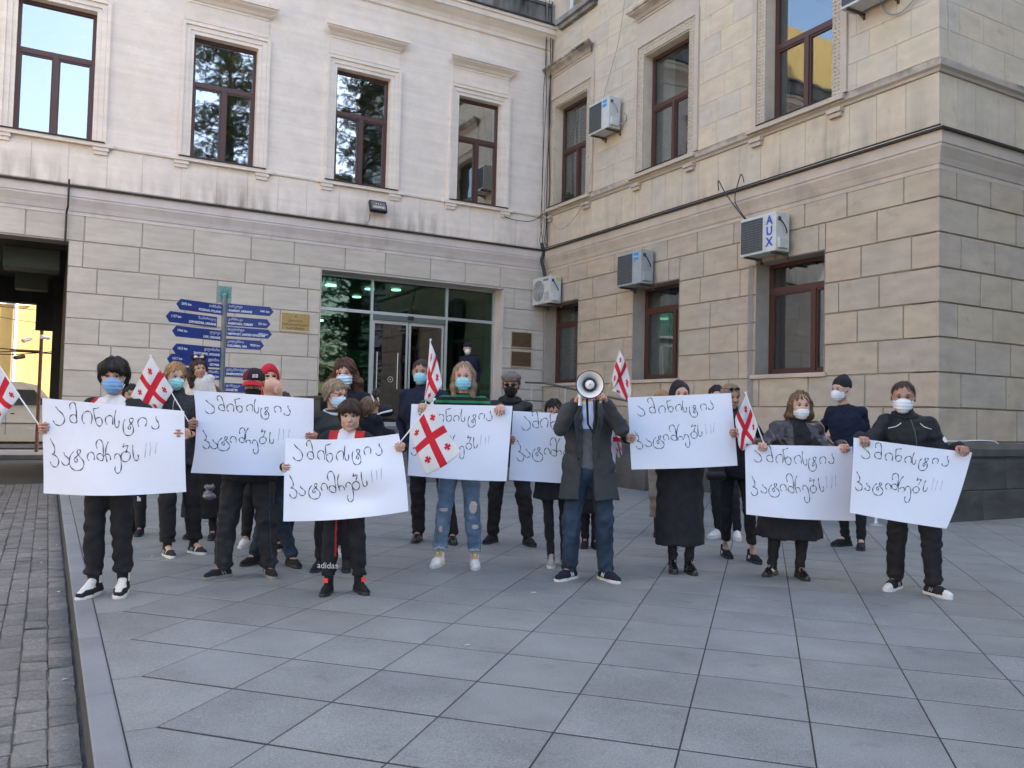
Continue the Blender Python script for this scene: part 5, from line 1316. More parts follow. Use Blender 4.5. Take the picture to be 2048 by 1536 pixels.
placard('leftmost white placard with handwritten Georgian words, held by the teenage boy', [(85, 796), (369, 822), (371, 984), (85, 987)], [PD1]*4, 11, bulge=.035, sag=(0, 0, .012, 0))
# 0 somebody behind him
p = Person('person with black hair and dark sports trousers, half hidden behind the teenage boy', [(262, 1068), (280, 1070)], 263, 766, 262, skin='tan', head=(30, 0, 0), vox=1.3)
p.pocket(0); p.pocket(1); p.body(mouth=False); p.top(K, t=.02); 
p.trousers([K, m_rub], t=.014, an=1.5, hem=.05, paint=lambda C: np.where((np.abs(C[:, 2]-.38) < .02) & (C[:, 1] < p.knee[1][1]-.04) & (np.abs(C[:, 0]-p.knee[1][0]-.02) < .02), 1, 0)); p.shoes(K, m_rubk); p.hair(HM['black'], 'short')
# 2 blonde woman with flag
p = Person('blonde woman in turquoise mask and dark jacket raising a flag beside the teenage boy', [(334, 1112), (388, 1106)], 352, 722, 352, skin='light', head=(38, 8, 4), turn=35, foot_yaw=(40, 55), fl=.95, lw=1.1)
p.arm(1, p.px(392, 862, -.16), (0, -.8, .55), (-1, -.3, -.2), 'fist', pole=(.3, .3, -1), th=(0, .5, 1)); p.pocket(0)
p.body(mouth=False, brow=m_brow_l); m_fur = cloth('dark_grey_jacket', (.035, .036, .042), var=.5, scale=40, bump=.004, bscale=60)
p.top(m_fur, t=.028, hem=.47*p.H, collar=.03, amp=.010); p.seam(p.lastc, [(p.neck[0]+.02, p.neck[2]-.03), (p.chest[0]+.03, p.chest[2]), (p.hip[0]+.02, p.hip[2])], .003, m_alu, 'zip'); p.trousers(K, t=.012, an=1.9, kn=1.25, hem=.125, w=1.05, name='wide_trousers')
m_lt = mat('silver_stripe', (.4, .4, .4), .4); p.shoes([BLK2, m_lt], m_rub, paint=lambda a, b, c: np.where((np.abs(a-.22-.3*c) < .045) & (np.abs(b) > .05), 1, 0), name='sneaker', stripe=m_lt)
p.mask(m_mask_t); p.hair(HM['blond'], 'bun', t=.035, low=-.3, line=.29)
FD2 = p.dep-.20
flag('white flag with red crosses raised by the blonde woman in turquoise mask', [(394, 872), (301, 712)], FD2, [[(301, 714, 0), (324, 746, 0), (347, 781, 0)], [(281, 752, .02), (303, 781, .03), (330, 806, .01)], [(263, 793, .02), (290, 812, .02), (318, 832, .01)]])
# 3 toddler carried, and the adult who carries her
zt = at(402, 714, 8.35)[2]
m_knit = cloth('cream_knit', (.58, .57, .54), var=.2, scale=50, bump=.002, bscale=120)
p = Person('toddler girl with long brown hair, bow headband and cream jumper, carried', [(0, 0)]*2 if 0 else [(400, 1100), (410, 1100)], 400, 716, 403, depth=8.3, H=.92, skin='mid', head=(38, -4, -4), hs=1.58, z0=zt-.95, fl=1.0, foot_yaw=(0, 0), bw=1.0)
p.arm(0, p.px(372, 815, -.02), (0, -.5, -1), (1, 0, 0), 'relaxed'); p.arm(1, p.px(428, 815, -.02), (0, -.5, -1), (-1, 0, 0), 'relaxed')
p.body(); p.top(m_knit, t=.018, sl=.012, hem=.45*p.H, amp=.002, collar=.02, name='jumper', v=.009); p.collar_ring(m_knit, .052, .02, .020); p.trousers(K, t=.01); p.shoes(K)
p.hair(HM['dark'], 'toddler', t=.05, line=.22)
b = MB(); b.use(mat('shiny_rose_bow', (.50, .36, .33), .3, metal=.5, var=.6, scale=90)); w = p.hw
for q in (-1, 1): b.lathe([(.002, 0), (.16*p.hh*.5, .10*p.hh), (.16*p.hh*.62, .22*p.hh), (.03*p.hh, .26*p.hh)], w((.0, -.10, .60)), p.Mh@np.array([q, 0, .12]), 8)
bow = p.add('hair_bow', b.mesh('hair_bow'))
b = MB(); b.use(K)
for q in (-1, 1): b.lathe([(.001, -.03*p.hh), (.12*p.hh, -.028*p.hh), (.135*p.hh, 0), (.12*p.hh, .028*p.hh), (.001, .03*p.hh)], w((q*.27, -.05, .62)), p.Mh@np.array([0, -1., 0]), 16)
b.tube([w((math.cos(a)*.39, -.02, .12+math.sin(a)*.44)) for a in np.linspace(0, math.pi, 14)], .006, 6)
p.add('headband', b.mesh('headband', smooth=True))
p = Person('person in black coat standing behind the second placard, carrying the toddler', [(385, 1075), (425, 1078)], 424, 752, 412, skin='mid', head=(-150, 0, 0), H=1.56, vox=1.3, bw=1.1)
p.arm(0, p.px(385, 880, -.15), (1, 0, .1), (0, -1, 0), 'relaxed', pole=(-1, .2, -1)); p.arm(1, p.px(414, 962, -.1), (0, 0, -1), (-1, 0, 0), 'fist', pole=(.3, 1, 0)); p.body(mouth=False); p.top(K, t=.035, hem=.22, flare=.03, name='coat'); p.trousers(K); p.shoes(K, m_rubk)
p.hair(HM['ash'], 'bun', t=.06)
m_bag = mat('translucent_plastic_bag', (.20, .20, .23), .35, var=.5, scale=14, bump=.006, bscale=25)
g = Field(.008); c = at(418, 985, 8.25); g.cap(c+np.array([0, 0, -.03]), c+np.array([0, 0, .03]), .055, .04, .02); g.cap(c+CR*.03, c+CR*.035+np.array([0, 0, .095]), .013, .008, .02); g.cap(c-CR*.03, c-CR*.02+np.array([0, 0, .11]), .013, .008, .02); g.disp(folds(.012, 80, 5))
tag(link('plastic_bag', g.mesh('plastic_bag', m_bag)), 'crumpled grey plastic bag hanging below the second placard', 'bag')
# 4 man with cap
p = Person('stout man in red and black cap holding the second placard from the left', [(445, 1154), (537, 1152)], 508, 734, 502, skin='tan', head=(8, 10, 0), bw=1.22, bd=1.25, lw=1.2, foot_yaw=(-38, 32))
PD2 = p.dep-.36
p.hold(0, at(384, 846, PD2), 'l'); p.hold(1, at(624, 872, PD2), 'r'); p.body(mouth=False)
p.top([K, m_rag], t=.03, sl=.014, hem=.46*p.H, collar=.035, name='hooded_top', paint=lambda C: np.where((C[:, 2] > p.neck[2]-.06) & (np.abs(C[:, 0]-p.neck[0]) > .085) & (np.abs(C[:, 0]-p.neck[0]) < .11) & (C[:, 1] < 0), 1, 0))
p.trousers(BLK2, t=.018, an=1.7, kn=1.2, amp=.012, hem=.06, name='jeans'); m_nb = mat('grey_shoe_mark', (.30, .29, .28), .6)
p.jean_seams(p.lastc, cloth('grey_stitching', (.075, .075, .08))); p.shoes([cloth('black_suede', (.022, .021, .022))], mat('grey_sole', (.22, .21, .20), .7), stripe=m_nb, lace=K, name='trainer'); p.mask(m_mask_k, high=-.10)
h, w = p.hh, p.hw
m_capk = cloth('black_cap_cloth', (.018, .017, .020)); m_capr = cloth('red_cap_cloth', (.34, .018, .03)); m_caprd = cloth('red_black_mesh', (.12, .014, .02))
F = Field(.007); F.ell(w((0, .05, .20)), np.array([.38, .43, .36])*h, .02, p.Mh); F.cut(lambda X, Y, Z: (w((0, 0, .12))[2]-Z)+0*X+0*Y)
cap = p.add('cap', F.mesh('cap', [m_capk, m_caprd], lambda C: np.where(C[:, 0] < w((-.12, 0, 0))[0], 1, 0)))
b = MB(); b.use(m_capr); V = []
for dz in (0, -.018):
    for r_ in (.34, .50, .64):
        for a in np.linspace(-1.15, 1.15, 13): V.append(w((math.sin(a)*.40*(r_/.6)**.4, -math.cos(a)*r_*1.03+.02, .19-(r_-.34)*.42-.13*math.sin(a)**2+dz)))
Fq = []
for l in (0, 1):
    for r_ in (0, 1):
        for a in range(12): i = l*39+r_*13+a; Fq.append((i, i+1, i+14, i+13))
Fq += [(26+a, 27+a, 66+a, 65+a) for a in range(12)]
b.add(V, Fq); p.add('cap_visor', b.mesh('cap_visor', smooth=True), cap)
fl_ = new_mesh('cap_flag', [w((.02, -.392, .27)), w((.20, -.345, .27)), w((.20, -.315, .38)), w((.02, -.355, .38))], [(0, 1, 2, 3)], [m_flag]); uvl = fl_.uv_layers.new(name='UVMap')
for l, u_ in zip(fl_.loops, [(0, 0), (1, 0), (1, 1), (0, 1)]): uvl.data[l.index].uv = u_
fl_.transform(Matrix.Translation((0, -.006, 0))); p.add('cap_flag', fl_, cap)
placard('second placard from the left, white with handwritten Georgian words, below the red and black cap', [(387, 781), (628, 797), (625, 952), (380, 946)], [PD2]*4, 12, bulge=.03, sag=(0, 0, 0, -.030))
# 5, 6, 7 behind him
p = Person('person in red hood and gold rimmed sunglasses behind the man with the cap', [(492, 1092), (548, 1090)], 538, 724, 528, skin='light', head=(28, 0, 0), vox=1.2, foot_yaw=(0, 0))
p.pocket(0); p.pocket(1); p.body(mouth=False); p.top([m_red, m_rag], t=.03, paint=lambda C: np.where((np.abs(C[:, 0]-p.neck[0]) > .12) & (C[:, 2] > p.neck[2]-.1), 1, 0)); p.trousers(K, t=.01, hem=.10); p.shoes(m_rub, m_rub, lace=m_rub, name='sneaker')
p.scarf(cloth('red_hood', (.40, .02, .035)), (.25, .34)); p.glasses(mat('black_lens', (.01, .01, .01), .1), mat('gold_rim', (.7, .5, .15), .3, metal=.8), name='sunglasses')
p = Person('bald man in dark jeans seen from behind, beside the man with the cap', [(510, 1128), (582, 1132)], 546, 752, 548, skin='light', head=(140, 12, 0), foot_yaw=(-30, 40), turn=150, bw=1.05)
p.pocket(0); p.pocket(1); p.body(mouth=False); p.top(K, t=.03, collar=.02); p.trousers(DENIM, t=.012, an=1.7, kn=1.15, amp=.009, hem=.07, name='jeans'); p.shoes(K, m_rubk)
p = Person('child with dark hair just showing behind the bald man', [(562, 1100), (575, 1100)], 568, 764, 572, skin='tan', head=(40, 0, 0), vox=1.4, H=1.5)
p.pocket(0); p.pocket(1); p.body(mouth=False); p.top([m_red, m_rag], t=.03, paint=lambda C: (C[:, 2] > p.neck[2]-.07).astype(int)); p.trousers(K); p.shoes(K); p.hair(HM['dark'], 'short')
# 9 woman with long wavy hair
m_nav2 = cloth('dark_navy_top', (.012, .014, .022))
p = Person('woman with long wavy auburn hair and pale folded mask standing before the glass entrance', [(0, 0)]*2 if 0 else [(680, 1112), (706, 1112)], 690, 714, 692, skin='light', head=(2, 6, -2), H=None, hs=1.08)
p.pocket(0); p.arm(1, p.px(768, 905, -.15), (-1, -.3, 0), (-1, 0, 0), 'relaxed', pole=(.6, .3, -1)); p.body(mouth=False); p.top(m_nav2, t=.025, hem=.45*p.H); p.trousers(K, hem=.06); p.shoes(m_rub); p.mask(m_mask_s, pleat=.009, duck=.04); p.hair(HM['brown'], 'wavy', t=.05, line=.26, v=.007)
# 8 woman with glasses and braid
m_green = cloth('dark_olive_jacket', (.038, .042, .036))
p = Person('woman with pinned up blond plait, red glasses and olive jacket looking to the right', [(640, 1140), (692, 1140)], 672, 757, 664, skin='light', head=(58, 8, 4), turn=25, hs=1.08)
p.pocket(0); p.pocket(1); p.body(mouth=False, brow=m_brow_l); p.top(m_green, t=.024, hem=.5*p.H, amp=.009); p.collar_ring(m_rag, .052, .0, .012); p.trousers(K, t=.006, hem=.1); p.shoes(K, m_rubk, high=.15, name='boot', lace=mat('white_lace', (.5, .5, .5), .8)); p.mask(m_mask_s)
p.hair(HM['dblond'], 'braid', t=.035, line=.28, low=-.28, vol=.01); p.glasses(None, mat('red_spectacle_frame', (.30, .03, .03), .35), w_=.10)
# 11 child with hair clips carried
zt = at(748, 792, 7.35)[2]
p = Person('small child with hair clips and dark hooded jacket turned away beside the boy', [(700, 1100)]*2, 742, 790, 748, depth=7.35, H=.95, skin='mid', head=(120, 6, 0), hs=1.5, z0=zt-.97, turn=120, bw=1.3)
p.arm(0, p.px(712, 860, -.05), (0, -.5, -1), (1, 0, 0), 'relaxed'); p.arm(1, p.px(785, 868, .0), (0, -.5, -1), (-1, 0, 0), 'relaxed')
p.body(); p.top(m_nav2, t=.035, sl=.028, hem=.42*p.H, name='jacket', amp=.008); p.trousers(K, t=.02); p.shoes(K); p.hair(HM['ash'], 'short', t=.05, low=-.42)
F = Field(.009); F.ell(p.px(768, 822, .03), (.085, .075, .05), .02); F.disp(folds(.006, 40, 3)); p.add('hood', F.mesh('hood', BLK))
b = MB(); b.use(m_rag); b.tube([p.px(742, 834, -.12), p.px(762, 826, -.12), p.px(784, 821, -.08)], [.005, .007, .009], 8); p.add('hood_trim', b.mesh('hood_trim', smooth=True))
b = MB(); b.use(mat('pink_hair_clip', (.6, .25, .28), .35)); b.tube([p.hw((.02, -.42, .28)), p.hw((.1, -.40, .20))], .006, 6); b.use(m_rub); b.tube([p.px(743, 791, -.13), p.px(748, 803, -.14)], [.008, .004], 6); b.tube([p.px(755, 795, -.12), p.px(758, 803, -.12)], [.007, .004], 6); p.add('hair_clip', b.mesh('hair_clip'))
F = Field(.007); c = p.px(752, 786, -.02)
for k in range(5): F.ell(c+np.array([.02*math.cos(k*1.3), .01, .018*math.sin(k*1.3)+.004]), (.018, .016, .02), .008)
F.disp(folds(.006, 120, 7)); p.add('topknot', F.mesh('topknot', HM['dark']))
# 10 boy with placard
p = Person('small boy in red and black jacket holding the placard nearest the camera and a flag', [(656, 1186), (718, 1184)], 702, 797, 690, skin='light', head=(6, 2, 0), hs=1.22, foot_yaw=(-4, 34), lw=1.1, fl=1.05)
PD3 = p.dep-.28
p.hold(0, at(570, 933, PD3-.01), 'l'); p.hold(1, at(801, 892, PD3-.01), 'r'); p.body()
p.top([m_rag, m_red, K], t=.026, sl=.016, hem=.5*p.H, name='jacket', v=.010, paint=lambda C: np.where((np.abs(C[:, 0]-p.neck[0]) < .062) & (C[:, 1] < .02), 0, np.where((C[:, 2] > p.neck[2]-.05-.25*np.abs(C[:, 0]-p.neck[0]-.02)) & (np.abs(C[:, 0]-p.neck[0]) < .13), 1, 2)))
p.collar_ring(m_rag, .048, -.012, .008)
def boyp(C): return np.where((np.abs(C[:, 0]-p.knee[0][0]-.045) < .006) & (C[:, 2] > .28) & (C[:, 1] < 0), 1, 0)
p.trousers([K, m_red], t=.014, an=1.4, kn=1.1, hem=.125, amp=.008, name='track_trousers', paint=boyp, v=.0095)
m_or = mat('orange_red_tag', (.75, .06, .04), .5, emit=None)
p.shoes(cloth('black_boot_mesh', (.015, .015, .016)), m_rubk, high=.16, lace=m_red, name='boot')
for q in (0, 1):
    b = MB(); c = p.feet[q]+p.fdir(q)*.075+np.array([0, 0, .105]); b.obox(c, (-p.fdir(q)[1], p.fdir(q)[0], 0), p.fdir(q), (0, 0, 1), .017, .004, .016); b.use(m_or); b.m = [0]*len(b.m); p.add('boot_tag', new_mesh('boot_tag', b.v, b.f, [m_or]))
me = text_mesh('trouser_print', 'adidas', .062, mat('white_print', (.55, .55, .56), .7), .0006, 'LEFT'); 
me.transform(basis(p.knee[0]*.42+p.ank[0]*.58+np.array([-.078, -.060, .0]), (1, 0, 0), (0, 0, 1), (0, -1, 0)))
for v_ in me.vertices: x_ = v_.co.x-p.ank[0][0]*.58-p.knee[0][0]*.42; v_.co.y += .55*max(0, abs(x_)-.02)**1.3+.004
p.add('trouser_print', me)
p.hair(HM['dark'], 'bangs', t=.045, low=-.28, line=.2)
placard('white placard with Georgian words held lowest of all, by the small boy', [(572, 876), (797, 867), (817, 1022), (565, 1043)], [PD3, PD3, PD3-.02, PD3-.05], 13, bulge=.02, sag=(-.025, .012, .018, 0), dent=.035)
flag('white flag with red crosses held by the small boy across the middle placard', [(793, 893), (869, 799)], PD3-.01, [[(866, 803, 0), (842, 831, 0), (817, 861, 0)], [(891, 857, .03), (861, 876, .035), (832, 901, .02)], [(922, 905, .05), (888, 932, .05), (852, 950, .03)]], wave=.008)
# 12 man in navy coat
p = Person('man in navy coat and light blue mask behind the hanging flag', [(836, 1082), (903, 1086)], 843, 715, 848, skin='tan', head=(-4, 2, 0), bw=1.12, lw=1.1, foot_yaw=(-8, 12))
p.pocket(0); p.pocket(1); p.body(mouth=False); p.top(NAVY, t=.034, hem=.42*p.H, flare=.02, amp=.008, collar=.01, name='coat'); _c = p.lastc
for _q in (-1, 1): p.seam(_c, [(p.neck[0]+_q*.05, p.neck[2]-.01), (p.neck[0]+_q*.085, p.neck[2]-.10), (p.neck[0]+.01, p.neck[2]-.30)], .004, BLK2, 'lapel_edge')
p.trousers(K, t=.014, an=1.7, kn=1.2, hem=.05, amp=.008); p.shoes(mat('polished_black_leather', (.012, .012, .012), .22, spec=.6), m_rubk)
p.mask(m_mask_b); p.hair(HM['dark'], 'crop', t=.006, da=.4, low=-.06, line=.27)
# 13 girl in striped jumper
def stripes(name, a, b_, per, w=.5):
    m = cloth(name, a, bump=.0008); nt = m.node_tree; N = nt.nodes; L = nt.links; bs = N['Principled BSDF']; src = bs.inputs['Base Color'].links[0].from_socket
    tc = N.new('ShaderNodeTexCoord'); sp = N.new('ShaderNodeSeparateXYZ'); L.new(tc.outputs['Object'], sp.inputs[0])
    m1 = N.new('ShaderNodeMath'); m1.operation = 'MULTIPLY'; L.new(sp.outputs[2], m1.inputs[0]); m1.inputs[1].default_value = 1/per
    m2 = N.new('ShaderNodeMath'); m2.operation = 'FRACT'; L.new(m1.outputs[0], m2.inputs[0]); m3 = N.new('ShaderNodeMath'); m3.operation = 'LESS_THAN'; L.new(m2.outputs[0], m3.inputs[0]); m3.inputs[1].default_value = w
    mx = N.new('ShaderNodeMix'); mx.data_type = 'RGBA'; mx.inputs[7].default_value = (*b_, 1); L.new(m3.outputs[0], mx.inputs[0]); L.new(src, mx.inputs[6]); L.new(mx.outputs[2], bs.inputs['Base Color']); return m
p = Person('girl in light blue mask, green striped jumper and ripped jeans holding the middle placard', [(878, 1130), (949, 1134)], 928, 720, 925, skin='light', head=(-2, 3, 0), foot_yaw=(-14, 4), H=None, bw=.92, sw=1.08)
PD4 = p.dep-.36
p.hold(0, at(846, 812, PD4), 't', 'pinch'); p.hold(1, at(1001, 816, PD4), 't', 'pinch'); p.body(mouth=False, brow=m_brow_l)
p.top(stripes('green_striped_knit', (.02, .15, .065), (.012, .016, .018), .052, .6), t=.020, sl=.014, hem=.52*p.H, name='jumper')
JEAN = cloth('light_blue_denim', (.085, .13, .20), var=.3, scale=9, bump=.001, bscale=300, col2=(.15, .21, .29), stain=7); m_fray = cloth('frayed_white_threads', (.45, .48, .52)); 
def rips(C):
    r = np.zeros(len(C), int)
    for q, z, dx, rx, rz in ((0, .50, .0, .04, .016), (1, .53, .01, .034, .055), (0, .15, .0, .06, .022), (1, .15, .0, .06, .022), (0, .33, -.01, .015, .03), (1, .36, .02, .03, .02)):
        c = p.ank[q]+(p.knee[q]-p.ank[q])*min(1, (z-.07)/(p.knee[q][2]-.07)); m = (((C[:, 0]-c[0]-dx)/rx)**2+((C[:, 2]-z)/rz)**2 < 1) & (C[:, 1] < c[1])
        r[m] = np.where(np.sin(C[m, 2]*420) > -.2, 1, 2 if z > .2 else 0)
    return r
p.trousers([JEAN, m_fray, p.sk], t=.014, an=1.55, kn=1.15, hem=.135, amp=.008, name='ripped_jeans', paint=rips, v=.0075)
p.jean_seams(p.lastc, cloth('pale_stitching', (.22, .27, .33))); p.shoes(m_rub, mat('grey_white_sole', (.5, .51, .5), .6), sock=0, lace=m_rub, name='sneaker')
for q in (0, 1):
    b = MB(); b.obox(p.feet[q]+p.fdir(q)*.05+np.array([0, 0, .112]), (1, 0, 0), (0, 1, 0), (0, 0, 1), .008, .004, .008); p.add('heel_tab', new_mesh('heel_tab', b.v, b.f, [mat('neon_tab', (.35, .8, .12), .5)]))
p.mask(m_mask_b); p.hair(HM['dblond'], 'long', t=.012, line=.34)
placard('middle white placard with Georgian words partly covered by the boy\'s flag', [(823, 808), (1025, 812), (1013, 962), (815, 951)], [PD4]*4, 14, bulge=.025, sag=(0, 0, .006, 0), text=(-.02, .0, 1., 1.))
flag('drooping white flag with red crosses in front of the man in navy coat', [(850, 822), (861, 680)], PD4-.01, [[(861, 684, 0), (856, 740, 0), (849, 796, 0)], [(869, 704, .01), (858, 750, .03), (848, 798, .01)], [(876, 728, .02), (863, 766, .035), (850, 800, .02)], [(885, 768, .02), (874, 786, .04), (861, 806, .03)]], wave=.012)
# 14 man in flat cap
p = Person('man in grey flat cap, sunglasses and black mask with black hooded jacket', [(985, 1085), (1055, 1090)], 1023, 742, 1018, skin='tan', head=(-6, 6, 0), bw=1.08, lw=1.12, foot_yaw=(-30, 22))
p.pocket(0); p.pocket(1); p.body(mouth=False); p.top(cloth('black_nylon', (.018, .018, .020), .55), t=.034, hem=.45*p.H, amp=.010, collar=.03); p.collar_ring(K, .058, .008, .022, 'hood'); p.trousers(K, t=.016, an=1.5, kn=1.2, hem=.09, amp=.010); p.shoes(K, m_rubk, high=.14, name='boot'); p.mask(m_mask_k)
h, w = p.hh, p.hw; F = Field(.007); F.ell(w((0, .03, .33)), np.array([.43, .50, .20])*h, .03, p.Mh); F.ell(w((0, .08, .24)), np.array([.37, .42, .2])*h, .03, p.Mh); F.cap(w((-.16, -.36, .19)), w((.16, -.36, .19)), .06*h, k=.03, sc=(1, 1.4, .6)); F.cut(lambda X, Y, Z: (w((0, 0, .13))[2]-Z)+0*X+0*Y)
p.add('flat_cap', F.mesh('flat_cap', mat('grey_brown_tweed', (.115, .095, .085), .9, var=.3, scale=60, bump=.001, bscale=300))); p.glasses(mat('black_lens', (.01, .01, .01), .1), K, name='sunglasses'); p.hair(HM['grey'], 'crop', t=.01, line=.4, low=-.15, side=.12)
# 15 woman low behind the fifth placard
p = Person('short woman with dark centre parted hair and pale boots behind the fifth placard', [(1102, 1132), (1128, 1130)], 1108, 795, 1108, skin='tan', head=(0, 14, 0), bw=1.05, foot_yaw=(-5, 5), lw=.9)
PD5 = p.dep-.22
p.hold(0, at(1021, 878, PD5), 'l'); p.arm(1, p.px(1190, 880, -.3), (-.2, -1, 0), (-1, 0, 0), 'grip'); p.body(); p.top(K, t=.03, hem=.40*p.H, flare=.05, name='coat'); p.trousers(K, t=.0, hem=.15, an=1.1, name='leggings')
m_pb = cloth('pale_grey_boot_suede', (.33, .30, .27)); p.shoes(m_pb, m_rub, high=.42, lace=m_rub, name='boot'); p.hair(HM['black'], 'short', t=.02, line=.2, low=-.3)
placard('white placard partly hidden behind the man with the megaphone', [(1026, 822), (1236, 832), (1228, 972), (1018, 960)], [PD5]*4, 15, bulge=.02)
# 17 flag holder behind the megaphone man
p = Person('person in long dark coat almost hidden behind the man with the megaphone', [(1170, 1094), (1190, 1096)], 1183, 752, 1183, skin='tan', H=1.62, vox=1.3)
p.pocket(0); p.arm(1, p.px(1216, 812, -.1), (0, -.7, .7), (-1, 0, 0), 'fist', th=(0, .3, 1)); p.body(face=False, mouth=False); p.top(K, t=.03, hem=.35, flare=.0, name='coat'); p.trousers(K, hem=.05); p.shoes(K, m_rubk); p.hair(HM['dark'])
FD5 = p.dep-.22
flag('white flag with red crosses rising behind the megaphone man\'s shoulder', [(1206, 822), (1238, 697)], FD5, [[(1239, 700, 0), (1231, 728, 0), (1222, 758, 0)], [(1247, 715, .02), (1238, 745, .03), (1227, 775, .01)], [(1256, 742, .03), (1242, 766, .0), (1224, 782, .02)], [(1262, 778, .03), (1255, 800, .03), (1237, 786, .03)]], wave=.014, pm=m_stick)
# 16 man with megaphone
m_coat = cloth('charcoal_wool_coat', (.046, .049, .053), var=.15, scale=30, bump=.0015, bscale=300); m_grey = cloth('grey_knit', (.10, .105, .11), var=.25, scale=60, bump=.003, bscale=160); m_shirt = cloth('pale_blue_shirt', (.42, .47, .62))
p = Person('bald man in long charcoal coat and jeans speaking into a megaphone', [(1139, 1158), (1211, 1160)], 1176, 735, 1178, skin='light', head=(4, 4, 0), bw=1.06, lw=1.1, foot_yaw=(-42, 30), fl=1.05)
p.arm(0, p.px(1150, 806, -.34), (.35, -.5, .8), (.8, -.5, 0), 'fist', pole=(-.50, .1, -1), th=(.5, 0, 1)); p.arm(1, p.px(1214, 806, -.30), (-.4, -.5, .75), (-.8, -.5, 0), 'grip', pole=(.62, .15, -1), th=(-.5, 0, 1)); p.body()
tz = p.px(0, 828)[2]; cx = p.chest[0]-.01
p.top([m_grey, m_shirt], t=.018, hem=.53*p.H, name='knit_vest', sleeves=(0, 0), v=.009, paint=lambda C: (C[:, 2] > tz).astype(int))
p.top(m_coat, t=.040, sl=.020, hem=p.px(0, 968)[2], flare=.05, amp=.006, name='coat', collar=.0, v=.0095, cut=lambda X, Y, Z: np.minimum(.058+.02*np.sin(4*Z)-np.abs(X-cx), (p.chest[1]-.0)-Y)+0*Z)
b = MB(); b.use(m_coat)
for q in (-1, 1):
    z0_, z1_ = p.neck[2]+.01, p.px(0, 905)[2]; P0 = [np.array([cx+q*.045, -.085, z0_]), np.array([cx+q*.125, -.115, z0_-.07]), np.array([cx+q*.115, -.150, z0_-.17]), np.array([cx+q*.062, -.150, z1_])]
    b.add(P0+[v+np.array([0, .012, 0]) for v in P0], [(0, 1, 2, 3), (7, 6, 5, 4)]+[(i, (i+1) % 4, 4+(i+1) % 4, 4+i) for i in range(4)])
p.add('lapel', b.mesh('lapel')); b = MB(); b.use(K); b.lathe([(.001, 0), (.011, 0), (.011, .006), (.001, .007)], p.px(1157, 918, -.165), (0, -1, 0), 12); p.add('button', b.mesh('button'))
p.trousers(DENIM, t=.016, an=1.75, kn=1.2, hem=.06, amp=.011, name='jeans'); p.jean_seams(p.lastc, cloth('blue_stitching', (.06, .075, .10)))
p.shoes([cloth('dark_navy_mesh', (.018, .02, .03))], m_rub, lace=K, stripe=mat('white_shoe_mark', (.6, .6, .6), .5), name='trainer')
mg = empty('megaphone', tuple(at(1180, 770, p.dep-.42))); tag(mg, 'white megaphone with black rim pointed at the camera', 'megaphone')
ctr = at(1180, 769, p.dep-.60); back = nrm(at(1174, 776, p.dep-.1)-ctr); z = np.array([0, 0, 1.]); RR = 26.5/FPX*(p.dep-.60)
b = MB(); b.lathe([(RR, 0), (RR*.95, .003), (RR*.84, .016), (RR*.68, .036), (RR*.54, .056), (RR*.50, .07)], ctr, back, 40, cap=False); b.lathe([(RR*1.0, .002), (RR*.95, .012), (RR*.82, .036), (RR*.6, .08), (RR*.46, .115), (RR*.46, .2), (.001, .2)], ctr, back, 40, cap=False); b.obj('horn', m_white, mg, smooth=True)
b = MB(); b.lathe([(RR*.985, .004), (RR*1.06, .0), (RR*1.08, .008), (RR*1.02, .014), (RR*.985, .004)], ctr, back, 40, cap=False); b.obj('rim', m_rubk, mg, smooth=True)
b = MB(); b.lathe([(RR*.50, .075), (RR*.49, .035), (RR*.42, .022), (RR*.36, .03), (RR*.36, .08)], ctr, back, 32, cap=False); b.obj('driver_ring', m_rubk, mg, smooth=True)
b = MB(); b.lathe([(RR*.37, .05), (RR*.36, .025), (RR*.27, .008), (RR*.14, .0), (.001, -.002)], ctr, back, 32, cap=False); hn = b.obj('inner_cone', m_white, mg, smooth=True)
b = MB(); b.lathe([(RR*.09, -.001), (RR*.09, -.004), (.001, -.005)], ctr, back, 20, cap=False); b.obj('centre_cap', mat('grey_plastic', (.35, .36, .38), .5), hn)
hd = p.glo(p.wr[0]+np.array([.035, -.06, .04])); b = MB(); b.tube([hd+z*.07, hd+z*.0, hd-z*.06], [.013, .015, .016], 10); b.obj('grip', m_white, mg, smooth=True)
b = MB(); s_ = [at(x, y, p.dep-dd) for x, y, dd in ((1174, 798, .40), (1175, 825, .22), (1176, 848, .20), (1187, 867, .19), (1192, 845, .20), (1193, 800, .38))]
for a, c in zip(s_[:-1], s_[1:]): b.obox((a+c)/2, c-a, CR, np.cross(c-a, CR), np.linalg.norm(c-a)/2, .009, .0015)
b.obj('strap', K, mg)
# 18 woman in headscarf
p = Person('woman in black headscarf, black mask and long black dress holding the sixth placard', [(1345, 1142), (1378, 1145)], 1361, 758, 1360, skin='light', head=(2, 3, 0), foot_yaw=(-6, 6), bw=1.1)
PD6 = p.dep-.36
p.hold(0, at(1260, 874, PD6), 'l'); p.hold(1, at(1469, 864, PD6), 'r'); p.body(mouth=False); p.top(K, t=.030, sl=.02, hem=.24, flare=.020, amp=.012, name='long_dress'); p.trousers(K, t=.002, hem=.12, name='leggings'); p.shoes(mat('polished_black_leather', (.012, .012, .012), .22, spec=.6), m_rubk, high=.22, name='ankle_boot'); p.hair(HM['dark'], 'short', t=.0, da=.4, line=.24); p.scarf(K, (.27, .38)); p.mask(m_mask_k, high=-.06)
placard('white placard with Georgian words held by the woman in black headscarf', [(1255, 795), (1462, 786), (1475, 931), (1263, 939)], [PD6]*4, 16, bulge=.02, sag=(0, 0, .004, 0))
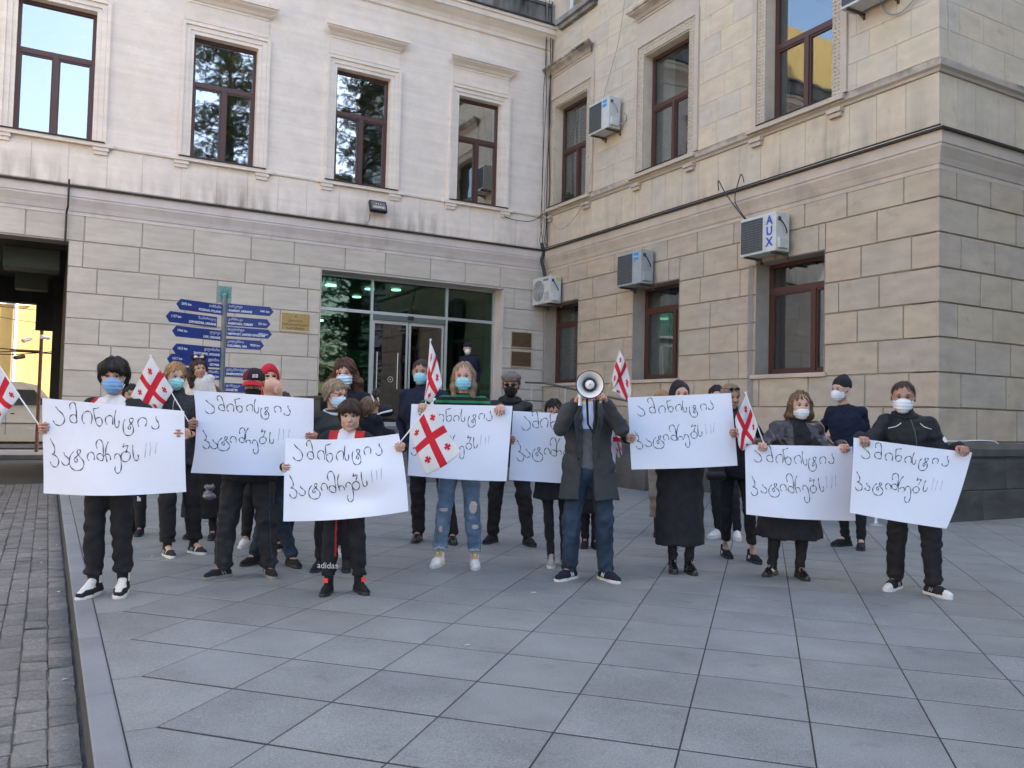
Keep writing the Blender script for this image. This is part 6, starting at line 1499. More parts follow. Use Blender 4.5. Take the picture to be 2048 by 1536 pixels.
# 6th flag: droops beside the megaphone man
b_p = [at(1246, 866, p.dep-.02), at(1262, 867, p.dep-.2)]
flag('drooping end of a white flag with red crosses below the megaphone man\'s elbow', [(1262, 868), (1229, 862)], p.dep-.12, [[(1227, 850, 0), (1230, 852, .02), (1234, 854, 0)], [(1225, 866, .01), (1231, 868, .04), (1239, 870, .01)], [(1229, 893, .01), (1237, 890, .04), (1243, 892, .01)], [(1237, 916, .01), (1241, 912, .03), (1245, 908, .01)]], wave=.006, tip=False, pm=m_stick, rad=.003)
# 19, 20 behind
BEI = cloth('beige_cloth', (.26, .20, .145), var=.25, scale=10, bump=.002, bscale=60)
p = Person('blonde person in beige trousers and black boots behind the woman in headscarf', [(1314, 1072), (1343, 1072)], 1324, 779, 1330, skin='light', head=(-20, 0, 0), vox=1.2, lw=1.15)
p.pocket(0); p.pocket(1); p.body(mouth=False); p.top(BEI, t=.03, name='coat', hem=.5*p.H); p.trousers(BEI, t=.03, an=1.7, kn=1.35, amp=.014, hem=.22); p.shoes(K, m_rubk, high=.5, name='boot'); p.hair(HM['blond'], 'short', t=.05, low=-.3)
p = Person('person with dark hair and white trainers behind the woman with sunglasses on her head', [(1437, 1075), (1474, 1078)], 1434, 768, 1440, skin='light', head=(-10, 0, 0), vox=1.2, foot_yaw=(-50, -15), fl=1.1)
p.pocket(0); p.pocket(1); p.body(mouth=False); p.top(K, t=.03, hem=.45*p.H); p.trousers(K, t=.01, hem=.09); p.shoes(m_rub, m_rub, lace=m_rub, name='trainer'); p.hair(HM['black'], 'short', t=.03, low=-.3)
# 21 woman with sunglasses on head
p = Person('woman in black with bare ankles and sunglasses pushed up on fair pulled back hair', [(1450, 1113), (1504, 1123)], 1463, 766, 1468, skin='tan', head=(14, 8, -4), bw=1.05, foot_yaw=(4, 10))
p.pocket(0); p.arm(1, p.px(1512, 885, -.1), (-.2, -1, 0), (-1, 0, 0), 'relaxed', pole=(.8, .3, -1)); p.body(); p.top(K, t=.03, hem=.47*p.H, amp=.010, collar=.035); p.collar_ring(K, .050, .0, .018, 'scarf'); p.trousers(K, t=.006, hem=.16, an=1.25, name='leggings'); p.shoes(K, m_rubk, sock=0, high=.06, stripe=m_rub, name='trainer')
p.hair(HM['dblond'], 'crop', t=.03, line=.33, low=-.2); 
pm_ = p.hw; p.glasses(mat('black_lens', (.01, .01, .01), .1), K, z=.36, y=-.30, name='sunglasses')
hb = empty('handbag', tuple(at(1432, 950, p.dep-.1))); tag(hb, 'black handbag hanging beside the woman with sunglasses on her head', 'bag')
F = Field(.009); c = at(1432, 945, p.dep-.12); F.cap(c-CR*.05+np.array([0, 0, -.03]), c+CR*.05+np.array([0, 0, -.03]), .05, k=.03); F.cap(c-CR*.045+np.array([0, 0, .04]), c+CR*.045+np.array([0, 0, .04]), .035, k=.03); link('bag_body', F.mesh('bag_body', mat('black_leather', (.014, .013, .013), .6, var=.3, scale=20)), hb)
b = MB(); b.tube([at(x, y, p.dep-dd) for x, y, dd in ((1422, 925, .12), (1426, 880, .13), (1432, 820, .11), (1438, 800, .06))], .006, 6); b.tube([at(x, y, p.dep-dd) for x, y, dd in ((1442, 925, .12), (1440, 880, .14), (1438, 800, .06))], .004, 6); b.obj('strap', K, hb)
# 22 woman in leather jacket
m_leather = mat('dark_brown_leather', (.035, .024, .024), .33, var=.3, scale=14, bump=.003, bscale=40, spec=.5)
p = Person('woman with short brown hair, white mask and dark leather jacket holding the seventh placard', [(1544, 1150), (1600, 1156)], 1602, 779, 1592, skin='light', head=(-4, 4, 0), bw=1.2, bd=1.2, hs=1.12, foot_yaw=(-42, 4))
PD7 = p.dep-.36
p.hold(0, at(1524, 890, PD7), 't'); p.hold(1, at(1689, 893, PD7), 't'); p.body(mouth=False)
cx7 = p.neck[0]
p.top([m_leather, K], t=.032, sl=.02, hem=.5*p.H, amp=.014, name='leather_jacket', paint=lambda C: ((np.abs(C[:, 0]-cx7) < .075) & (C[:, 1] < 0)).astype(int))
b = MB(); b.use(m_leather)
for q in (-1, 1):
    P0 = [np.array([cx7+q*.05, -.06, p.neck[2]+.005]), np.array([cx7+q*.135, -.10, p.neck[2]-.05]), np.array([cx7+q*.15, -.125, p.neck[2]-.12]), np.array([cx7+q*.075, -.125, p.neck[2]-.14])]
    b.add(P0+[v+np.array([0, .02, -.004]) for v in P0], [(0, 1, 2, 3), (7, 6, 5, 4)]+[(i, (i+1) % 4, 4+(i+1) % 4, 4+i) for i in range(4)])
p.add('lapel', b.mesh('lapel'))
p.top(K, t=.034, hem=.34, flare=.085, amp=.014, name='long_coat', sleeves=(0, 0), cut=lambda X, Y, Z: Z-.56*p.H+0*X+0*Y); p.trousers(K, t=.006, hem=.09, name='leggings', an=1.3); p.shoes(mat('polished_black_leather', (.012, .012, .012), .22, spec=.6), m_rubk, high=.10, name='ankle_boot')
p.mask(m_mask_w, low=-.5, high=-.10); p.hair(HM['ash'], 'bob', t=.012, line=.27, vol=.0, da=1.3)
placard('white placard with Georgian words, second from the right, held by the woman in leather jacket', [(1490, 889), (1704, 893), (1712, 1042), (1493, 1029)], [PD7]*4, 17, bulge=.02, sag=(0, 0, .008, .0))
flag('white flag with red crosses in the hand of the woman in leather jacket', [(1531, 896), (1491, 786)], PD7+.01, [[(1492, 789, 0), (1504, 820, 0), (1515, 850, 0)], [(1481, 815, .03), (1496, 848, -.01), (1510, 874, .03)], [(1471, 836, .02), (1486, 872, .04), (1503, 888, .0)], [(1473, 862, .02), (1482, 900, .04), (1500, 884, .02)]], wave=.014)
# 23 man in beanie
m_nav3 = cloth('navy_fine_knit', (.012, .016, .032))
p = Person('young man in black beanie, white mask and navy jumper looking left', [(1690, 1092), (1722, 1098)], 1683, 752, 1700, skin='light', head=(-62, 2, 0), turn=-30, foot_yaw=(-70, -25), lw=1.05, sw=.9)
p.pocket(0); p.pocket(1); p.body(mouth=False); p.top(m_nav3, t=.022, hem=.47*p.H, amp=.008, name='jumper'); p.seam(p.lastc, [(p.neck[0]-.075, p.neck[2]-.005), (p.neck[0]-.035, p.neck[2]-.075), (p.neck[0]+.03, p.neck[2]-.01)], .006, NAVY, 'neckline'); p.trousers(K, t=.006, hem=.11, an=1.2); p.shoes(K, m_rubk, name='trainer'); p.mask(m_mask_w)
h, w = p.hh, p.hw; F = Field(.007); F.ell(w((0, .10, .20)), np.array([.375, .43, .40])*h, .03, p.Mh); F.cap(w((0, .14, .35)), w((0, .22, .52)), .22*h, .14*h, .05); F.cut(lambda X, Y, Z: (w((0, -.2, .10))[2]-Z)+0*X+0*Y); F.disp(lambda X, Y, Z: .0022*np.sin(np.arctan2(X-p.hc[0], Y-p.hc[1])*40)+0*Z)
p.add('beanie', F.mesh('beanie', K))
# 24 man on the right
m_jk = cloth('black_softshell', (.018, .018, .021), .7)
p = Person('man with short dark hair, white mask and black jacket holding the rightmost placard', [(1790, 1178), (1866, 1190)], 1808, 758, 1822, skin='tan', head=(-24, 4, 2), bw=1.14, hs=1.14, lw=1.1, foot_yaw=(-48, 18), fl=1.06)
PD8 = p.dep-.36
p.hold(0, at(1727, 879, PD8), 't'); p.hold(1, at(1926, 898, PD8-.02), 't'); p.body(mouth=False)
p.top(m_jk, t=.034, sl=.022, hem=.48*p.H, amp=.011, collar=.03)
_c = p.lastc; _n = p.neck
p.seam(_c, [(_n[0], _n[2]-.02), (p.chest[0], p.chest[2]), (p.hip[0], p.hip[2])], .0035, mat('dull_zip', (.10, .10, .11), .4, metal=.5), 'zip')
for _q in (-1, 1):
    p.seam(_c, [(_n[0]+_q*.075, _n[2]-.055), (_n[0]+_q*.11, _n[2]-.085), (_n[0]+_q*.17, _n[2]-.10)], .0038, m_rub, 'piping'); p.seam(_c, [(_n[0]+_q*.15, _n[2]-.10), (_n[0]+_q*.135, _n[2]-.22), (_n[0]+_q*.15, _n[2]-.34)], .003, BLK2)
p.collar_ring(K, .052, .006, .018, 'hood')
ec = p.sh[1]*.5+p.el[1]*.5; bb = MB(); dr = nrm(p.el[1]-p.sh[1]); bb.obox(ec+np.array([.035, -.055, .0]), np.cross(dr, (0, -1, .0)), dr, (.35, -.9, 0), .018, .022, .004); bb.mats = [m_rub]; bb.m = [0]*len(bb.m); pt = p.add('arm_badge', bb.mesh('arm_badge'))
p.trousers(K, t=.016, an=1.6, kn=1.2, hem=.07, amp=.011); p.shoes([K, m_rub], m_rub, paint=lambda a, b, c: (a > .46).astype(int), lace=mat('grey_lace', (.3, .3, .3), .8), stripe=mat('grey_line', (.25, .25, .25), .7), name='trainer')
p.mask(m_mask_w); p.hair(HM['dark'], 'crop', t=.002, da=.3, low=-.05, line=.28, vol=-.004)
placard('rightmost white placard with handwritten Georgian words, curled at its right edge', [(1707, 875), (1944, 905), (1892, 1057), (1700, 1025)], [PD8, PD8, PD8-.03, PD8], 18, bulge=.02, sag=(-.004, .014, .006, 0), text=(-.02, 0, 1.02, .98))
# 25 guard inside
p = Person('guard in dark cap and pale mask standing inside the glass entrance', [(0, 0)]*2 if 0 else [(900, 1100)]*2, 935, 685, 938, depth=18.6, H=1.74, z0=at(935, 685, 18.6)[2]-1.76, skin='light', head=(10, 4, 0), vox=1.0)
p.pocket(0); p.pocket(1); p.body(mouth=False); p.top(NAVY, t=.04, amp=.004, v=.014); p.trousers(K); p.shoes(K, m_rubk); p.mask(m_mask_w)
F = Field(.010); F.ell(p.hw((0, .02, .30)), np.array([.42, .46, .24])*p.hh, .02); F.cut(lambda X, Y, Z: p.hw((0, 0, .15))[2]-Z+0*X+0*Y); p.add('cap', F.mesh('cap', NAVY))

# ================================================================ THINGS ON AND ROUND THE BUILDINGS
m_acw = mat('off_white_sheet_metal', (.55, .55, .52), .5, var=.12, scale=6); m_grille = mat('dark_grille', (.05, .055, .06), .6, var=.1); m_rust = mat('rusty_bracket', (.10, .07, .05), .8, var=.4, scale=30)
m_blue = mat('blue_print', (.015, .08, .42), .5); m_lblue = mat('light_blue_print', (.02, .28, .60), .5); m_navyp = mat('navy_print', (.03, .02, .16), .5)
def ac_unit(label, y0, y1, z0, z1, kind, m_body=m_acw, dp=(.10, .42)):
    """outdoor unit on the wing wall: y0 near end, y1 far end"""
    o = empty('air_conditioner', (XB-dp[0], (y0+y1)/2, z0)); tag(o, label, 'air conditioner', 'air conditioner units on the corner building')
    d0, d1 = dp; b = MB(); fbox(b, FB, y0, y1, d0, d1, z0, z1, .014); b.obj('casing', m_body, o)
    xf = XB-d1; L = y1-y0; hgt = z1-z0
    # front grille
    if kind == 'fan':
        c = (xf-.004, y1-L*.36, (z0+z1)/2); r = hgt*.40
        b = MB(); b.lathe([(.001, 0), (r, 0), (r, .003), (.001, .003)], c, (-1, 0, 0), 32); b.obj('fan_recess', mat('grey_fan_recess', (.20, .20, .20), .7), o)
        b = MB(); 
        for k in range(1, 9): b.tube([(c[0]-.008, c[1]+math.cos(a)*r*k/8.2, c[2]+math.sin(a)*r*k/8.2) for a in np.linspace(0, 2*math.pi, 29)[:-1]], .0035, 4, closed=True)
        for k in range(8): a = k*math.pi/4; b.tube([(c[0]-.009, c[1], c[2]), (c[0]-.009, c[1]+math.cos(a)*r, c[2]+math.sin(a)*r)], .003, 4)
        b.obj('fan_grille', m_acw, o)
        put_text('logo', 'VISION', .075, m_navyp, (xf-.003, y0+L*.24, z1-.09), (0, -1, 0), (0, 0, 1), o, bold=.002)
        b = MB(); 
        for k in range(7): fbox(b, FB, y0+.03, y0+L*.3, d1+.001, d1+.004, z0+.07+k*.03, z0+.08+k*.03)
        b.obj('louvre', mat('grey_fan_recess', (.2, .2, .2)), o)
    else:
        s = L*.36; b = MB(); fbox(b, FB, y0+s, y1-.03, d1+.001, d1+.006, z0+.04, z1-.05); b.obj('grille_back', m_grille, o)
        b = MB(); n = 13
        for k in range(n+1): z = z0+.05+(hgt-.11)*k/n; fbox(b, FB, y0+s, y1-.03, d1+.008, d1+.014, z-.0035, z+.0035)
        for k in range(17): y = y0+s+(L-s-.03)*k/16; fbox(b, FB, y-.002, y+.002, d1+.0075, d1+.0135, z0+.05, z1-.06)
        b.obj('grille', mat('grey_grille_bars', (.16, .165, .17), .5), o)
        if kind == 'aux':
            for ch, zz in zip('AUX', (.80, .52, .24)): put_text('logo', ch, .20, m_blue, (xf-.004, y0+s*.48, z0+hgt*zz), (0, -1, 0), (0, 0, 1), o, bold=.007)
        else:
            b = MB(); fbox(b, FB, y0+s*.30, y0+s*.85, d1+.001, d1+.003, z1-hgt*.30, z1-hgt*.08); b.obj('logo_patch', m_lblue, o); put_text('logo', 'Midea', .065, m_white, (xf-.004, y0+s*.57, z1-hgt*.19), (0, -1, 0), (0, 0, 1), o)
    # near side: valve cover, cable, label
    b = MB(); b.box(XB-d1+.04, XB-d0-.06, y0-.05, y0+.001, z0+.05, z0+hgt*.34, .012); b.obj('valve_cover', m_body, o)
    b = MB(); b.box(XB-d1+.05, XB-d1+.12, y0-.006, y0+.001, z1-.15, z1-.08, .002); b.obj('recess', m_grille, o)
    if kind == 'fan': b = MB(); b.box(XB-d0-.15, XB-d0-.03, y0-.004, y0+.001, z1-.12, z1-.04); b.obj('energy_label', mat('yellow_green_label', (.45, .5, .12), .6, var=.3, scale=60), o)
    b = MB(); c = (XB-d1+.10, y0-.01, z1-.13); b.tube(smooth_line([c, (c[0]+.02, c[1]-.05, c[2]-.08), (c[0]+.09, c[1]-.05, c[2]-.18), (c[0]+.12, c[1]-.02, c[2]-.22)]), .011, 8)
    if kind == 'midea_up': b.tube(smooth_line([(XB-.16, y0-.01, z0+.1), (XB-.08, y0-.10, z0+.12), (XB-.03, y0-.12, z0+.26), (XB-.02, y0-.03, z0+.38)]), .014, 8)
    b.obj('hose', m_cable if kind != 'midea_up' else m_cable_g, o, smooth=True)
    b = MB()
    for yy in (y0+.10, y1-.12): fbox(b, FB, yy-.018, yy+.018, 0, d1+.01, z0-.035, z0-.003); fbox(b, FB, yy-.018, yy+.018, .0, .03, z0-.10, z0-.035); b.tube([(XB-.16, yy, z0-.03), (XB-.03, yy, z0-.09)], .010, 4)
    b.obj('bracket', m_rust, o); return o
ac_unit('air conditioner with vertical blue letters above the largest ground floor window', 9.98, 10.80, 4.20, 4.86, 'aux')
ac_unit('grey air conditioner with light blue logo over the middle ground floor window', 13.60, 14.42, 4.12, 4.82, 'midea', mat('grey_sheet_metal', (.34, .36, .36), .5, var=.15, scale=6))
ac_unit('white air conditioner with round fan in the inner corner of the two buildings', 17.15, 17.98, 4.10, 4.76, 'fan')
ac_unit('air conditioner high between the two upper windows of the corner building', 14.85, 15.62, 7.72, 8.42, 'midea_up')
ac_unit('air conditioner cut off by the top edge of the photo beside the uppermost window', 7.90, 8.72, 7.74, 8.44, 'midea2')
# plaques
m_brass = mat('brass_plaque', (.30, .20, .09), .38, metal=.55, var=.15, scale=6); m_brassf = mat('pale_brass_frame', (.60, .50, .36), .35, metal=.6); m_engr = mat('engraving', (.07, .045, .025), .6)
def plaque(label, x0, x1, z0, z1, lines, m=m_brass):
    o = empty('plaque', ((x0+x1)/2, YA-.04, (z0+z1)/2)); tag(o, label, 'plaque', 'brass plaques beside the entrance')
    b = MB(); fbox(b, FA, x0+.02, x1-.02, .034, .046, z0+.02, z1-.02); b.obj('plate', m, o)
    b = MB()
    for (p, q, r, t) in ((x0, x1, z0, z0+.022), (x0, x1, z1-.022, z1), (x0, x0+.022, z0+.022, z1-.022), (x1-.022, x1, z0+.022, z1-.022)): fbox(b, FA, p, q, .034, .052, r, t)
    b.obj('frame', m_brassf, o)
    for (s, z, sz) in lines: put_text('engraving', s, sz, m_engr, ((x0+x1)/2, YA-.047, z0+(z1-z0)*z), (1, 0, 0), (0, 0, 1), o, bold=.0008)
plaque('gold plaque with three engraved Georgian lines left of the glass entrance', 4.28, 4.93, 3.04, 3.45, [('❦', .80, .05), ('ქუთაისის', .56, .062), ('მუნიციპალიტეტის', .36, .058), ('საკრებულო', .16, .062)], mat('gold_plaque', (.38, .26, .10), .35, metal=.5, var=.15, scale=6))
plaque('upper brown plaque on the pier right of the entrance', 9.93, 10.53, 3.03, 3.43, [('❦', .72, .06), ('ქალაქ ქუთაისის', .36, .052), ('მერია', .16, .052)], mat('bronze_plaque', (.16, .10, .055), .4, metal=.5, var=.15))
plaque('lower brown plaque on the pier right of the entrance', 9.93, 10.53, 2.55, 2.95, [('❦', .72, .06), ('KUTAISI MUNICIPALITY', .36, .040), ('CITY HALL', .16, .046)], mat('bronze_plaque', (.16, .10, .055)))
# floodlight
o = empty('floodlight', (6.33, YA-.1, 5.95)); tag(o, 'black floodlight mounted under the third upper window', 'floodlight')
M_ = basis((6.33, YA-.20, 5.98), (1, 0, 0), (0, .45, .9), (0, -.9, .45))
def tilt(mb, name, m): me = mb.mesh(name, [m]); me.transform(M_); return link(name, me, o)
b = MB(); b.box(-.20, .20, -.14, .14, -.05, .04, .012); 
for k in range(9): b.box(-.18+k*.042, -.17+k*.042, -.12, .12, -.09, -.05)
tilt(b, 'housing', m_cable); b = MB(); b.box(-.165, .165, -.11, .105, .041, .045); tilt(b, 'glass', mat('smoked_reflector', (.16, .165, .17), .18, metal=.5, var=.3, scale=9)); b = MB(); b.box(-.13, .13, -.08, -.02, .0455, .049); tilt(b, 'reflector', mat('pale_reflector', (.5, .5, .5), .2, metal=.7))
b = MB(); 
for k in (-1, 0, 1): b.lathe([(.001, 0), (.012, 0), (.001, .01)], (k*.05, .04, .046), n=8)
tilt(b, 'led', m_white)
b = MB(); b.tube([(6.33, YA-.01, 5.96), (6.33, YA-.12, 5.97)], .02, 8); b.obj('arm', m_cable, o); b = MB(); b.tube(smooth_line([(6.2, YA-.04, 5.85), (6.19, YA-.025, 5.7), (6.14, YA-.022, 5.6), (6.18, YA-.05, 5.53)]), .006, 6); b.obj('cord', m_cable, o)
# signpost
SPX, SPY = 1.80, 10.40
sp = empty('signpost', (SPX, SPY, 0)); tag(sp, 'grey signpost with blue distance arrows and a green emblem on top', 'signpost')
m_spole = mat('galvanised_post', (.15, .17, .18), .5, metal=.3, var=.15); m_sblue = mat('blue_sign_enamel', (.014, .034, .18), .4, var=.08); m_sw = mat('white_sign_print', (.72, .73, .76), .5)
b = MB(); b.tube([(SPX, SPY, 0), (SPX, SPY, 2.70)], .032, 12); b.lathe([(.15, 0), (.15, .012), (.05, .03), (.033, .05)], (SPX, SPY, 0), n=20); b.obj('post', m_spole, sp, smooth=True)
xr = np.array([1., 0, 0]); m_em = mat('green_emblem', (.05, .22, .19), .45, var=.5, scale=30)
b = MB(); b.box(SPX-.085, SPX+.075, SPY-.012, SPY+.012, 2.60, 2.80, .003); em = b.obj('emblem_plate', mat('pale_green_plate', (.16, .26, .23), .4, var=.3, scale=14), sp)
b = MB(); b.lathe([(.001, 0), (.05, 0), (.05, .004), (.001, .004)], (SPX-.005, SPY-.013, 2.70), (0, -1, 0), 16)
for k in range(10): a = k*.628; b.tube([(SPX-.005+math.cos(a)*.04, SPY-.014, 2.70+math.sin(a)*.045), (SPX-.005+math.cos(a+.3)*.068, SPY-.014, 2.70+math.sin(a+.3)*.085)], [.010, .003], 5)
b.obj('emblem', m_em, em)
b = MB(); b.lathe([(.001, 0), (.022, 0), (.022, .004), (.001, .004)], (SPX-.005, SPY-.018, 2.69), (0, -1, 0), 12); b.obj('emblem_centre', mat('pale_turquoise', (.30, .5, .48), .4), em)
def arrow_sign(side, tip_px, top, bot, L, az, km, geo, eng, kmz=0.):
    """side -1 points left, +1 right; top / bot heights at the post, L length, az direction of the board (degrees from Y)"""
    dr = np.array([math.sin(R(az)), math.cos(R(az)), 0])*(1 if side > 0 else -1); n = np.array([-dr[1], dr[0], 0]); n = n if n@(CAM-np.array([SPX, SPY, 1.33])) > 0 else -n
    o_ = np.array([SPX, SPY, 0])+dr*(.10 if km[:4] == '1157' else .035); hz = (top-bot); c = (top+bot)/2; tp = hz*.5
    P = [(0, bot), (L-tp*.8, bot), (L, c), (L-tp*.8, top), (0, top)]
    V = [o_+dr*u+np.array([0, 0, z])+n*t for t in (.006, -.006) for u, z in P]
    b = MB(); b.add(V, [(0, 1, 2, 3, 4), (9, 8, 7, 6, 5)]+[(i, (i+1) % 5, 5+(i+1) % 5, 5+i) for i in range(5)]); s = b.obj('arrow_board', m_sblue, sp)
    x = dr*side; u0 = .012
    O = lambda u, z: o_+dr*u+np.array([0, 0, z])+n*.0085
    put_text('lettering', geo, hz*.36, m_sw, O(u0, c+hz*.22), x, (0, 0, 1), s, .0004, 'LEFT' if side > 0 else 'RIGHT', squeeze=.9)
    put_text('lettering', eng, hz*.32, m_sw, O(u0, c-hz*.24), x, (0, 0, 1), s, .0004, 'LEFT' if side > 0 else 'RIGHT', bold=.0012, squeeze=.88)
    put_text('lettering', km, hz*.33, m_sw, O(L-tp*.9, c+kmz*hz), x, (0, 0, 1), s, .0004, 'RIGHT' if side > 0 else 'LEFT', bold=.0006, squeeze=.9)
H_ = lambda y: 1.33+(818-y)/FPX*9.97
for i, (dy, L, km, g_, e_) in enumerate([(616, .60, '2692 km', 'პოზნანი', 'POZNAN, POLAND'), (642, .66, '1157 km', 'ზაპოროჟიე', 'ZAPORIZHIA, UKRAINE'), (668, .64, '1946 km', 'ლვოვი', 'LVIV, UKRAINE'), (702, .63, '1653 km', 'ჟიტომირი', 'ZHYTOMYR, UKRAINE'), (722, .69, '1617 km', 'გდინია', 'GDYNIA'), (746, .63, '1204 km', 'ხერსონი', 'KHERSON')]):
    z = H_(dy+4); arrow_sign(-1, 0, z+.062, z-.062, L, 64, km, g_, e_, .08)
for i, (dy, L, km, g_, e_) in enumerate([(615, .55, '1441 km', 'ხარკოვი', 'KHARKIV, UKRAINE'), (641, .52, '323 km', 'კარშიაკა', 'KARSIYAKA, TURKEY'), (662, .54, '4245 km', 'ნიუპორტი', 'NEWPORT, UNITED KINGDOM'), (686, .45, '9920 km', 'კოლუმბია', 'COLUMBIA, USA'), (743, .5, '1025 km', 'დნეპროპეტროვსკი', 'DNIPROPETROVSK'), (775, .46, '866 km', 'დონეცკი', 'DONETSK')]):
    z = H_(dy); arrow_sign(1, 0, z+.056, z-.056, L, 88, km, g_, e_, -.05)
# raised landing before the entrance, steps, cheek block, ramp rail
ld = empty('entrance_steps', (7.4, 16.6, 0)); tag(ld, 'dark granite steps and landing before the glass entrance', 'steps')
m_gr = mat('grey_granite_steps', (.13, .13, .13), .7, var=.15, scale=6, bump=.001, bscale=120)
b = MB(); b.box(5.0, 10.85, 16.75, YA-.08, -.1, 1.0, .01); b.obj('landing', m_gr, ld)
for k in range(6): b = MB(); b.box(5.25, 9.4, 15.0+k*.29, 15.29+k*.29 if k < 5 else 16.745, -.1, .143*(k+1), .006); b.obj('step', m_gr, ld)
b = MB(); b.box(4.62, 5.0, 14.9, YA-.08, -.1, 1.58, .012); b.obj('cheek_block', mat('mossy_dark_granite', (.06, .062, .055), .8, var=.3, scale=2.5, bump=.002, bscale=60, col2=(.035, .045, .028), stain=2), ld)
b = MB(); b.box(4.60, 5.02, 14.88, YA-.08, 1.582, 1.64, .008); b.obj('cheek_coping', m_plinth, ld)
hr = empty('handrail', (9.9, 15.3, 1)); tag(hr, 'steel handrail sloping down along the wall of the corner building', 'handrail')
A_ = [(9.9, 17.2, 2.14), (9.9, 16.3, 2.10), (9.9, 13.0, 1.66), (9.9, 12.6, 1.62)]
b = MB(); b.tube(A_, .024, 10); b.obj('rail', mat('dull_steel', (.16, .17, .18), .4, metal=.6), hr, smooth=True)
b = MB(); b.tube([(x, y, z-.42) for x, y, z in A_], .014, 8); b.obj('lower_rail', mat('dull_steel', (.16, .17, .18)), hr, smooth=True)
for y, z in ((16.9, 2.13), (15.45, 1.985), (14.1, 1.80), (12.9, 1.65)): b = MB(); b.tube([(9.9, y, z-1.15), (9.9, y, z)], .017, 8); b.obj('rail_post', mat('bright_steel', (.5, .51, .52), .35, metal=.7), hr, smooth=True)
V = [(9.75, 16.75, -.1), (10.8, 16.75, -.1), (10.8, 12.4, -.1), (9.75, 12.4, -.1), (9.75, 16.75, 1.0), (10.8, 16.75, 1.0), (10.8, 12.4, .46), (9.75, 12.4, .46)]
b = MB(); b.add(V, [(0, 1, 2, 3), (4, 7, 6, 5), (0, 3, 7, 4), (3, 2, 6, 7), (2, 1, 5, 6), (1, 0, 4, 5)]); b.obj('ramp', m_plinth, ld)
# stanchion foot on the right
p_ = ground_at(1752, 1050); o = empty('stanchion', tuple(p_)); tag(o, 'small metal stanchion with round base behind the rightmost placard', 'stanchion')
b = MB(); b.lathe([(.001, 0), (.10, 0), (.10, .012), (.03, .03), (.022, .06), (.022, .62), (.03, .64), (.001, .66)], p_, n=20); b.obj('post', m_alu, o, smooth=True)
# cables
def cable(name, pts, r, m, label, group=None, cat='cable'):
    b = MB(); b.tube(smooth_line(pts, 6), r, 6); o = b.obj(name, m, smooth=True); tag(o, label, cat, group); return o
rc = random.Random(4)
for k in range(6):
    xo, yo = -.05-.045*k, -.06-.02*(k % 3)
    pts = [(XB+xo+rc.uniform(-.05, .05), YA-.10+yo+rc.uniform(-.04, .04), z) for z in (11.9, 10.6, 9.4, 8.2, 7.1, 6.2, 5.75, 5.62)]
    cable('cable', pts, .011 if k < 4 else .007, m_cable if k % 3 else m_cable_g, 'thin cable running down the inner corner of the buildings', 'cables running down the inner corner')
cable('cable', [(XB-.2, YA-.12, 5.7), (XB-.17, YA-.16, 5.45), (XB-.24, YA-.2, 5.25), (XB-.2, YA-.25, 5.0), (XB-.2, 17.75, 4.8), (XB-.22, 17.7, 4.72)], .042, m_cable, 'thick black hose bending round the cornice down to the corner air conditioner')
cable('cable', [(XB-.20, YA-.2, 5.55), (XB-.17, 16.5, 5.545), (XB-.19, 14.2, 5.54), (XB-.16, 12, 5.55), (XB-.19, 10.5, 5.54), (XB-.16, 8.8, 5.56), (XB-.19, 7.2, 5.545)], .013, m_cable, 'black cable lying along the cornice of the corner building')
cable('cable', [(XB-.2, 11.6, 5.60), (XB-.3, 11.5, 5.75), (XB-.34, 11.3, 5.5), (XB-.36, 11.0, 5.15), (XB-.34, 10.75, 4.86)], .010, m_cable, 'longer left hand cable looping over the cornice to the lettered air conditioner', 'thin cables feeding the lettered air conditioner')
cable('cable', [(XB-.2, 10.95, 5.60), (XB-.3, 10.93, 5.72), (XB-.32, 11.05, 5.3), (XB-.34, 10.85, 5.0), (XB-.34, 10.72, 4.86)], .009, m_cable, 'shorter right hand cable looping over the cornice to the lettered air conditioner', 'thin cables feeding the lettered air conditioner')
cable('cable', [(10.88-.15, YA-.1, 6.45), (10.4, YA-.13, 6.22), (9.9, YA-.12, 6.18), (9.6, YA-.12, 6.24)], .010, m_cable, 'thin cable swinging from the inner corner to the fourth upper window')
cable('cable', [(XB-.12, 17.9, 6.5), (XB-.16, 17.3, 5.95), (XB-.16, 16.7, 6.0), (XB-.14, 16.1, 6.45), (XB-.1, 15.9, 7.4), (XB-.12, 15.5, 8.6), (XB-.1, 14.9, 10.0), (XB-.08, 14.6, 12.2)], .007, m_cable_g, 'pale thin wire hanging past the high air conditioner')
cable('cable', [(XB-.05, 8.3, 7.85), (XB-.10, 8.15, 7.55), (XB-.08, 7.9, 7.46), (XB-.07, 7.55, 7.68)], .012, m_cable_g, 'thin grey pipe curving below the topmost air conditioner')
cable('cable', [(XB-.06, 7.33, 7.95), (XB+.03, YC-.10, 7.4), (XB+.12, YC-.06, 6.75), (XB+.10, YC-.1, 6.62)], .009, m_cable_g, 'pale wire running over the building corner')
for k in range(4): cable('pipe', [(XB-.055, 10.84+k*.035, 4.12), (XB-.055, 10.85+k*.035, 3.0), (XB-.055, 10.84+k*.035, 1.3+.2*k)], .007, m_cable_g, 'pale thin pipe running down left of the largest ground floor window', 'thin pipes left of the largest ground floor window', 'pipe')
cable('cable', [(XB-.02, YC-.135, 1.135), (XB+.4, YC-.13, 1.135), (XB+.62, YC-.13, 1.145), (XB+1.1, YC-.13, 1.14), (XB+1.2, YC-.15, 1.10)], .008, m_white, 'white wire lying on the dark granite base at the right edge')
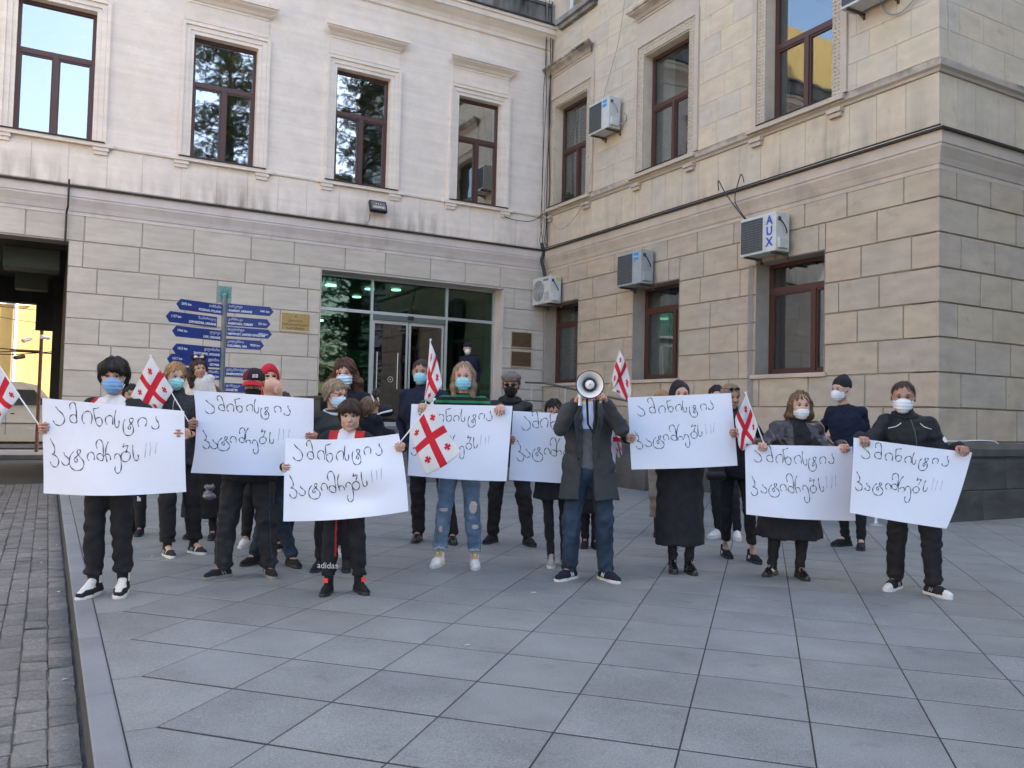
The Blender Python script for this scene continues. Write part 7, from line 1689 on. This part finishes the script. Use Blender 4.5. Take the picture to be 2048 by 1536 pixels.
cable('pipe', [(XB-.04, YA-.09, 4.0), (XB-.04, YA-.09, 2.0), (XB-.04, YA-.09, 1.05)], .014, m_cable_g, 'thin grey pipe running down the inner corner below the air conditioner', None, 'pipe')
# plants on the wing window sills
m_gl = mat('dark_green_leaf', (.03, .06, .02), .6, var=.4, scale=30)
def leaves(c, n, rx, ry, rz, sz, seed, m=m_gl):
    r = random.Random(seed); b = MB()
    for k in range(n):
        while True:
            q = np.array([r.uniform(-1, 1) for _ in range(3)])
            if q@q < 1: break
        p0 = np.array(c)+q*np.array([rx, ry, rz]); a = nrm([r.uniform(-1, 1) for _ in range(3)]); d = nrm(np.cross(a, [r.uniform(-1, 1) for _ in range(3)])); s = sz*r.uniform(.6, 1.3)
        b.add([p0-a*s, p0+d*s*.45, p0+a*s, p0-d*s*.45+np.cross(a, d)*s*.2], [(0, 1, 2), (0, 2, 3)])
    return b
for k, (y, lb) in enumerate(((16.95, 'small green plant growing on the sill of the wing window nearest the inner corner'), (13.95, 'small green plant behind the pane of the middle upper wing window'))):
    dd = .05 if k == 0 else -.35
    b = leaves((XB-dd, y, 6.68), 90, .07, .22, .1, .04, k); tag(b.obj('plant', m_gl, fix=False), lb, 'plant')

# ---------------- street seen through the passage
van = empty('parked_van', (-1.7, 32.2, -.17)); tag(van, 'cream white van parked in the street beyond the passage', 'van')
VX, VY = -3.32, 32.0; m_van = mat('cream_van_paint', (.55, .52, .44), .3, var=.04, spec=.6); m_vgl = mat('dark_van_glass', (.05, .05, .045), .1, spec=.8)
prof = [(0, .22), (0, 1.25), (.12, 1.95), (.35, 2.15), (2.5, 2.18), (3.0, 2.08), (3.55, 1.40), (4.35, 1.18), (4.5, .95), (4.5, .24)]
def vprof(P, y0, y1): 
    b = MB(); n = len(P); ins = lambda z: .12*max(0, (z-1.1))
    V = [(VX+x, VY+y0+ins(z), z-.17) for x, z in P]+[(VX+x, VY+y1-ins(z), z-.17) for x, z in P]
    b.add(V, [tuple(range(n)), tuple(n+i for i in range(n))[::-1]]+[(i, (i+1) % n, n+(i+1) % n, n+i) for i in range(n)]); return b
vprof(prof, 0, 1.75).obj('body', m_van, van)
for P in ([(2.30, 1.40), (2.30, 1.92), (2.90, 1.92), (3.30, 1.42)], [(.25, 1.40), (.3, 1.9), (1.15, 1.94), (1.15, 1.40)]):
    b = MB(); n = len(P); V = [(VX+x, VY+.12*max(0, z-1.1)-t, z-.17) for t in (.012, -.02) for x, z in P]; b.add(V, [tuple(range(n)), tuple(n+i for i in range(n))[::-1]]+[(i, (i+1) % n, n+(i+1) % n, n+i) for i in range(n)]); b.obj('side_window', m_vgl, van)
b = MB(); [b.box(VX+x, VX+x+.012, VY-.004, VY+.01, .25, 1.55) for x in (2.12, 3.5, 1.25)]; b.box(VX+.05, VX+4.4, VY-.006, VY+.01, .62, .65); b.obj('door_seam', m_vgl, van)
b = MB(); b.box(VX+2.25, VX+2.37, VY-.02, VY, .93, .97, .004); b.obj('door_handle', m_vgl, van)
b = MB(); b.box(VX+3.28, VX+3.42, VY-.18, VY-.02, 1.02, 1.22, .02); b.obj('mirror', m_vgl, van)
for x in (.85, 3.65):
    for y in (0, 1.56):
        b = MB(); b.lathe([(.001, 0), (.2, 0), (.33, .02), (.34, .1), (.33, .19), (.001, .2)], (VX+x, VY+y-.01, .16), (0, 1, 0), 20); wl = b.obj('wheel', m_rubk, van, smooth=True)
        b = MB(); b.lathe([(.001, -.006), (.19, -.002), (.19, .01), (.001, .01)], (VX+x, VY+y-.012, .16), (0, 1, 0), 16); b.obj('rim', m_alu, wl)
van.location.z += .20
st_ = MB(); st_.box(-26, 30, 29.0, 35.5, -.165, .02); tag(st_.obj('street', m_road), kind='structure')
van.location.z -= .14
pl_ = empty('camera_pole', (-.24, 27.5, -.1)); tag(pl_, 'street pole carrying security cameras beyond the passage', 'camera pole')
b = MB(); b.tube([(-.24, 27.5, -.1), (-.24, 27.5, 4.4)], .05, 10); b.tube([(-.24, 27.5, 2.85), (-1.0, 27.4, 2.85)], .03, 8); b.obj('pole', mat('rusty_brown_pole', (.16, .08, .05), .7, var=.3), pl_, smooth=True)
for x, z, a in ((-.5, 3.2, .5), (-.05, 3.25, -.4), (-.65, 2.68, .2)):
    b = MB(); b.tube([(x, 27.4, z), (x-.22*math.cos(a), 27.2, z-.12*math.sin(a)-.04)], .06, 10); b.obj('camera', m_white if z > 3 else m_cable, pl_)
for k in range(7):
    r_ = random.Random(k+30); z = [2.95, 2.85, 2.75, 4.3, 4.0, 3.75, 4.6][k]
    cable('cable', [(-6+i*1.0, 27.6+r_.uniform(-.1, .1), z+.12*math.sin(i*.9+k)+r_.uniform(-.05, .05)) for i in range(8)], .016 if k < 3 else .009, m_cable, 'dark overhead wire crossing the street beyond the passage', 'overhead wires beyond the passage')
ds = empty('downpipe', (-.9, 37.9, 3)); tag(ds, 'white downpipe on the yellow building beyond the passage', 'downpipe'); b = MB(); b.tube([(-1.25, 37.9, -.1), (-1.25, 37.9, 11.5)], .07, 10); b.obj('pipe', m_white, ds, smooth=True)

# ---------------- cedars behind the photographer (they show in the panes)
m_bark = mat('cedar_bark', (.07, .05, .035), .9, var=.3, scale=12, bump=.01, bscale=20); m_ndl = mat('cedar_needles', (.13, .16, .07), .7, var=.35, scale=6, col2=(.20, .21, .09), stain=2)
def cedar(label, x, y, h, rad, seed, z0=2.5):
    o = empty('cedar_tree', (x, y, -.17)); tag(o, label, 'tree', 'cedars behind the photographer'); r = random.Random(seed)
    b = MB(); b.tube([(x, y, -.17), (x+.1, y, h*.4), (x-.1, y+.1, h*.8), (x, y, h)], [.42, .32, .16, .04], 10); tr = b.obj('trunk', m_bark, o, smooth=True)
    f = MB(); lb_ = MB(); z = z0
    while z < h-.3:
        k = 1-(z-z0)/(h-z0); n = 5
        for i in range(n):
            a = r.uniform(0, 6.28); L = rad*(.35+.65*k)*r.uniform(.6, 1.05); e = np.array([x+math.cos(a)*L, y+math.sin(a)*L, z+r.uniform(-.3, .5)]); s_ = np.array([x, y, z]); md = (s_+e)/2+np.array([0, 0, .35])
            lb_.tube([s_, md, e], [.07*k+.03, .04, .015], 5)
            for q in range(int(64*L/rad)+12):
                t = r.uniform(.22, 1.05); c = (s_*(1-t)**2+2*md*t*(1-t)+e*t*t)+np.array([r.gauss(0, .3), r.gauss(0, .3), r.gauss(-.05, .12)])
                for w_ in range(5):
                    d = nrm([r.uniform(-1, 1), r.uniform(-1, 1), r.uniform(-.5, .25)]); sd = np.cross(d, [0, 0, 1])*.06; l_ = r.uniform(.12, .26); f.add([c-sd, c+sd, c+d*l_+np.array([0, 0, -.03])], [(0, 1, 2)])
        z += r.uniform(.35, .55)
    lb_.obj('limbs', m_bark, o); fo = link('crown', new_mesh('crown', f.v, f.f, [m_ndl]), o); fo['kind'] = 'stuff'
cedar('large layered cedar behind the photographer, reflected in the second upper window', 7.9, -9.5, 24, 5.2, 3)
cedar('second cedar behind the photographer, reflected in the glass entrance', 15.2, -9.5, 23, 4.8, 8, 1.2)
